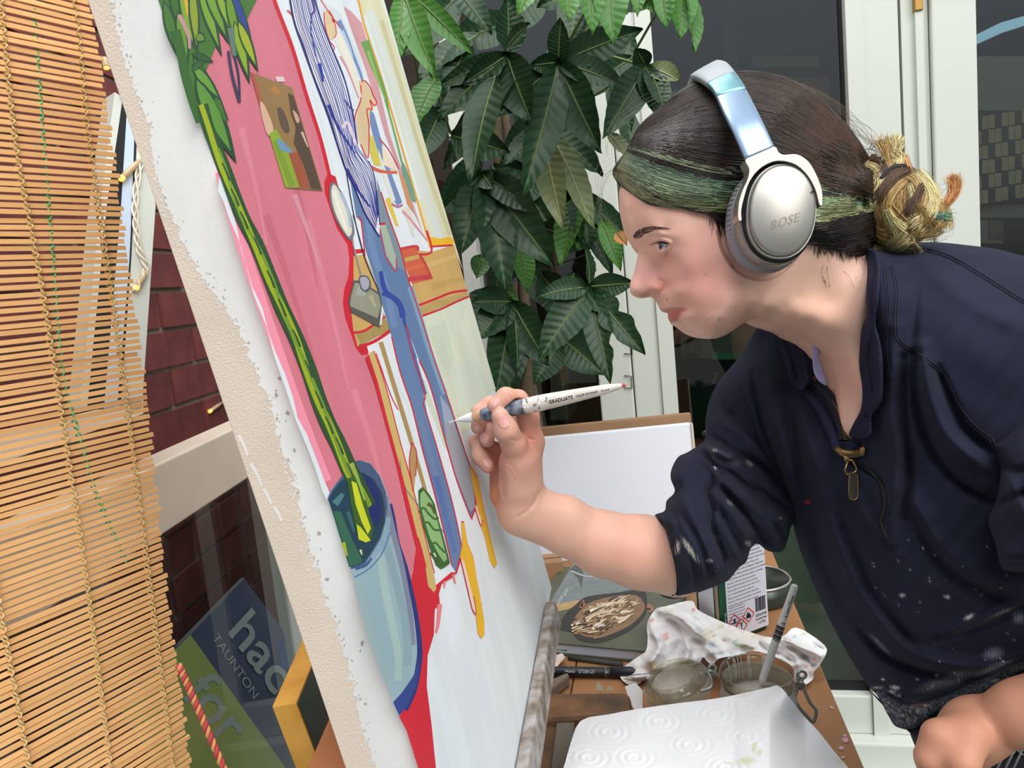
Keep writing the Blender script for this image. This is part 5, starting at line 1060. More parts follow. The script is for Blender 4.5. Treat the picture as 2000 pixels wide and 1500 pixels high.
tf = [([(1500, 720), (1515, 800), (1535, 900), (1556, 1000), (1580, 1070)], .010, 20), ([(1470, 730), (1490, 830), (1530, 940), (1548, 1000)], -.010, 7), ([(1540, 800), (1562, 920), (1596, 1060), (1640, 1180)], -.007, 12), ([(1560, 790), (1590, 900), (1630, 1040), (1690, 1190)], .008, 18),
 ([(1640, 1010), (1670, 1090), (1720, 1190), (1790, 1270)], -.007, 10), ([(1745, 640), (1738, 780), (1752, 900), (1740, 1000), (1752, 1080)], .009, 18), ([(1765, 700), (1762, 820), (1772, 920), (1764, 1010)], -.009, 10), ([(1785, 690), (1790, 790), (1820, 880), (1880, 950), (1960, 985)], -.009, 10), ([(1800, 680), (1815, 770), (1850, 850), (1920, 910)], .011, 17), ([(1830, 720), (1880, 830), (1930, 880)], -.006, 9),
 ([(1790, 560), (1784, 650), (1792, 720)], -.004, 9), ([(1800, 500), (1830, 540), (1910, 600), (2000, 640)], .004, 20), ([(1770, 960), (1820, 1050), (1910, 1120), (1990, 1150)], .008, 22), ([(1780, 1000), (1830, 1090), (1900, 1150), (1990, 1190)], -.008, 13), ([(1700, 1180), (1760, 1260), (1850, 1298), (1960, 1300), (2060, 1270)], .012, 16), ([(1680, 1230), (1740, 1290), (1840, 1318), (1950, 1320), (2060, 1290)], -.011, 9), ([(1840, 1240), (1900, 1215), (1960, 1180), (2040, 1160)], .006, 10), ([(1830, 1250), (1900, 1232), (1980, 1198)], -.005, 7),
 ([(1716, 1350), (1760, 1385), (1800, 1395), (1880, 1360)], .005, 9), ([(1730, 1350), (1790, 1365), (1860, 1350)], -.005, 6), ([(1600, 1120), (1650, 1210), (1710, 1290), (1760, 1330)], .005, 14), ([(1640, 880), (1665, 950), (1692, 1010), (1735, 1060)], .005, 12), ([(1650, 900), (1690, 918), (1722, 945), (1730, 1000)], -.006, 6)]
r5 = np.random.default_rng(11)
def splat(q, c, spots):
    for (x, y, rx, ry, a, col, st) in spots:
        u = ((q[:, 0]-x)*math.cos(a)+(q[:, 1]-y)*math.sin(a))/rx; v = (-(q[:, 0]-x)*math.sin(a)+(q[:, 1]-y)*math.cos(a))/ry
        nz_ = .5+.5*np.sin(q[:, 0]*1.9+q[:, 1]*2.3)*np.sin(q[:, 0]*.83-q[:, 1]*1.7); m = st*np.clip(1.4*np.exp(-(u*u+v*v))*(.35+nz_)-.25, 0, 1); c = c*(1-m[:, None])+lin(col)*m[:, None]
    return c
WH = (214, 214, 214)
def tcol(q, c):
    sp_ = [(1748, 1343, 10, 4, .1, WH, 1), (1740, 1352, 9, 4, -.1, WH, .9), (1893, 1205, 11, 4, -.5, WH, .9), (1911, 1358, 13, 6, -.35, WH, .95), (1866, 1376, 14, 8, -.3, (170, 176, 190), .9), (1762, 1163, 6, 4, 0, WH, .8), (1850, 1166, 6, 4, .3, WH, .7), (1804, 1070, 3, 2, 0, WH, .7), (1940, 1276, 20, 12, -.2, (150, 156, 176), .55), (1795, 1375, 12, 10, 0, (96, 26, 36), .9), (1577, 981, 7, 4, .2, (190, 40, 48), 1), (1990, 1205, 12, 14, 0, (140, 146, 166), .45), (1720, 1260, 30, 5, .8, (160, 160, 168), .4), (1850, 1330, 60, 12, -.3, (150, 152, 160), .45), (1960, 1195, 30, 3, -.4, (150, 140, 132), .6), (1945, 1305, 40, 8, -.3, (200, 200, 204), .4)]
    for i in range(46): x = r5.uniform(1700, 1960); sp_.append((x, r5.uniform(1290, 1420)-(x-1700)*.22+40, r5.uniform(2, 9), r5.uniform(1, 3.4), r5.uniform(-.6, .6), WH, r5.uniform(.35, .9)))
    for i in range(30): sp_.append((r5.uniform(1700, 2000), r5.uniform(1050, 1300), r5.uniform(1.5, 4), r5.uniform(1, 2.4), r5.uniform(-1, 1), (170, 172, 180), r5.uniform(.3, .7)))
    c = splat(q, c, sp_); m = softmask(q, [(1705, 1345), (1760, 1375), (1830, 1372), (1900, 1340), (2000, 1300), (2000, 1330), (1900, 1376), (1835, 1398), (1792, 1428), (1750, 1424)], 14)[:, None]
    fine = (r5.random(len(q))**1.6)[:, None]; return c*(1-m*fine*.55)+lin((176, 176, 182))*m*fine*.55
top_, tb = relief('sweatshirt', torso_out, torso_ctrl, .065, 62, .21, 3.2, M_navy, person, tf, soft_t, colf=tcol)
sl_out = [(1470, 660), (1450, 690), (1412, 735), (1388, 775), (1378, 820), (1376, 858), (1345, 882), (1325, 892), (1312, 915), (1310, 935), (1318, 960), (1302, 978), (1298, 998), (1278, 1008), (1290, 1040), (1302, 1085), (1308, 1130), (1309, 1156), (1288, 1156), (1292, 1164), (1313, 1170), (1340, 1166), (1368, 1156), (1400, 1144), (1424, 1132), (1442, 1110), (1458, 1096), (1466, 1072), (1480, 1062), (1500, 1076), (1528, 1077), (1540, 1050), (1548, 1024), (1580, 1000), (1580, 900), (1550, 780), (1510, 690)]
sl_ctrl = [(1480, 680, .79), (1430, 740, .775), (1410, 800, .745), (1460, 800, .745), (1400, 860, .715), (1450, 880, .72), (1500, 900, .735), (1550, 950, .745), (1340, 910, .690), (1330, 960, .672), (1300, 1000, .668), (1290, 1020, .672), (1310, 1080, .658), (1312, 1140, .668), (1350, 1040, .650), (1360, 1120, .650), (1400, 980, .668), (1400, 1060, .655), (1420, 1110, .665), (1450, 1000, .680), (1480, 1040, .685), (1520, 1050, .70), (1540, 1000, .72), (1570, 900, .755), (1540, 780, .77)]
sf = [([(1335, 890), (1322, 940), (1345, 1010), (1372, 1070), (1395, 1110), (1410, 1130)], .011, 22), ([(1372, 905), (1392, 935), (1384, 965), (1392, 1000), (1390, 1028), (1402, 1060), (1414, 1090), (1410, 1115)], -.008, 6), ([(1318, 960), (1332, 1000), (1360, 1050), (1380, 1100), (1392, 1140)], -.009, 8), ([(1302, 985), (1316, 1020), (1340, 1080), (1352, 1140)], .005, 8), ([(1312, 985), (1328, 1040), (1352, 1110), (1362, 1150)], -.005, 6), ([(1290, 1012), (1308, 1070), (1318, 1120), (1320, 1160)], -.004, 4),
 ([(1368, 876), (1392, 908), (1430, 928), (1480, 970), (1530, 1000)], -.010, 7), ([(1375, 868), (1410, 880), (1440, 896)], .008, 12), ([(1395, 890), (1420, 905), (1442, 896)], -.006, 6), ([(1385, 850), (1430, 880), (1490, 915), (1540, 950)], -.009, 8), ([(1410, 820), (1450, 850), (1500, 900), (1545, 940)], .009, 14), ([(1415, 790), (1450, 840), (1500, 880), (1540, 900)], -.007, 7), ([(1440, 760), (1480, 830), (1520, 880)], .008, 12), ([(1460, 740), (1490, 800), (1520, 840)], -.007, 7),
 ([(1405, 930), (1440, 960), (1490, 1000), (1535, 1030)], .011, 14), ([(1410, 955), (1440, 990), (1480, 1040), (1500, 1060)], -.009, 7), ([(1400, 965), (1428, 1000), (1452, 1040), (1462, 1070)], .007, 10), ([(1405, 1000), (1425, 1040), (1450, 1080)], -.007, 6), ([(1480, 985), (1510, 1020), (1530, 1060)], -.006, 7), ([(1395, 1130), (1420, 1118), (1440, 1095)], .006, 9), ([(1404, 1010), (1430, 1060), (1446, 1090)], .005, 9), ([(1470, 950), (1520, 985), (1545, 1000)], -.008, 8)]
def scol(q, c): return splat(q, c, [(1323, 1070, 5, 14, .15, (206, 206, 196), 1), (1345, 1070, 5, 22, -.55, (212, 212, 200), 1), (1358, 1088, 5, 14, -.6, (190, 190, 184), .8), (1396, 880, 5, 3, 0, WH, .6), (1396, 914, 4, 3, 0, (190, 196, 214), 1), (1425, 982, 9, 4, .7, (150, 152, 160), .5), (1464, 905, 9, 5, .7, (160, 160, 168), .6), (1462, 1062, 7, 5, .6, WH, .6), (1400, 1050, 4, 8, -.6, (150, 150, 156), .6), (1300, 1050, 4, 20, -.2, (150, 150, 156), .6), (1410, 890, 40, 10, .5, (120, 122, 134), .3), (1385, 1095, 6, 4, 0, WH, .5), (1525, 1012, 4, 2, -.5, WH, .5)])
slv, sb = relief('sleeve', sl_out, sl_ctrl, .055, 46, .085, 3.2, M_navy, top_, sf, colf=scol)
ls_out = [(2120, 760), (2060, 790), (1995, 818), (1950, 850), (1930, 862), (1934, 886), (1952, 910), (1948, 970), (1932, 1008), (1932, 1030), (1944, 1062), (1952, 1098), (1964, 1114), (2010, 1118), (2140, 1124), (2160, 950)]
ls_ctrl = [(1940, 870, .545), (2000, 830, .535), (1970, 930, .520), (1940, 1020, .530), (1970, 1080, .515), (2050, 900, .490), (2050, 1080, .490), (2140, 950, .480), (2140, 1100, .485)]
relief('sleeve', ls_out, ls_ctrl, .028, 30, .08, 4, M_navy, top_, [([(1935, 1010), (1960, 980), (2010, 960)], -.006, 7), ([(1950, 905), (1990, 920), (2050, 900)], -.006, 8), ([(1970, 930), (2000, 1000), (2060, 1060)], .006, 14), ([(1955, 1090), (2000, 1090), (2060, 1095)], -.003, 5)])
V, Fc = tube(catmull(P(np.array([[2000, 640, .625], [2120, 830, .60], [2240, 1010, .575], [2320, 1130, .56]])), 5), np.linspace(.060, .056, 16), 20); add('sleeve', V, Fc, M_navy, top_, cols=np.tile(lin((36, 39, 55)), (len(V), 1)))
# collar: ribbed band standing round the neck
relief('collar', [(1692, 488), (1694, 530), (1691, 580), (1693, 612), (1683, 640), (1679, 680), (1678, 715), (1684, 760), (1681, 800), (1662, 836), (1660, 852), (1686, 858), (1702, 848), (1703, 815), (1718, 792), (1724, 770), (1724, 700), (1717, 660), (1710, 630), (1716, 580), (1719, 530), (1712, 492)], [(1700, 500, .612), (1705, 560, .575), (1700, 640, .575), (1705, 720, .580), (1700, 800, .592), (1675, 840, .612)], .006, 9, .014, 2.4, M_navy2, top_, [([(1708, 520), (1703, 580), (1706, 640), (1698, 700), (1706, 770), (1690, 820)], -.004, 4), ([(1716, 690), (1714, 760), (1700, 800)], .004, 6), ([(1690, 810), (1700, 826), (1700, 845)], -.003, 3)], noise=.0008)
relief('collar', [(1493, 626), (1530, 636), (1562, 652), (1590, 668), (1592, 700), (1588, 738), (1578, 752), (1566, 764), (1549, 754), (1538, 725), (1530, 695), (1512, 660)], [(1500, 632, .745), (1540, 650, .72), (1580, 680, .695), (1585, 740, .675), (1552, 745, .69), (1535, 700, .712)], .006, 9, .014, 2.4, M_navy2, top_, [([(1520, 650), (1545, 690), (1560, 750)], -.003, 5), ([(1560, 660), (1572, 700), (1578, 745)], .003, 6)], noise=.0006)
relief('undershirt', [(1588, 664), (1597, 668), (1600, 690), (1608, 720), (1616, 752), (1600, 745), (1588, 720)], [(1590, 668, .664), (1612, 748, .664), (1600, 700, .664)], .002, 5, .004, 2, mat('lilac_lace', (176, 176, 226), .8, bump=.4, bscale=600), top_, noise=.0003)
# zip opening edges, teeth, pull
zl = catmull([(1583, 737), (1597, 750), (1613, 768), (1626, 788), (1636, 812), (1643, 838), (1646, 860)], 14)
def clothpt(px, off): return hit(tb, px[:, 0], px[:, 1], off)
def fixnan(w):
    ok = ~np.isnan(w[:, 0])
    for k in range(3): w[:, k] = np.interp(np.arange(len(w)), np.nonzero(ok)[0], w[ok, k])
    return w
zw = fixnan(clothpt(zl+np.array([-7, 3]), .003)); off_ = P(zl[:, 0], zl[:, 1], to_px(zw)[:, 2])
V, Fc = tube(off_-FW*.0015, .0042, 8); add('zip_tape', V, Fc, M_seam, top_)
tooth = []; s = np.concatenate([[0], np.cumsum(np.linalg.norm(np.diff(off_, axis=0), axis=1))])
for u in np.arange(0, s[-1], .0019):
    p = np.array([np.interp(u, s, off_[:, k]) for k in range(3)]); t = unit(np.array([np.interp(min(u+.002, s[-1]), s, off_[:, k])-np.interp(max(u-.002, 0), s, off_[:, k]) for k in range(3)])); nn = unit(np.cross(t, FW)); p = p-FW*.0060
    tooth.append(box8(p-t*.00055-nn*.0018-FW*.0006, t*.0011, nn*.0036, FW*.0014))
V, Fc = join(tooth); add('zip_teeth', V, Fc, M_zip, top_, smooth=False)
flap = catmull([(1570, 762), (1590, 782), (1608, 808), (1622, 838), (1632, 862), (1636, 880)], 8); fw = fixnan(clothpt(flap, .0015)); V, Fc = tube(fw, .0045, 8); add('zip_placket', V, Fc, M_navy2, top_)
gz = catmull([(1634, 878), (1645, 884), (1665, 886), (1684, 882), (1684, 874)], 8); gw = fixnan(clothpt(gz, .0055))
parts = [tube(gw, .0022, 8)]
for i in range(len(gw)-1): parts.append(tube(np.array([gw[i]+UP*.003-FW*.0015, gw[i]-FW*.0026, gw[i]-UP*.003-FW*.0015]), .0007, 5))
V, Fc = join(parts); add('zip_garage', V, Fc, M_zip, top_)
V, Fc = prism(fixnan(clothpt(np.array([(1640, 862), (1650, 866), (1676, 864), (1684, 876), (1660, 882), (1638, 878)], float), .003)), FW*.003); add('zip_placket', V, Fc, M_navy2, top_)
a = hit(tb, [1653], [896], .005)[0]; zz = min(to_px(a)[2], to_px(hit(tb, [1665], [950], .004)[0])[2])-.001
V, Fc = box8(P(1648, 890, zz), cv(.005, -.001, 0), cv(.001, -.005, 0), FW*.003); bevel(add('zip_slider', V, Fc, M_zip, top_), .0008)
V, Fc = tube(P(np.array([1656., 1650, 1654, 1671, 1673, 1664, 1657]), np.array([900., 918, 926, 922, 914, 898, 899]), zz-.002), .0009, 6); pull = add('zip_pull', V, Fc, M_zip, top_)
po = catmull([(1661, 926), (1671, 926), (1675, 932), (1676, 960), (1674, 973), (1667, 976), (1660, 972), (1658, 955), (1659, 932)], 3, True); V, Fc = prism(P(po[:, 0], po[:, 1], zz-.001), FW*.003); add('leather_tab', V, Fc, M_lea, pull, smooth=False)
V, Fc = tube(P(np.append(po[:, 0], po[0, 0]), np.append(po[:, 1], po[0, 1]), zz-.001), .0006, 5); add('tab_edge', V, Fc, M_zip, pull)
# seams
def seam(tree, pts, par, r=.0007, n=8, dbl=5):
    for o_ in ((0,) if not dbl else (-dbl/2, dbl/2)):
        c = catmull(pts, n); t = np.gradient(c, axis=0); t /= np.linalg.norm(t, axis=1)[:, None]; c = c+np.stack([-t[:, 1], t[:, 0]], 1)*o_; w_ = hit(tree, c[:, 0], c[:, 1], .0002); w_ = w_[~np.isnan(w_[:, 0])]
        if len(w_) > 3: V, Fc = tube(w_, r, 5); add('seam', V, Fc, M_seam, par)
seam(tb, [(1742, 520), (1752, 570), (1750, 640), (1758, 668), (1790, 690), (1840, 730), (1870, 790), (1900, 830), (1934, 858)], top_)
seam(tb, [(1812, 490), (1860, 505), (1920, 540), (2000, 590), (2050, 620)], top_, .0012)
seam(tb, [(1728, 520), (1734, 600), (1730, 680), (1736, 740)], top_, .0006)
seam(tb, [(1660, 900), (1700, 915), (1724, 940), (1734, 980), (1724, 1030), (1736, 1070)], top_, .0008, 8, 10); seam(tb, [(1700, 1000), (1720, 1050), (1745, 1065), (1765, 1060)], top_, .0006)
seam(tb, [(1935, 858), (1960, 920), (1972, 960)], top_, .0009)
dz_ = catmull([(1668, 905), (1700, 920), (1722, 945), (1730, 985), (1722, 1020), (1732, 1050)], 10); dw_ = fixnan(clothpt(dz_, .0004)); V, Fc = tube(dw_, np.interp(np.linspace(0, 1, len(dw_)), [0, .3, .8, 1], [.0006, .0030, .0022, .0005]), 6); add('zip_gap', V, Fc, M_black, top_)
seam(sb, [(1372, 905), (1392, 918), (1384, 958), (1392, 1002), (1390, 1030), (1404, 1066), (1416, 1096), (1410, 1116), (1392, 1120)], slv); seam(sb, [(1412, 922), (1398, 945), (1380, 958)], slv); seam(sb, [(1300, 1000), (1316, 1060), (1324, 1110), (1326, 1165)], slv, .0006); seam(sb, [(1350, 1040), (1366, 1100), (1374, 1152)], slv, .0006)
seam(tb, [(1730, 1352), (1770, 1372), (1830, 1360), (1900, 1330), (2000, 1285)], top_, .0008, 8, 4)
# trousers
relief('trousers', [(1700, 1350), (1735, 1390), (1752, 1418), (1790, 1424), (1835, 1392), (1900, 1366), (2000, 1318), (2120, 1290), (2160, 1500), (2160, 1800), (1830, 1800), (1806, 1530), (1780, 1440), (1765, 1410)], [(1750, 1400, .70), (1800, 1480, .68), (1900, 1450, .645), (2000, 1400, .625), (2100, 1500, .61), (1850, 1700, .66), (2100, 1750, .63)], .05, 40, .16, 7, M_trou, person, [([(1900, 1470), (1960, 1440), (2040, 1430)], .006, 10), ([(1920, 1490), (1980, 1465), (2050, 1460)], -.006, 7)], col=(40, 42, 54))
parts = []
for hpn in (hipL, hipR): parts.append(tube(np.array([hpn+[.03, .02, -.05], ground(hpn+[.05, .02, 0], .45), ground(hpn+[.08, .08, 0], .06)]), [.105, .085, .07], 16))
V, Fc = join(parts); add('trouser_leg', V, Fc, M_trou, person)
pl = []
for i in range(7): pl.append(tube(hit(bvh, [0], [0]) if False else P(np.array([1884., 1900, 1925, 1950])+i*16, np.array([1500., 1478-i*2, 1462-i*3, 1462+i*4]), .632-i*.003), .0009, 5))
V, Fc = join(pl); add('check_stitching', V, Fc, mat('pale_thread', (150, 150, 150), .9), person, kind='stuff')

# ================================================================== HEADPHONES
M_sil = mat('silver', (170, 168, 162), .32, .85, spec=.6); M_silb = mat('satin_silver', (150, 172, 198), .36, .8); M_gry = mat('grey_leatherette', (142, 142, 150), .55, bump=.2, bscale=300); M_dgr = mat('dark_gap', (26, 28, 36), .5); M_bei = mat('beige_pad', (176, 160, 156), .7)  # satin silver has the sky's blue reflection put into its colour
M_gsh = mat('grey_shell', (152, 150, 148), .38, .55)
HZ = .543
hc = P(1529, 411, HZ)
phn = empty('headphones', hc, 'silver over-ear headphones worn over the painter’s hair', 'headphones')
ra, ru = cv(1, 0, 0), cv(0, 1, 0)
def oval(name, prof, m, seg=64, par=None):
    """prof: (semi-width m, semi-height m, depth behind the face m)"""
    V, t = [], np.arange(seg)*2*np.pi/seg
    tl = math.radians(-4)
    for (a, b, dpt_) in prof:
        ex = np.sign(np.cos(t))*np.abs(np.cos(t))**.93*a; ey = np.sign(np.sin(t))*np.abs(np.sin(t))**.93*b; x = ex*math.cos(tl)-ey*math.sin(tl); y = ex*math.sin(tl)+ey*math.cos(tl)
        V.append(hc+x[:, None]*ra+y[:, None]*ru+FW*dpt_)
    n = len(prof); Fc = [[i*seg+j, i*seg+(j+1) % seg, (i+1)*seg+(j+1) % seg, (i+1)*seg+j] for i in range(n-1) for j in range(seg)]
    Fc.append([j for j in range(seg)][::-1]); Fc.append([(n-1)*seg+j for j in range(seg)])
    return add(name, np.concatenate(V), Fc, m, phn if par is None else par)
k = HZ/1500
A_, B_ = 64.5*k, 89*k
cover = oval('cover_disc', [(A_*f, B_*f, -.0035*(1-f*f)) for f in (.05, .2, .4, .6, .8, .92, .97)]+[(A_*.995, B_*.995, .0006), (A_, B_, .0025), (A_*.99, B_*.99, .006)], M_sil)
oval('gap_ring', [(A_*.9, B_*.9, .003), (A_*1.03, B_*1.02, .0032), (A_*1.05, B_*1.04, .006), (A_, B_, .009)], M_dgr)
oval('rim_ring', [(A_*1.03, B_*1.025, .0026), (A_*1.05, B_*1.04, .0022), (A_*1.07, B_*1.055, .004), (A_*1.075, B_*1.06, .009)], M_sil)
oval('gap_ring', [(A_*1.05, B_*1.04, .0076), (A_*1.145, B_*1.12, .0078), (A_*1.145, B_*1.12, .0082)], M_dgr)
oval('shell', [(A_*1.0, B_*1.0, .008), (A_*1.13, B_*1.11, .0085), (A_*1.17, B_*1.14, .014), (A_*1.19, B_*1.15, .024), (A_*1.1, B_*1.08, .027)], M_gsh)
oval('ear_cushion', [(A_*1.05, B_*1.05, .024), (A_*1.20, B_*1.16, .0255), (A_*1.275, B_*1.21, .031), (A_*1.28, B_*1.215, .037), (A_*1.22, B_*1.17, .044), (A_*1.0, B_*.95, .047)], M_gry)
cs = []
for i in range(64):
    t = i*2*np.pi/64; x, y = A_*1.262*math.cos(t), B_*1.20*math.sin(t); p = hc+ra*x+ru*y; cs.append(tube(np.array([p+FW*.0275, p+FW*.031+(ra*x+ru*y)*.016, p+FW*.0375+(ra*x+ru*y)*.012]), .0006, 4))
V, Fc = join(cs); add('cushion_crease', V, Fc, M_gsh, phn, kind='stuff')
# far ear cup, mirrored over the head
def mirror(V): V = np.asarray(V); zc = to_px(V)[:, 2]; return V+FW[None]*(2*(Z0-zc))[:, None]
V, Fc = lathe([(.001, 0), (.024, .001), (.0265, .004), (.029, .012), (.034, .028), (.033, .044), (.02, .047)], mirror(hc[None])[0], -FW, 40, ru, 1.18, .92); add('far_ear_cup', V, Fc, M_gsh, phn)
V, Fc = tube(hit(tb, [0], [0]) if False else np.array([hc+ra*.0205+ru*.0138-FW*.0018, hc+ra*.0209+ru*.0122-FW*.0018]), .0007, 6); add('microphone_hole', V, Fc, M_black, cover)
tv, tfc = text_mesh('BOSE', .0085, .00012, .5, 1.12)
if len(tv):
    wdt = tv[:, 0].max(); u = unit(cv(math.cos(.31), math.sin(.31), 0)); v_ = unit(cv(-math.sin(.31), math.cos(.31), 0)); x = tv[:, 0]-wdt*.5; y = tv[:, 1]-.004
    rr = np.hypot(x/A_, (y-.006)/B_); p = hc+ra*.0003-ru*.0072+x[:, None]*u+y[:, None]*v_-FW*(.0036*(1-((x[:, None])/A_)**2*.9))
    rel = (p-hc)@np.stack([ra, ru], 1); fz_ = np.hypot(rel[:, 0]/A_, rel[:, 1]/B_); p = hc+rel[:, :1]*ra+rel[:, 1:]*ru-FW*(.0035*(1-fz_**2)+.0003)[:, None]
    add('lettering', p, tfc, mat('logo_grey', (150, 142, 130), .4, .6), cover, smooth=False)
    q_ = np.array([(-.0172, -.0012), (-.0120, .0002), (-.0105, .0022), (-.0112, .0020), (-.0126, .0008)]); 
yk = [(1456, 312), (1463, 330), (1460, 350), (1450, 372), (1443, 395), (1441, 420), (1443, 431), (1449, 430), (1451, 412), (1456, 388), (1466, 358), (1484, 334), (1508, 320), (1530, 318), (1555, 326), (1576, 346), (1590, 372), (1597, 398), (1600, 402), (1604, 400), (1603, 372), (1592, 342), (1577, 318), (1556, 305), (1532, 302), (1521, 297), (1513, 286), (1484, 296)]
yo = np.array(yk, float); yo[8:24] = np.array([1529, 411])+(yo[8:24]-[1529, 411])*1.035; yo = catmull(yo, 3, True); n0 = len(yo); V0 = P(yo[:, 0], yo[:, 1], HZ-.0005)
V, Fc = prism(V0, FW*.013); yoke = add('yoke', V, Fc, M_sil, phn, smooth=False); bevel(yoke, .0014, 3)
Lp = [(1456, 312, HZ+.0005), (1433, 259, .552), (1413, 219, .566), (1397, 184, .586), (1382, 166, .601), (1362, 153, .630), (1349, 150, .660)]; Rp = [(1513, 287, HZ+.0005), (1491, 240, .552), (1474, 206, .566), (1455, 170, .586), (1436, 142, .601), (1419, 123, .628), (1404, 119, .660)]
LP3, RP3 = catmull(P(np.array(Lp)), 6), catmull(P(np.array(Rp)), 6)
def band(i0, i1, thick_, name, m, lift=0.0, full=False, inset=0.0):
    l, r = LP3[i0:i1+1], RP3[i0:i1+1]
    if full: l = np.concatenate([l, mirror(l)[::-1][1:]]); r = np.concatenate([r, mirror(r)[::-1][1:]])
    c = (l+r)/2; mid_ = P(1450, 300, Z0); t = np.gradient(c, axis=0); t /= np.linalg.norm(t, axis=1)[:, None]; wv = r-l; wl = np.linalg.norm(wv, axis=1)[:, None]; wv = wv/wl; nn = np.cross(t, wv); nn /= np.linalg.norm(nn, axis=1)[:, None]
    nn *= np.sign((nn*(c-mid_)).sum(1))[:, None]
    V, seg = [], 12; prof = [(-.5, 0), (-.46, .0009), (-.3, .0013), (0, .0015), (.3, .0013), (.46, .0009), (.5, 0), (.48, -thick_), (0, -thick_), (-.48, -thick_)]
    for (a, h) in prof: V.append(c+wv*wl*a*(1-inset)+nn*(h+lift))
    n = len(c); V = np.stack(V, 1).reshape(-1, 3); s_ = len(prof); Fc = [[i*s_+j, i*s_+(j+1) % s_, (i+1)*s_+(j+1) % s_, (i+1)*s_+j] for i in range(n-1) for j in range(s_)]+[list(range(s_))[::-1], [(n-1)*s_+j for j in range(s_)]]
    return add(name, V, Fc, m, phn)
band(0, 18, .0035, 'slider_band', M_silb)
band(17, 25, .004, 'band_end', mat('sky_tinted_silver', (120, 168, 176), .36, .75), .0006)  # teal base colour carries the reflected sky
band(24, 36, .005, 'headband', mat('headband_grey', (158, 164, 170), .5, .2), .0008, True)
band(25, 36, .0024, 'headband_pad', M_bei, -.0022, True, .06)
l2, r2 = mirror(LP3), mirror(RP3); V = np.concatenate([l2[:25], r2[:25]]); Fc = [[i, i+1, 25+i+1, 25+i] for i in range(24)]
o = add('slider_band', V, Fc, M_silb, phn); sm_ = o.modifiers.new('thickness', 'SOLIDIFY'); sm_.thickness = .003

# ================================================================== THE BRUSH IN HER HAND
b0, b1 = P(888, 822, .684), P(1222, 752, .600); bd = unit(b1-b0); bl_ = np.linalg.norm(b1-b0)
M_bp = mat('brush_paint_white', (240, 242, 246), .3); M_fer = mat('bristles', (196, 156, 120), .6, var=.3, vscale=120); M_hd = mat('brush_handle', (232, 228, 218), .4, var=(206, 200, 190), vscale=60)
M_spl = mat('brush_blue_paint', (44, 60, 92), .5, var=(150, 160, 172), vscale=160)
V, Fc = lathe([(.0004, 0), (.0020, .006), (.0042, .016), (.0046, .022)], b0, bd, 16); brush_o = add('paint_brush', V, Fc, M_bp, label='round paint brush with a spattered white handle held in the painter’s hand', cat='paint brush')
V, Fc = lathe([(.0040, .018), (.0050, .024), (.0054, .032)], b0, bd, 16); add('bristles', V, Fc, M_fer, brush_o)
V, Fc = lathe([(.0056, .031), (.0058, .034), (.0060, .050), (.0066, .070), (.0064, .075)], b0, bd, 18); add('ferrule', V, Fc, M_spl, brush_o)
V, Fc = lathe([(.0063, .074), (.0068, .084), (.0064, .100), (.0052, .125), (.0038, .150), (.0024, bl_-.006), (.0012, bl_-.001), (.0001, bl_)], b0, bd, 18); hdl = add('handle', V, Fc, M_hd, brush_o)
V, Fc = lathe([(.0029, bl_-.018), (.0023, bl_-.008), (.0014, bl_-.001), (.0002, bl_+.0003)], b0, bd, 12); add('red_tip', V, Fc, mat('red_paint', (190, 60, 60), .5), brush_o)
V, Fc = lathe([(.0034, bl_-.034), (.0036, bl_-.030), (.0030, bl_-.022), (.0026, bl_-.020)], b0, bd, 12); add('navy_blot', V, Fc, mat('navy_paint', (44, 48, 96), .5), brush_o)
sd = unit(np.cross(bd, FW)); sd = sd if sd@UP > 0 else -sd; fr = unit(np.cross(sd, bd)); fr = fr if fr@FW < 0 else -fr
def brush_text(body, s0, size, bold):
    tv, tf_ = text_mesh(body, size, bold)
    if not len(tv): return
    s_ = s0+tv[:, 0]; rad = np.interp(s_, [.074, .084, .100, .125, .150, bl_-.006], [.0063, .0068, .0064, .0052, .0038, .0024])+.0002; y = tv[:, 1]-size*.34; a = np.clip(y/rad, -1, 1); th = np.arcsin(a)-.1
    add('lettering', b0+bd*s_[:, None]+sd*(rad*np.sin(th))[:, None]+fr*(rad*np.cos(th))[:, None], tf_, M_seam, hdl, smooth=False)
brush_text('GRADUATE', .100, .0042, .0001); brush_text('DALER ROWNEY', .1245, .0026, .00003); brush_text('Round', .1465, .0026, 0)
for i in range(40):
    s_ = rng.uniform(.074, .100); a = rng.uniform(-1.4, 1.4); rad = .0066; p = b0+bd*s_+sd*rad*math.sin(a)+fr*rad*math.cos(a); nrm = sd*math.sin(a)+fr*math.cos(a); rr = rng.uniform(.0004, .0013)
    V, Fc = lathe([(.0001, .0002), (rr*.7, .00018), (rr, 0)], p, nrm, 8, bd, 1, 1); add('paint_fleck', V, Fc, (M_bp, M_spl)[i % 2], hdl)
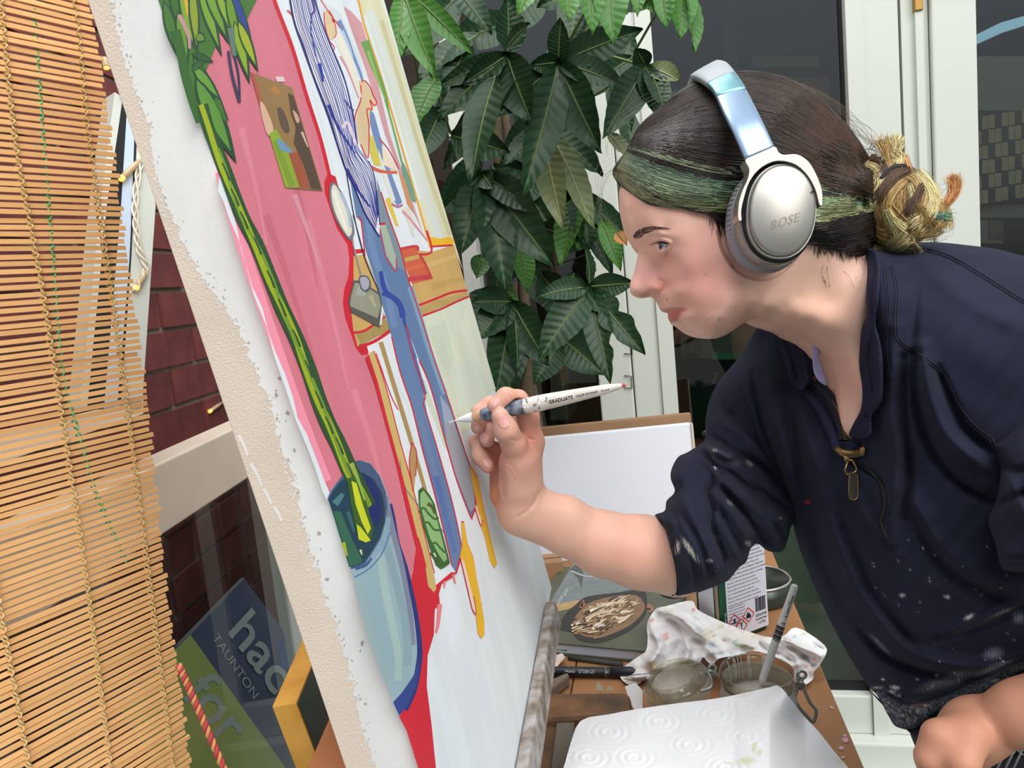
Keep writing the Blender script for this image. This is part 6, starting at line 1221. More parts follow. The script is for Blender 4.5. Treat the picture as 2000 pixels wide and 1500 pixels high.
# ================================================================== PLANT
def leaf_mat(name, base, dark, vein):
    m = bpy.data.materials.new(name); m.use_nodes = True; n = m.node_tree.nodes; L = m.node_tree.links; b = n['Principled BSDF']; b.inputs['Roughness'].default_value = .42; b.inputs['Specular IOR Level'].default_value = .32
    a = n.new('ShaderNodeAttribute'); a.attribute_name = 'LUV'; s = n.new('ShaderNodeSeparateXYZ'); L.new(a.outputs['Vector'], s.inputs[0])
    ab = n.new('ShaderNodeMath'); ab.operation = 'ABSOLUTE'; L.new(s.outputs[0], ab.inputs[0])
    # side veins: stripes slanting away from the midrib
    ma = n.new('ShaderNodeMath'); ma.operation = 'MULTIPLY_ADD'; L.new(ab.outputs[0], ma.inputs[0]); ma.inputs[1].default_value = -.10; L.new(s.outputs[1], ma.inputs[2])
    mu = n.new('ShaderNodeMath'); mu.operation = 'MULTIPLY'; mu.inputs[1].default_value = 75; L.new(ma.outputs[0], mu.inputs[0]); si = n.new('ShaderNodeMath'); si.operation = 'SINE'; L.new(mu.outputs[0], si.inputs[0])
    mr_ = n.new('ShaderNodeMapRange'); mr_.inputs[1].default_value = .90; mr_.inputs[2].default_value = 1; mr_.inputs[4].default_value = .10; L.new(si.outputs[0], mr_.inputs[0])
    mr2 = n.new('ShaderNodeMapRange'); mr2.inputs[1].default_value = .02; mr2.inputs[2].default_value = .07; mr2.inputs[3].default_value = .9; mr2.inputs[4].default_value = 0; L.new(ab.outputs[0], mr2.inputs[0])
    mx_ = n.new('ShaderNodeMath'); mx_.operation = 'MAXIMUM'; L.new(mr_.outputs[0], mx_.inputs[0]); L.new(mr2.outputs[0], mx_.inputs[1])
    tcn = n.new('ShaderNodeTexCoord'); ns = n.new('ShaderNodeTexNoise'); ns.inputs['Scale'].default_value = 14; L.new(tcn.outputs['Object'], ns.inputs[0])
    m1 = n.new('ShaderNodeMix'); m1.data_type = 'RGBA'; m1.inputs[6].default_value = l4(base); m1.inputs[7].default_value = l4(dark); L.new(ns.outputs[0], m1.inputs[0])
    m2 = n.new('ShaderNodeMix'); m2.data_type = 'RGBA'; m2.inputs[7].default_value = l4(vein); L.new(m1.outputs[2], m2.inputs[6]); L.new(mx_.outputs[0], m2.inputs[0]); L.new(m2.outputs[2], b.inputs['Base Color'])
    bp = n.new('ShaderNodeBump'); bp.inputs['Strength'].default_value = .22; bp.inputs['Distance'].default_value = .001; L.new(si.outputs[0], bp.inputs['Height']); L.new(bp.outputs[0], b.inputs['Normal'])
    return m
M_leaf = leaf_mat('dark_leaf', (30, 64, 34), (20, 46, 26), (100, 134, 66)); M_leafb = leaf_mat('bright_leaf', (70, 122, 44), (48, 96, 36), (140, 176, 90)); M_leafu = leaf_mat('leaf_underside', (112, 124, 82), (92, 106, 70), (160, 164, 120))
M_stem = mat('plant_stem', (92, 110, 58), .6); M_trunk = mat('plant_trunk', (96, 82, 62), .85, var=.3, vscale=30, bump=.3); M_terra = mat('terracotta', (168, 96, 68), .8)
M_edge = mat('withered_leaf_edge', (176, 138, 92), .8)
plant_o = ground(P(1020, 700, 1.74), 0)
plant = empty('money_tree', plant_o, 'tall potted plant with dark hand-shaped leaves between the canvas and the doors', 'potted plant')
leaf_n = [0]
def leaf(bx, by, tx, ty, wpx, z0_, z1_=None, m=None, roll=None, droop=.10, holes=()):
    z1_ = z0_-.02 if z1_ is None else z1_; B, T = P(bx, by, z0_), P(tx, ty, z1_); d = T-B; Ln = np.linalg.norm(d); d = d/Ln; hw_ = wpx*.5*(z0_+z1_)/2/F
    r = rng.normal(0, .35) if roll is None else roll; side = unit(np.cross(d, FW)); nrm = np.cross(side, d); nrm = nrm if nrm@FW < 0 else -nrm; s_ = side*math.cos(r)+nrm*math.sin(r); n_ = nrm*math.cos(r)-side*math.sin(r)
    V, UVs, nu, nv = [], [], 8, 16
    for j in range(nv+1):
        v = j/nv; wv = hw_*max(.015, (math.sin(math.pi*min(1, v**.82*.97+.02)))**.85)*(1-.25*max(0, v-.75)); ctr = B+d*Ln*v+n_*(droop*Ln*.5*math.sin(math.pi*v))
        for i in range(nu+1):
            u = -1+2*i/nu; rip = .06*math.sin(v*38+abs(u)*-4)*abs(u)*hw_+.05*hw_*math.sin(v*9+u*2)*abs(u); cut = 1
            for (hs, hv, hwid, dep) in holes:
                if u*hs > 0: cut -= dep*math.exp(-((v-hv)/hwid)**2)*(abs(u) > .3)*(.7+.3*math.sin(v*90))
            V.append(ctr+s_*(u*wv*cut)+n_*(abs(u)**1.4*hw_*.28+rip)); UVs.append((u, v))
    Fc = np.array([[j*(nu+1)+i, j*(nu+1)+i+1, (j+1)*(nu+1)+i+1, (j+1)*(nu+1)+i] for j in range(nv) for i in range(nu)])
    o = add('leaf', V, Fc, m or M_leaf, plant, uv=np.array(UVs)); leaf_n[0] += 1
    rib = [V[j*(nu+1)+nu//2]+n_*.0004 for j in range(0, nv+1)]; v2, f2_ = tube(np.array(rib), np.linspace(.0017, .0004, nv+1), 5); add('midrib', v2, f2_, M_stem if m is not M_leafu else M_leafu, o)
def stalk(ax, ay, az, bx, by, bz, sag=.03, r=.0018):
    A, B = P(ax, ay, az), P(bx, by, bz); c = catmull([A, (A*.6+B*.4)-UP*sag*.4, (A*.3+B*.7)+UP*0, B], 6); V, Fc = tube(c, np.linspace(r*1.3, r, len(c)), 6); add('stalk', V, Fc, M_stem, plant)
# hub A: upper middle rosette
zA = 1.12
for t in ((1176, 300, 84), (1020, 386, 78), (1222, 172, 60), (1256, 58, 66), (1030, 128, 40), (1096, 34, 46), (965, 230, 60)): leaf(1091, 122, t[0], t[1], t[2], zA, zA-.03)
zB = 1.10
for t in ((1040, 240, 84), (990, -10, 70), (852, 172, 44), (856, 240, 66), (900, 165, 50)): leaf(990, 108, t[0], t[1], t[2], zB, zB-.02)
leaf(968, 150, 921, 358, 74, 1.06, 1.03); leaf(992, 92, 1036, 46, 40, 1.05, 1.02)
zD = 1.20
for t in ((988, 572, 84), (1083, 522, 92), (900, 498, 78), (858, 416, 66), (1048, 420, 60), (965, 372, 40)): leaf(944, 340, t[0], t[1], t[2], zD, zD-.03)
leaf(1063, 268, 1101, 448, 62, 1.18, 1.15, M_leafu, .35); leaf(1075, 262, 1157, 452, 58, 1.19, 1.16, M_leafu, -.35); leaf(1050, 240, 1176, 346, 70, 1.24)
zC = 1.08
leaf(1150, 562, 1192, 750, 58, zC, zC-.04, None, .1, .05, [(1, .62, .07, .7), (1, .8, .05, .5)]); leaf(1150, 565, 1260, 694, 62, zC, zC-.04, None, 0, .05, [(-1, .3, .06, .6), (1, .45, .07, .55), (1, .72, .05, .5), (-1, .6, .05, .4)]); leaf(1150, 562, 1052, 704, 74, zC, zC-.03); leaf(1152, 560, 1240, 552, 48, zC); leaf(1148, 560, 1048, 580, 48, zC); leaf(1150, 556, 1140, 480, 40, zC)
zF = 1.22
for t in ((966, 782, 78), (1074, 714, 74), (928, 668, 70), (920, 590, 56), (1010, 745, 60)): leaf(1000, 590, t[0], t[1], t[2], zF, zF-.03)
# top left cluster, nearer and brighter
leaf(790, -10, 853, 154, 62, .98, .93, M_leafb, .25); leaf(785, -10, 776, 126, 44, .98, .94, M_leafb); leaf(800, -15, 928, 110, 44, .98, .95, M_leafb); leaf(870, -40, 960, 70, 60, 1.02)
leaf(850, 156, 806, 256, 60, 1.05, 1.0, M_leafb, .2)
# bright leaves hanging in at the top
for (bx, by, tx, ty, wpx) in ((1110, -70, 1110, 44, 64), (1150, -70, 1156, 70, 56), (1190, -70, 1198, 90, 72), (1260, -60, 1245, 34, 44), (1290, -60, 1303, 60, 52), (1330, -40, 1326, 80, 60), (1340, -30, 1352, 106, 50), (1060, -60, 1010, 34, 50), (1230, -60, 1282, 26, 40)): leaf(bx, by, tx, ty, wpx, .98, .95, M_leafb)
leaf(1262, 130, 1176, 272, 70, 1.10, 1.06); leaf(1262, 130, 1278, 226, 50, 1.10, 1.07); leaf(1262, 130, 1240, 92, 40, 1.10); leaf(1268, 132, 1330, 160, 46, 1.10, 1.08, M_leafu); leaf(1266, 134, 1300, 225, 50, 1.10, 1.06); leaf(1190, 262, 1225, 310, 36, 1.12, 1.1, M_leafu)
# middle right, partly behind the forehead
for t in ((1150, 490, 64, None), (1195, 540, 52, None), (1230, 470, 52, None), (1098, 520, 60, M_leafb), (1134, 490, 44, M_leafb)): leaf(1130, 385, t[0], t[1], t[2], 1.25, 1.22, t[3])
leaf(1175, 430, 1212, 530, 40, 1.2, 1.18, M_leafb); leaf(1205, 455, 1225, 480, 26, 1.15, 1.13, mat('brown_leaf', (168, 112, 62), .8))
leaf(940, 500, 930, 545, 40, 1.26, None, M_leafb); leaf(1010, 470, 1030, 570, 48, 1.27, None, M_leafb); leaf(985, 560, 1000, 640, 44, 1.28, None, M_leafb)
# dim leaves deeper in the crown
r6 = np.random.default_rng(21)
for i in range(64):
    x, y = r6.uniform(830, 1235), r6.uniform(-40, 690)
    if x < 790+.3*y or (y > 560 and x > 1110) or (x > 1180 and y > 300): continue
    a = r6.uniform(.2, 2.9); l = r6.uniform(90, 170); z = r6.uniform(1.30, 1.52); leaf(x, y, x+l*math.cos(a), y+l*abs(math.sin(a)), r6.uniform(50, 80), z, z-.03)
for (hx, hy, hz) in ((1091, 122, zA), (990, 108, zB), (944, 340, zD), (1150, 562, zC), (1000, 590, zF), (1262, 130, 1.10), (1130, 385, 1.25)): stalk(1025, hy+130, 1.66, hx, hy, hz)
stalk(830, 240, 1.2, 795, 20, .98, 0); stalk(880, 260, 1.25, 812, 60, 1.0, 0); stalk(1100, 100, 1.3, 1190, -60, .98, 0); stalk(1240, 100, 1.3, 1320, -40, .98, 0); stalk(1195, 110, 1.2, 1262, 130, 1.10, 0)
tb0 = plant_o
for i in range(3):
    ph = i*2.09; c = np.array([[tb0[0]+.022*math.cos(ph+h*9)*(1-.3*h), tb0[1]+.022*math.sin(ph+h*9), .26+h*1.45] for h in np.linspace(0, 1, 40)]); V, Fc = tube(c, np.linspace(.020, .009, 40), 8); add('trunk', V, Fc, M_trunk, plant)
V, Fc = lathe([(.001, 0), (.11, 0), (.14, .24), (.152, .245), (.152, .28), (.138, .28), (.135, .25), (.001, .25)], tb0, UP, 32); add('pot', V, Fc, M_terra, plant)
print('leaves', leaf_n[0])
# ================================================================== TABLE AND WHAT STANDS ON IT
HT = .73
M_tab = mat('pine_table', (178, 130, 88), .5, var=(152, 106, 68), vscale=7, vstretch=(1, .25, 1), bump=.06, bscale=80)
M_oldw = mat('stained_wood', (132, 92, 58), .6, var=(78, 60, 44), vscale=22, bump=.25, bscale=90)
M_crust = mat('paint_crusted_wood', (112, 96, 78), .7, var=(176, 172, 172), vscale=60, bump=.9, bscale=120)
tr0, tr1 = on_h(1690, 1500, HT), on_h(1540, 1150, HT); td = unit(tr1-tr0); tn = np.cross(UP, td); tn = tn if tn@cv(-1, 0, 0) > 0 else -tn
tfar = tr1+td*.30; tw = .46
tO = tfar-td*.97
table = empty('work_table', np.array([*(tO+tn*.2)[:2], 0]), 'wooden table in front of the doors covered with painting materials', 'table')
npl = 4
for i in range(npl):
    V, Fc = box8(tO+tn*(tw*i/npl+.0008)-UP*.024, td*.97, tn*(tw/npl-.0016), UP*.024); bevel(add('plank', V, Fc, M_tab, table, smooth=False), .002)
for (a, b) in ((.05, .04), (.05, tw-.09), (.70, .04), (.70, tw-.09)):
    p = tO+td*a+tn*b; p = np.array([p[0], p[1], 0]); V, Fc = box8(p, td*.05, tn*.05, UP*(HT-.024)); add('leg', V, Fc, M_tab, table, smooth=False)
for b in (.045, tw-.07):
    V, Fc = box8(tO+td*.06+tn*b-UP*.09, td*.70, tn*.022, UP*.066); add('apron', V, Fc, M_tab, table, smooth=False)
# flakes of dried paint on the table edge
pk = mat('pink_paint', (226, 178, 178), .6)
fl_ = []
for (x, y, rx, ry, a) in ((1651, 1446, 7, 6, 20), (1643, 1462, 6, 4, 0), (1650, 1438, 5, 3, 30), (1646, 1480, 4, 3, 0), (1625, 1383, 5, 2, 30)):
    e_ = ell(x, y, rx, ry, a, 12); fl_.append(prism(on_h(e_[:, 0], e_[:, 1], HT+.0003), UP*.0008))
V, Fc = join(fl_); add('paint_spots', V, Fc, pk, table)
# ---- white board and brown board leaning at the back
def stand(px0, px1, ytop, z, th, name, m, lean=.03, hbot=HT, **kw):
    a, b = P(px0, 900, z), P(px1, 900, z); zt = P((px0+px1)/2, ytop, z)[2]; a[2] = hbot; b[2] = hbot; b = a+horiz(b-a)*np.linalg.norm((b-a)[:2]); n_ = np.cross(UP, b-a); n_ = unit(n_); n_ = n_ if n_@FW > 0 else -n_
    V, Fc = box8(a, b-a, n_*th, UP*(zt-hbot)+n_*lean); return add(name, V, Fc, m, smooth=False, **kw), (a, b, n_, zt)
zb1 = 1.535
wbd, (wa, wb_, wn, wz) = stand(940, 1364, 851, zb1, .016, 'canvas_board', mat('primed_white', (226, 230, 240), .7, var=.02, vscale=3), label='blank white canvas board standing at the back of the table', cat='canvas board'); bevel(wbd, .002)
V, Fc = box8(wa-wn*.0005+UP*(wz-HT-.016)+wn*.0285, wb_-wa, wn*.0004, UP*.003); 
bbd, _ = stand(1020, 1362, 826, zb1+.052, .014, 'wooden_panel', mat('brown_board', (150, 116, 86), .75, var=.12, vscale=20), .03, label='brown wooden panel standing behind the blank white board', cat='board'); bevel(bbd, .002)
V, Fc = box8(wb_+UP*.03-wn*.001, unit(wb_-wa)*-.004, wn*.018, UP*(wz-HT-.03)+wn*.027); add('side_edge', V, Fc, mat('raw_linen', (206, 196, 178), .9), wbd, smooth=False)
# ---- cardboard box
M_card = mat('cardboard', (172, 132, 98), .85, var=.1, vscale=14)
cb0 = on_h(1066, 1150, HT); cb0 = cb0+UP*0; zcb = 1.44
q = P(np.array([1060., 1102]), np.array([1124., 1128]), 1.46); ax_ = horiz(q[1]-q[0]); bx_ = np.cross(UP, ax_); bx_ = bx_ if bx_@FW > 0 else -bx_
p0_ = np.array([q[0][0], q[0][1], HT]); hbx = P(1080, 1098, 1.46)[2]-HT
V, Fc = box8(p0_, ax_*np.linalg.norm((q[1]-q[0])[:2]), bx_*.05, UP*hbx); cbx = add('cardboard_box', V, Fc, M_card, smooth=False, label='small brown cardboard box behind the book beside the big canvas', cat='box')
V, Fc = box8(p0_+UP*hbx+bx_*.024, ax_*np.linalg.norm((q[1]-q[0])[:2]), bx_*.003, UP*.0008); add('flap_gap', V, Fc, M_trunk, cbx, smooth=False)
# ---- book: pale pages, olive cover with a muddy brush-worked patch and a grey title corner
bA, bB = on_h(985, 1270, HT), on_h(1262, 1297, HT); bx = horiz(bB-bA); by = np.cross(UP, bx); by = by if by@FW > 0 else -by
bw, bh, bt = np.linalg.norm(bB-bA)+.02, .30, .019
M_page = mat('pages', (214, 216, 232), .8, bump=.3, bscale=800, bstretch=(.1, .1, 3)); M_olive = mat('olive_cover', (92, 96, 76), .45, var=.18, vscale=14)
bA = bA+UP*.0008
V, Fc = box8(bA+UP*.003+by*.003, bx*(bw-.004), by*(bh-.006), UP*(bt-.005)); book = add('art_book', V, Fc, M_page, smooth=False, label='hardback art book with an olive cover lying under the painter’s forearm', cat='book')
V, Fc = box8(bA+UP*(bt-.002), bx*bw, by*bh, UP*.0025); bevel(add('front_cover', V, Fc, M_olive, book, smooth=False), .0008)
V, Fc = box8(bA, bx*bw, by*bh, UP*.003); add('back_cover', V, Fc, M_olive, book, smooth=False)
BZ = HT+bt+.0016; blay = [0]; bPV, bPF, bPC, bn = [], [], [], [0]
def bpaint(poly, col, sm=0):
    q = catmull(poly, sm, True) if sm else np.asarray(poly, float); blay[0] += 1; w3 = on_h(q[:, 0], q[:, 1], BZ+.000008*blay[0]); bPF.append(list(range(bn[0], bn[0]+len(q)))); bn[0] += len(q); bPV.append(w3); bPC.append(np.tile(lin(col), (len(q), 1)))
def bbrush(pts, wd, col, w1=1.0):
    c = catmull(pts, 6) if len(pts) > 2 else np.linspace(pts[0], pts[1], 6); t = np.gradient(c, axis=0); t /= np.linalg.norm(t, axis=1)[:, None]; nn = np.stack([-t[:, 1], t[:, 0]], 1); ww = (np.linspace(wd, w1, len(c))*.5)[:, None]; bpaint(np.concatenate([c+nn*ww, (c-nn*ww)[::-1]]), col)
bpaint([(1072, 1180), (1120, 1100), (1140, 1080), (1300, 1120), (1300, 1150), (1255, 1150), (1200, 1160), (1140, 1172), (1072, 1195)], (128, 136, 136)); bpaint([(1072, 1183), (1130, 1172), (1145, 1176), (1110, 1190), (1072, 1198)], (190, 158, 104)); bpaint([(1114, 1112), (1127, 1098), (1140, 1120), (1136, 1150), (1128, 1130)], (84, 88, 84)); bbrush([(1116, 1115), (1150, 1126), (1190, 1118)], 3, (180, 184, 180), 2)
bpaint([(1092, 1228), (1100, 1205), (1125, 1180), (1148, 1165), (1200, 1158), (1255, 1152), (1264, 1180), (1258, 1205), (1230, 1232), (1190, 1250), (1165, 1256), (1130, 1250), (1118, 1236)], (52, 50, 44), 4)
bpaint([(1118, 1215), (1130, 1196), (1150, 1178), (1190, 1166), (1240, 1162), (1258, 1178), (1256, 1196), (1232, 1220), (1195, 1238), (1165, 1246), (1135, 1240), (1122, 1228)], (142, 110, 80), 4)
rb_ = np.random.default_rng(5)
for i in range(150):
    u = rb_.uniform(0, 1); v = rb_.uniform(-1, 1); x = 1124+118*u; y = 1224-42*u+v*30*math.sin(math.pi*(.12+.8*u)); l = rb_.uniform(14, 44)*(1-abs(u-.5)*.9); a = -.32+rb_.normal(0, .22)
    bbrush([(x-l*.5*math.cos(a), y-l*.5*math.sin(a)), (x, y+rb_.normal(0, 2.5)), (x+l*.5*math.cos(a), y+l*.5*math.sin(a))], rb_.uniform(2.5, 6), [(236, 222, 196), (214, 192, 158), (170, 136, 98), (72, 56, 44), (132, 98, 66), (224, 206, 176)][i % 6])
bbrush([(1142, 1178), (1134, 1186), (1140, 1172)], 6, (170, 122, 90), 3); bbrush([(1264, 1182), (1274, 1188), (1268, 1196)], 9, (170, 122, 92), 5)
add('cover_print', np.concatenate(bPV), bPF, mat('cover_print', (120, 110, 90), .5, attr='Col', var=.15, vscale=60), book, cols=np.concatenate(bPC), smooth=False)
tv, tfc = text_mesh('self-portrait', 1)
px = np.array([1107., 1149.])+tv[:, :1]*np.array([-10., 14.5])*.62+tv[:, 1:2]*np.array([9., 7.5])
add('lettering', on_h(px[:, 0], px[:, 1], BZ+.0016), tfc, mat('title_white', (214, 220, 222), .6), book, smooth=False)
# green bookmark ribbon at the corner
rb2 = on_h(np.array([1074., 1082, 1090, 1108]), np.array([1276., 1274, 1268, 1270]), HT+.008); V, Fc = tube(rb2, .0016, 6); add('ribbon', V, Fc, mat('green_ribbon', (24, 140, 70), .6), book)
# ---- black marker pen and odds and ends
def lying(pa, pb, h): return on_h(*pa, h), on_h(*pb, h)
M_pen = mat('black_plastic', (26, 27, 34), .35)
a, b = lying((1076, 1312), (1262, 1314), HT+.008); d = unit(b-a); Lp_ = np.linalg.norm(b-a)
V, Fc = lathe([(.001, 0), (.0072, 0), (.0075, .003), (.0075, Lp_*.63), (.0070, Lp_*.64)], a, d, 18); pen = add('marker_pen', V, Fc, M_pen, label='black marker pen lying along the front edge of the book', cat='pen')
V, Fc = lathe([(.0070, Lp_*.63), (.0082, Lp_*.64), (.0082, Lp_*.97), (.0070, Lp_), (.001, Lp_)], a, d, 18); add('cap', V, Fc, M_pen, pen)
V, Fc = lathe([(.0076, Lp_*.585), (.00765, Lp_*.588)], a, d, 18); add('white_ring', V, Fc, M_page, pen)
su = unit(np.cross(d, FW)); su = su if su@UP > 0 else -su; fu = unit(np.cross(su, d)); fu = fu if fu@FW < 0 else -fu
for body, s0, sz in (('STABILO', .47, .0060), ('OHPen', .27, .0050), ('M', .62, .0068)):
    tv, tfc = text_mesh(body, sz)
    if len(tv): s_ = Lp_*s0-tv[:, 0]*(1 if body != 'M' else 1); th = np.arcsin(np.clip(-(tv[:, 1]-sz*.35)/.0076, -1, 1))+.45; add('lettering', a+d*s_[:, None]+.00765*(np.sin(th)[:, None]*su+np.cos(th)[:, None]*fu), tfc, M_page, pen, smooth=False)
a, b = lying((1110, 1284), (1216, 1298), HT+.004); V, Fc = tube(np.array([a, b]), .0036, 6); add('pencil', V, Fc, mat('grey_pencil', (70, 72, 70), .6), label='thin dark pencil lying between the book and the black pen', cat='pencil')
q = on_h(np.array([1072., 1076, 1098, 1104, 1090, 1074]), np.array([1296., 1284, 1276, 1284, 1300, 1330]), HT+.012); V, Fc = prism(q, UP*.0006); add('paper_scrap', V, Fc, mat('stained_paper', (224, 206, 196), .8, var=.15, vscale=50), smooth=False, label='stained scrap of paper tucked by the easel ledge near the pen', cat='paper')
for i, q in enumerate(([(1164, 1348), (1169, 1331), (1174, 1336), (1180, 1348)], [(1184, 1348), (1192, 1339), (1200, 1348)])):
    q = np.array(q, float); w3 = on_h(q[:, 0], np.full(len(q), 1350.), HT+.004); hh_ = (1350-q[:, 1])*.00072; w3 = w3+UP*hh_[:, None]; V, Fc = prism(w3, FW*.0008); add('paper_scrap', V, Fc, M_white, smooth=False, label=('taller', 'smaller')[i]+' torn white paper corner standing behind the wooden bar', cat='paper', group=None)
q = np.array([(1228, 1346), (1250, 1339), (1262, 1353), (1256, 1386), (1242, 1392), (1233, 1372)], float); w3 = on_h(q[:, 0], np.full(len(q), 1392.), HT+.001)+UP*((1392-q[:, 1])*.00062)[:, None]+FW*((1392-q[:, 1])*.0004)[:, None]; V, Fc = prism(w3, FW*.0008); add('paper_scrap', V, Fc, mat('torn_tissue', (236, 236, 238), .85), smooth=False, label='crumpled white paper scrap wedged between the wooden bar and the glass lid', cat='paper')
# ---- turpentine tin
tA, tB, tC_ = on_h(1412, 1262, HT), on_h(1503, 1226, HT), on_h(1352, 1226, HT)
tx = horiz(tB-tA); twd = np.linalg.norm(tB-tA); ty = np.cross(UP, tx); ty = ty if ty@FW > 0 else -ty; tdp = .062; thh = .17
M_tin = mat('tin_green', (22, 78, 56), .4); M_lab = mat('label_white', (222, 224, 236), .5); M_ink = mat('ink', (52, 54, 64), .6); M_redi = mat('hazard_red', (206, 52, 58), .5)
def rrect(o, ax, ay, w_, d_, r, n=6):
    out = []
    for (cx, cy, a0) in ((w_-r, r, -90), (w_-r, d_-r, 0), (r, d_-r, 90), (r, r, 180)):
        for i in range(n+1): a = math.radians(a0+90*i/n); out.append(o+ax*(cx+r*math.cos(a))+ay*(cy+r*math.sin(a)))
    return np.array(out)
ring = rrect(tA, tx, ty, twd, tdp, .014); V, Fc = prism(ring+UP*.004, UP*(thh-.004)); tin = add('turpentine_tin', V, Fc, M_tin, smooth=False, label='white and green solvent tin with hazard diamonds behind the stained rag', cat='tin')
r2 = rrect(tA-tx*.0012-ty*.0012, tx, ty, twd+.0024, tdp+.0024, .015)
for h in (0, thh): V, Fc = prism(r2+UP*h, UP*.005); add('rim', V, Fc, mat('tin_rim', (60, 70, 66), .35, .8), tin, smooth=False)
V, Fc = lathe([(.014, 0), (.014, .018), (.001, .018)], tA+tx*twd*.5+ty*tdp*.5+UP*(thh+.003), UP, 20); add('cap', V, Fc, M_tin, tin)
lw0, lw1 = .012, twd-.002
V, Fc = box8(tA+tx*lw0-ty*.0006+UP*.006, tx*(lw1-lw0), ty*.0006, UP*(thh-.012)); lab = add('label', V, Fc, M_lab, tin, smooth=False)
V, Fc = box8(tA-tx*.0006+ty*.014+UP*.006, tx*.0006, ty*(tdp-.028), UP*(thh-.012)); add('label', V, Fc, M_lab, tin, smooth=False)
V, Fc = box8(tA-tx*.0006+ty*.004+UP*.006, tx*.0006, ty*.006, UP*(thh-.012)); add('stripe', V, Fc, mat('tin_tan', (166, 140, 112), .5), tin, smooth=False)
def onlab(body, u, h, sz, m=M_ink, bold=0, vert=False):
    tv, tfc = text_mesh(body, sz, bold)
    if not len(tv): return
    a_, b2 = (tx, UP) if not vert else (UP, -tx); add('lettering', tA+tx*u+UP*h-ty*.0009+tv[:, :1]*a_+tv[:, 1:2]*b2, tfc, m, lab, smooth=False)
lines = ['Keep out of the reach of children. Read label', 'before use. Wear protective gloves and clothing.', 'In case of fire use dry sand, foam or powder.', 'Dispose of contents at an approved point.', 'May be fatal if swallowed and enters airways.', 'Avoid release to the environment. Store locked', 'up in a well ventilated place. Keep cool.']
for i in range(17): onlab(lines[i % 7], lw0+.003, thh-.020-i*.0058, .0041 if i < 10 else .0034)
for i in range(7): onlab(lines[(i+3) % 7][:24+i % 3], lw0+.003, .054-i*.0048, .0032)
onlab('GENUINE', twd*.70, .026, .0056, M_ink, .0001); onlab('TURPENTINE', twd*.70, .020, .0040, M_ink, .0001); onlab('1 LITRE', twd*.74, .0135, .0052, M_ink, .0001); onlab('PACKED FOR ART USE', .0095, .010, .0040, M_lab, 0, True)
bar = []
rr_ = np.random.default_rng(3); u = twd*.72
while u < twd-.006: w_ = rr_.choice([.0005, .0009, .0014]); bar.append(box8(tA+tx*u+UP*.034-ty*.0010, tx*w_, ty*.0003, UP*.022)); u += w_+rr_.choice([.0005, .0009])
V, Fc = join(bar); add('barcode', V, Fc, M_ink, lab, smooth=False)
def diamond(u, h, s, sym):
    c = tA+tx*u+UP*h-ty*.0010; o_ = [c+UP*s, c+tx*s, c-UP*s, c-tx*s]; i_ = [c+UP*s*.82, c+tx*s*.82, c-UP*s*.82, c-tx*s*.82]; V = np.array(o_+i_); add('hazard_diamond', V, [[k, 4+k, 4+(k+1) % 4, (k+1) % 4] for k in range(4)], M_redi, lab, smooth=False)
    P2 = {'flame': [(-.3, -.4), (.3, -.4), (.38, -.1), (.2, .1), (.22, .35), (0, .1), (-.05, .5), (-.3, .1), (-.36, -.1)], 'mark': [(-.07, -.1), (.07, -.1), (.12, .5), (-.12, .5)], 'tree': [(-.5, -.25), (.5, -.3), (.5, -.2), (.1, -.15), (.15, .1), (.4, .2), (.12, .2), (.06, .5), (-.05, .2), (-.3, .25), (-.08, .08), (-.1, -.15), (-.5, -.15)]}[sym]
    V = np.array([c+tx*s*x+UP*s*y-ty*.0002 for x, y in P2]); add('hazard_symbol', V, [list(range(len(V)))], M_seam, lab, smooth=False)
    if sym == 'mark': V = np.array([c+tx*s*.1*math.cos(t)+UP*s*(-.3+.1*math.sin(t))-ty*.0002 for t in np.arange(10)*.628]); add('hazard_symbol', V, [list(range(10))], M_seam, lab, smooth=False)
diamond(twd*.56, .034, .0125, 'flame'); diamond(twd*.40, .0205, .0125, 'mark'); diamond(twd*.26, .032, .0125, 'tree')
# ---- round open tin behind
rc = on_h(1478, 1168, HT); rrad = np.linalg.norm(on_h(1541, 1160, HT)-rc)*.98; hrim = .036
V, Fc = lathe([(.001, .0), (rrad*.97, 0), (rrad, .003), (rrad, hrim), (rrad*.97, hrim), (rrad*.965, hrim-.005), (.001, hrim-.005)], rc, UP, 48); rt = add('round_tin', V, Fc, mat('dark_tin', (66, 74, 66), .3, .5), label='round open tin with a bright metal rim behind the solvent tin', cat='tin')
tt_ = np.arange(49)*2*np.pi/48; V, Fc = tube(rc+UP*hrim+rrad*(np.cos(tt_)[:, None]*horiz(cv(1, 0, 0))+np.sin(tt_)[:, None]*np.cross(UP, horiz(cv(1, 0, 0)))), .0022, 6, False); add('rim', V, Fc, mat('bright_metal', (220, 216, 206), .25, .9), rt)
# ---- clip-top jar with cloudy water; its glass lid lies back to the left
M_jar = glass_mat('jar_glass', (240, 238, 230), .7, .06); M_wat = mat('cloudy_water', (206, 196, 192), .25); M_res = mat('paint_residue', (214, 222, 210), .7); M_wire = mat('zinc_wire', (158, 164, 160), .4, .7)
M_film = mat('milky_film', (226, 222, 212), .5, alpha=.55)
rimz = HT+.088; jc = on_h(1478, 1311, rimz); jr = np.linalg.norm(on_h(1551, 1306, rimz)-jc)*1.0; jb_ = np.array([jc[0], jc[1], HT])
V, Fc = lathe([(.001, .001), (jr*.84, 0), (jr*.95, .006), (jr*1.0, .02), (jr*1.0, .058), (jr*.93, .068), (jr*.90, .073), (jr*1.0, .078), (jr*1.02, .082), (jr*.99, .088), (jr*.94, .088), (jr*.92, .080), (jr*.86, .073), (jr*.89, .066), (jr*.95, .056), (jr*.95, .02), (jr*.9, .007), (.001, .006)], jb_, UP, 56)
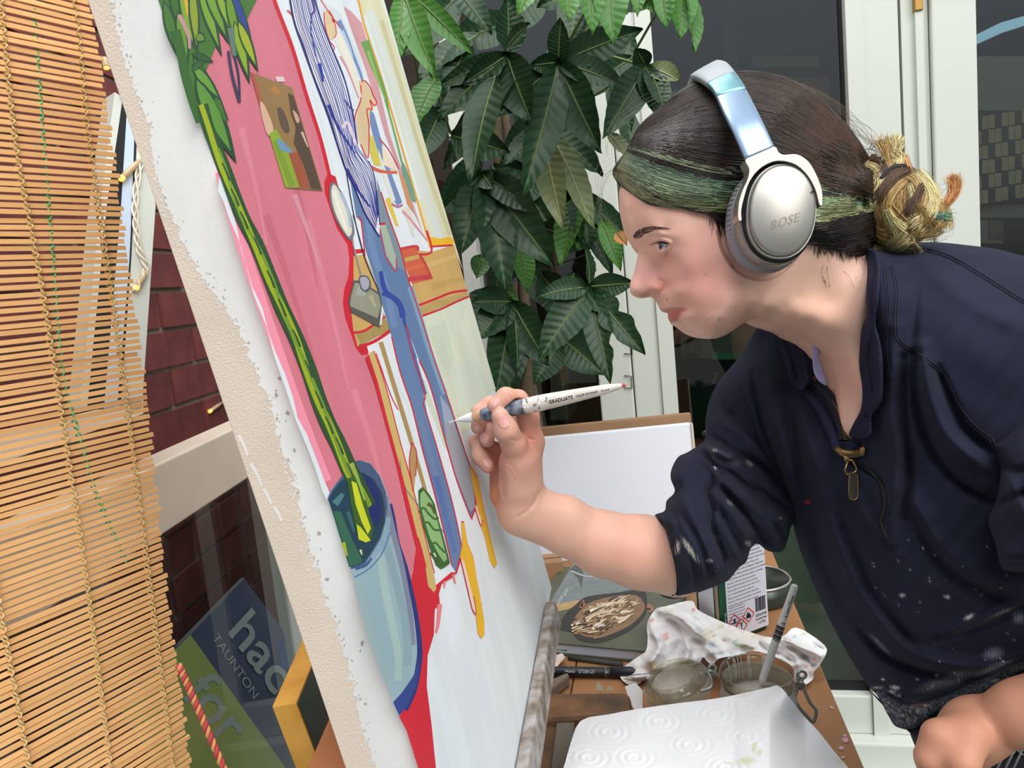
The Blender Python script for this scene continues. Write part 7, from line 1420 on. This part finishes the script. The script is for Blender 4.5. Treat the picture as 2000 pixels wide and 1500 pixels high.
jar = add('clip_jar', V, Fc, M_jar, label='clip-top glass jar of cloudy brush water holding a white pencil brush', cat='jar')
V, Fc = lathe([(.001, .008), (jr*.88, .009), (jr*.94, .02), (jr*.94, .056), (.001, .056)], jb_, UP, 48); add('water', V, Fc, M_wat, jar)
V, Fc = lathe([(jr*.955, .050), (jr*.955, .057), (jr*.90, .066), (jr*.875, .073), (jr*.93, .080)], jb_, UP, 48); add('milky_film', V, Fc, M_film, jar)
V, Fc = lathe([(jr*1.012, .010), (jr*1.012, .058), (jr*.945, .068), (jr*.915, .073)], jb_, UP, 48); add('milky_film', V, Fc, M_film, jar)
drips = []
jx, jy = horiz(cv(1, 0, 0)), np.cross(UP, horiz(cv(1, 0, 0)))
for i in range(12):
    a = rng.uniform(1.45, 2.3) if i < 9 else rng.uniform(.3, 1.2); l = rng.uniform(.008, .028); dr_ = np.cos(a)*jx+np.sin(a)*jy; drips.append(tube(np.array([jb_+UP*.087+dr_*jr*.945, jb_+UP*.080+dr_*jr*.905, jb_+UP*(.074-l*.3)+dr_*jr*.87, jb_+UP*(.066-l*.5)+dr_*jr*.885]), rng.uniform(.0003, .0007), 5))
for i in range(10):
    a = rng.uniform(1.5, 2.2); dr_ = np.cos(a)*jx+np.sin(a)*jy; drips.append(tube(np.array([jb_+UP*.0884+dr_*jr*.95, jb_+UP*.0888+dr_*jr*.98]), .0012, 6))
V, Fc = join(drips); add('paint_drips', V, Fc, M_res, jar, kind='stuff')
def wire(pts, r=.0017, par=None):
    c = catmull(np.array(pts), 8); V, Fc = tube(c, r, 8); add('wire', V, Fc, M_wire, par)
def jp(px, py, dz_=0): return P(px, py, to_px(jc)[2]+dz_)
V, Fc = lathe([(jr*.915, .0725), (jr*.935, .0715), (jr*.95, .0735), (jr*.93, .0755)], jb_, UP, 48); add('neck_wire', V, Fc, M_wire, jar)
tt_ = np.linspace(0, 2*np.pi, 20)
wire([jp(1566+8*math.cos(t), 1318+7*math.sin(t), -.01) for t in tt_], .0018, jar)
wire([jp(1560, 1322, -.01), jp(1556, 1350, -.012), jp(1552, 1362, -.014), jp(1560, 1380, -.016), jp(1574, 1396, -.018), jp(1588, 1410, -.02), jp(1594, 1388, -.02), jp(1582, 1372, -.018), jp(1568, 1340, -.014), jp(1566, 1326, -.012)], .0020, jar)
wire([jp(1556, 1336, -.012), jp(1564, 1333, -.016), jp(1570, 1338, -.016), jp(1562, 1346, -.012)], .0019, jar)
wire([jp(1552, 1362, -.014), jp(1546, 1370, -.012), jp(1556, 1384, -.014), jp(1574, 1400, -.018)], .0018, jar)
wire([jp(1402, 1320, .0), jp(1392, 1316, 0), jp(1384, 1306, 0), jp(1390, 1298, 0), jp(1398, 1304, 0), jp(1394, 1314, 0)], .0018, jar); wire([jp(1378, 1312, 0), jp(1386, 1318, -.004), jp(1390, 1334, -.006), jp(1386, 1344, -.008), jp(1368, 1350, -.01)], .0018, jar); wire([jp(1376, 1316, 0), jp(1388, 1310, -.003), jp(1404, 1321, 0)], .0018, jar)
lc = on_h(1322, 1336, HT+.040); lax = unit(UP*.92+cv(-.30, 0, -.02)); lr = np.linalg.norm(on_h(1380, 1330, HT+.04)-lc)*1.06
V, Fc = lathe([(.001, -.030), (lr*.5, -.029), (lr*.80, -.024), (lr*.96, -.014), (lr*1.05, -.006), (lr*1.06, .004), (lr*1.0, .009), (lr*.86, .012), (lr*.80, .016), (lr*.76, .016), (lr*.73, .008), (lr*.70, -.004), (lr*.45, -.016), (.001, -.018)], lc, lax, 56)
lid = add('glass_lid', V, Fc, M_jar, jar)
V, Fc = lathe([(.001, -.0305), (lr*.5, -.0298), (lr*.81, -.0245), (lr*.97, -.0142), (lr*1.058, -.006), (lr*1.066, .004)], lc, lax, 48); add('milky_film', V, Fc, M_film, lid)
V, Fc = lathe([(lr*.73, .008), (lr*.70, -.004), (lr*.45, -.0155), (.001, -.0175)], lc, lax, 48); add('milky_film', V, Fc, M_film, lid)
# ---- white pencil brush standing in the jar
pA = on_h(1487, 1334, HT+.0605); pB = P(1553, 1142, to_px(pA)[2]-.010); pd = unit(pB-pA); pl_ = np.linalg.norm(pB-pA)
V, Fc = lathe([(.0001, 0), (.0034, .0004), (.0046, .006), (.0048, pl_*.4), (.0042, pl_*.98), (.0030, pl_), (.0001, pl_)], pA, pd, 14); pen2 = add('white_pencil', V, Fc, mat('white_lacquer', (222, 224, 224), .35, var=.06, vscale=60), label='slim white pencil with grey bars leaning in the jar of cloudy water', cat='pencil')
bars = []
for i in range(9): s_ = pl_*(.44+.016*i); bars.append(lathe([(.00485, s_), (.00485, s_+.0012+(i % 3)*.0006)], pA, pd, 14))
V, Fc = join(bars); add('bar_marks', V, Fc, M_ink, pen2)
for body, s0 in (('B', .60), ('sketch', .68), ('fine', .82)):
    tv, tfc = text_mesh(body, .0075); sx_ = unit(np.cross(pd, FW)); fx_ = unit(np.cross(sx_, pd)); fx_ = fx_ if fx_@FW < 0 else -fx_; sx_ = np.cross(fx_, pd); th = np.clip((tv[:, 1]-.0025)/.0046, -1.3, 1.3); add('lettering', pA+pd*(pl_*s0+tv[:, :1])+.0048*(np.sin(th)[:, None]*sx_+np.cos(th)[:, None]*fx_), tfc, M_ink, pen2, smooth=False)
# ---- stained rag
rag_out = [(1264, 1218), (1280, 1190), (1300, 1184), (1350, 1173), (1362, 1190), (1392, 1206), (1440, 1226), (1500, 1244), (1530, 1242), (1550, 1226), (1575, 1234), (1612, 1262), (1612, 1280), (1600, 1300), (1590, 1312), (1588, 1326), (1570, 1338), (1552, 1330), (1545, 1300), (1480, 1272), (1440, 1280), (1405, 1286), (1390, 1298), (1372, 1280), (1366, 1262), (1370, 1290), (1340, 1302), (1300, 1308), (1270, 1318), (1255, 1330), (1240, 1338), (1222, 1334), (1210, 1318), (1222, 1300), (1250, 1280), (1262, 1270), (1265, 1245)]
oc = catmull(rag_out, 4, True); q, Fq, d = region(oc, 2.6)
hgt = RBF([(1230, 1320), (1270, 1290), (1290, 1200), (1340, 1190), (1340, 1250), (1310, 1280), (1370, 1230), (1400, 1215), (1420, 1260), (1480, 1255), (1540, 1260), (1570, 1240), (1600, 1290), (1575, 1325)], np.array([.006, .025, .045, .056, .050, .030, .052, .040, .045, .042, .045, .040, .025, .004]), 1e-3)(q)
cr = fold(q, [([(1290, 1192), (1340, 1215), (1375, 1250), (1400, 1285)], .016, 9), ([(1300, 1200), (1330, 1235), (1310, 1290)], -.010, 9), ([(1340, 1180), (1385, 1220), (1440, 1250), (1500, 1262)], .008, 12), ([(1360, 1250), (1390, 1262), (1404, 1284)], -.012, 7), ([(1330, 1240), (1345, 1270), (1330, 1300)], .008, 8), ([(1272, 1230), (1290, 1260), (1262, 1300)], .008, 8), ([(1530, 1245), (1560, 1262), (1605, 1278)], .007, 7), ([(1540, 1262), (1570, 1282), (1596, 1304)], -.006, 7), ([(1450, 1240), (1500, 1270), (1550, 1290)], -.006, 8), ([(1290, 1270), (1275, 1300), (1290, 1312)], .008, 9)])
r9 = np.random.default_rng(12); more_ = []
for i in range(70):
    x, y, a, l = r9.uniform(1225, 1605), r9.uniform(1185, 1330), r9.uniform(-.3, 1.3), r9.uniform(18, 50); more_.append(([(x, y), (x+l*.5*math.cos(a)+r9.normal(0, 3), y+l*.5*math.sin(a)), (x+l*math.cos(a), y+l*math.sin(a))], r9.choice([-1, 1])*r9.uniform(.001, .003), r9.uniform(3, 6)))
cr = cr+fold(q, more_)
hgt = np.maximum(hgt, .004)+cr*np.clip(d/8, 0, 1)+.002*np.sin(q[:, 0]*.13+q[:, 1]*.09)*np.sin(q[:, 1]*.17-q[:, 0]*.05)
# points lifted towards the lens along their own ray until they reach their height
W_ = on_h(q[:, 0], q[:, 1], HT+np.maximum(hgt, .002)[0]*0+.0) if False else np.array([on_h(x, y, HT+.002+h) for (x, y), h in zip(q, np.maximum(hgt, .002))])
cR = np.tile(lin((247, 246, 246)), (len(q), 1)); r7 = np.random.default_rng(8); sp_ = [(1300, 1244, 7, 10, .3, (226, 140, 128), .9), (1288, 1250, 5, 4, 0, (130, 150, 206), .8), (1355, 1192, 5, 5, 0, (222, 110, 104), .9), (1408, 1223, 7, 6, 0, (190, 200, 110), .8), (1436, 1256, 6, 6, 0, (70, 130, 90), .9), (1450, 1262, 12, 5, .2, (100, 150, 60), .9), (1388, 1260, 6, 5, 0, (100, 124, 190), .8), (1414, 1250, 4, 3, 0, (196, 80, 70), .8), (1394, 1242, 4, 3, 0, (196, 80, 70), .8), (1380, 1240, 22, 16, 0, (222, 206, 164), .7), (1480, 1240, 26, 10, .2, (226, 206, 180), .6), (1470, 1230, 12, 6, .2, (226, 220, 140), .7), (1275, 1302, 14, 12, 0, (222, 214, 150), .8), (1355, 1292, 8, 4, 0, (60, 84, 160), .9), (1590, 1288, 5, 4, 0, (230, 130, 140), .7), (1575, 1300, 4, 3, 0, (220, 110, 110), .7), (1570, 1238, 5, 4, 0, (210, 190, 90), .7), (1272, 1212, 6, 6, 0, (206, 120, 90), .7), (1300, 1200, 20, 6, -.4, (206, 190, 150), .6), (1440, 1240, 60, 20, .3, (228, 216, 188), .45), (1560, 1320, 18, 10, 0, (228, 190, 186), .5), (1330, 1210, 12, 4, .5, (176, 96, 84), .6), (1366, 1230, 10, 6, .6, (150, 164, 190), .5)]
for i in range(40): sp_.append((r7.uniform(1280, 1600), r7.uniform(1190, 1310), r7.uniform(2, 5), r7.uniform(1.5, 3), r7.uniform(-1, 1), [(206, 110, 100), (200, 190, 120), (140, 160, 200), (200, 160, 120)][i % 4], r7.uniform(.3, .7)))
cR = splat(q, cR, sp_)
ragc = add('stained_rag', W_, Fq[:, ::-1] if False else Fq, mat('rag', (246, 245, 245), .85, attr='Col', var=.05, vscale=50, sss=.05), cols=cR, label='crumpled white kitchen paper blotched with paint behind the jar', cat='rag')
# ---- small brush poking out of the rag
a, b = P(1216, 1326, to_px(on_h(1216, 1326, HT+.012))[2]), P(1290, 1320, to_px(on_h(1290, 1320, HT+.014))[2]); d = unit(b-a); L2 = np.linalg.norm(b-a)
V, Fc = lathe([(.0002, 0), (.0025, .006), (.0042, .014)], a, d, 12); sbr = add('small_brush', V, Fc, mat('dry_bristles', (196, 188, 172), .7), label='small paint brush with a metal ferrule lying against the rag', cat='paint brush')
V, Fc = lathe([(.0042, .013), (.0048, .016), (.0055, L2)], a, d, 14); add('ferrule', V, Fc, mat('scuffed_metal', (170, 170, 168), .35, .8, var=.3, vscale=150), sbr)
# ---- kitchen paper in front
kp = [(1096, 1512), (1112, 1460), (1134, 1408), (1190, 1395), (1250, 1384), (1320, 1374), (1400, 1364), (1460, 1352), (1504, 1342), (1522, 1340), (1545, 1366), (1570, 1398), (1600, 1430), (1630, 1468), (1662, 1506), (1700, 1560), (1700, 1640), (1040, 1640)]
q, Fq, d = region(catmull(kp, 3, True), 3.2)
hgt = RBF([(1110, 1500), (1134, 1410), (1250, 1390), (1400, 1370), (1504, 1345), (1503, 1420), (1503, 1500), (1300, 1450), (1300, 1550), (1560, 1400), (1600, 1440), (1640, 1500), (1680, 1580), (1080, 1620), (1535, 1352)], np.array([.052, .056, .072, .086, .094, .090, .086, .070, .066, .066, .054, .036, .03, .05, .104]), 1e-3)(q)
hgt = hgt+.010*np.clip(1-np.abs(q[:, 0]-1503)/70, 0, 1)*np.clip((q[:, 1]-1330)/60, 0, 1)
def spiral(cx, cy, s=1.0):
    r = np.hypot(q[:, 0]-cx, (q[:, 1]-cy)*1.7)/s; return 0.0008*np.cos(r*.42)*np.clip(1-r/52, 0, 1)**.5
em = np.zeros(len(q))
for cx, cy in ((1190, 1430), (1290, 1410), (1400, 1396), (1455, 1378), (1240, 1480), (1350, 1455), (1460, 1440), (1150, 1480), (1300, 1520), (1420, 1500)): em += spiral(cx, cy)*(q[:, 0] < 1498)
em += .0003*np.sin(q[:, 0]*.5)*np.sin(q[:, 1]*.62)
W_ = np.array([on_h(x, y, HT+h) for (x, y), h in zip(q, hgt+em)])
ck = np.tile(lin((240, 242, 246)), (len(q), 1)); ck = splat(q, ck, [(1473, 1459, 5, 12, .2, (196, 196, 120), .8), (1483, 1470, 5, 8, .6, (206, 200, 120), .75), (1458, 1486, 20, 7, -.1, (206, 208, 130), .75), (1425, 1490, 14, 5, 0, (210, 212, 140), .5), (1455, 1358, 16, 4, -.2, (214, 208, 170), .6), (1640, 1490, 14, 6, .6, (222, 220, 170), .6)])
kt = add('kitchen_paper', W_, Fq, mat('kitchen_paper', (240, 242, 245), .85, attr='Col', sss=.04), cols=ck, label='folded sheet of embossed white kitchen paper in the foreground', cat='paper towel')
# the wad of paper under it
V, Fc = box8(on_h(1345, 1520, HT+.0005), bx*.07, by*-.09, UP*.034); bevel(add('folded_wad', V, Fc, mat('paper_wad', (226, 228, 232), .9), kt, smooth=False), .008, 3)

# ================================================================== EASEL
easel = empty('easel', ground(P(1040, 1500, .9), 0), 'paint-spattered wooden box easel holding the large canvas', 'easel')
le0, le1 = cuv(1060, 1262), cuv(1010, 1560)
def cp(u, v, o=0.0): return A0+cH*u+cV*v+cN*o
uF = U1-.055; uN = U1-.62
V, Fc = box8(cp(uN, Vb+.0015, -TH*1.2), cH*(uF-uN), cV*.014, cN*(TH*1.2+.012)); bevel(add('ledge', V, Fc, M_oldw, easel, smooth=False), .002)
V, Fc = box8(cp(uN, Vb-.014, .0015), cH*(uF-uN), cV*.030, cN*.012); bevel(add('lip', V, Fc, M_crust, easel, smooth=False), .003)
# wooden bar and planks beside the ledge, resting on the table
def slab(pts, h, th, name, m, bv=.003): q = np.array(pts, float); w3 = on_h(q[:, 0], q[:, 1], h); V, Fc = prism(w3, -UP*th); return bevel(add(name, V, Fc, m, easel, smooth=False), bv)
slab([(1060, 1352), (1222, 1350), (1232, 1358), (1232, 1384), (1224, 1392), (1056, 1402)], HT+.042, .041, 'cross_bar', M_oldw, .007)
slab([(1052, 1398), (1126, 1392), (1118, 1520), (1040, 1540)], HT+.030, .029, 'tray_plank', M_oldw)
slab([(1088, 1396), (1124, 1394), (1112, 1540), (1070, 1540)], HT+.034, .004, 'tray_plank', mat('grey_worn_wood', (104, 98, 88), .7, var=.3, vscale=40, vstretch=(1, .2, 1)))
slab([(1126, 1394), (1230, 1388), (1260, 1540), (1118, 1540)], HT+.022, .021, 'tray_plank', M_oldw)
slab([(1066, 1330), (1108, 1312), (1112, 1318), (1066, 1352)], HT+.018, .017, 'metal_bracket', mat('dull_bracket', (122, 108, 94), .6))
# legs down to the ground
for (px, py, z, dx, dy) in ((655, 1402, .575, -.05, .02),):
    t_ = P(px, py, z); 
    if px == 655: top = P(732, 1290, .60); b_ = P(568, 1672, .56)
    else: top = t_-UP*.08; b_ = ground(t_+np.array([dx, dy, 0]), 0)
    ax_ = unit(top-b_); sx_ = unit(np.cross(ax_, FW)); fx_ = np.cross(sx_, ax_); V, Fc = box8(b_-sx_*.014-fx_*.008, sx_*.028, fx_*.016, top-b_); bevel(add('leg', V, Fc, mat('easel_leg', (176, 112, 70), .5, var=.12, vscale=30), easel, smooth=False), .002)
# support rail behind the canvas so that it is carried
V, Fc = box8(cp(.10, Vb-.50, -TH*1.9), cH*.04, cV*.55, -cN*.02); add('mast', V, Fc, M_oldw, easel, smooth=False)
# ---- smaller yellow-edged canvas standing behind
sc0 = P(578, 1373, .60); sV, sH, sN = cV, cH, cN
scr = unit(P(618, 1321, .655)-sc0); sH2 = unit(scr-scr.dot(sV)*sV)
M_yel = mat('yellow_edge', (226, 176, 84), .6, var=(206, 150, 64), vscale=40)
V, Fc = box8(sc0, sV*.30, sH2*.16, -sN*.021); sm2 = add('small_canvas', V, Fc, M_yel, smooth=False, label='smaller yellow-edged canvas with a dark teal face behind the big canvas', cat='painting'); bevel(sm2, .0008)
V, Fc = box8(sc0+sN*.0003+sV*.002+sH2*.002, sV*.296, sH2*.156, sN*.0004); add('teal_picture', V, Fc, mat('teal_paint', (14, 66, 66), .25, var=(22, 38, 46), vscale=16, vstretch=(2, 2, .5)), sm2, smooth=False)

for o in list(bpy.data.objects):
    if o.parent is None and o.name.split('.')[0] == 'fairy_lights': o['group'] = 'fairy lights along the window'
    if o.parent is None and o.name.split('.')[0] == 'paper_scrap': o['group'] = 'scraps of paper on the work table'
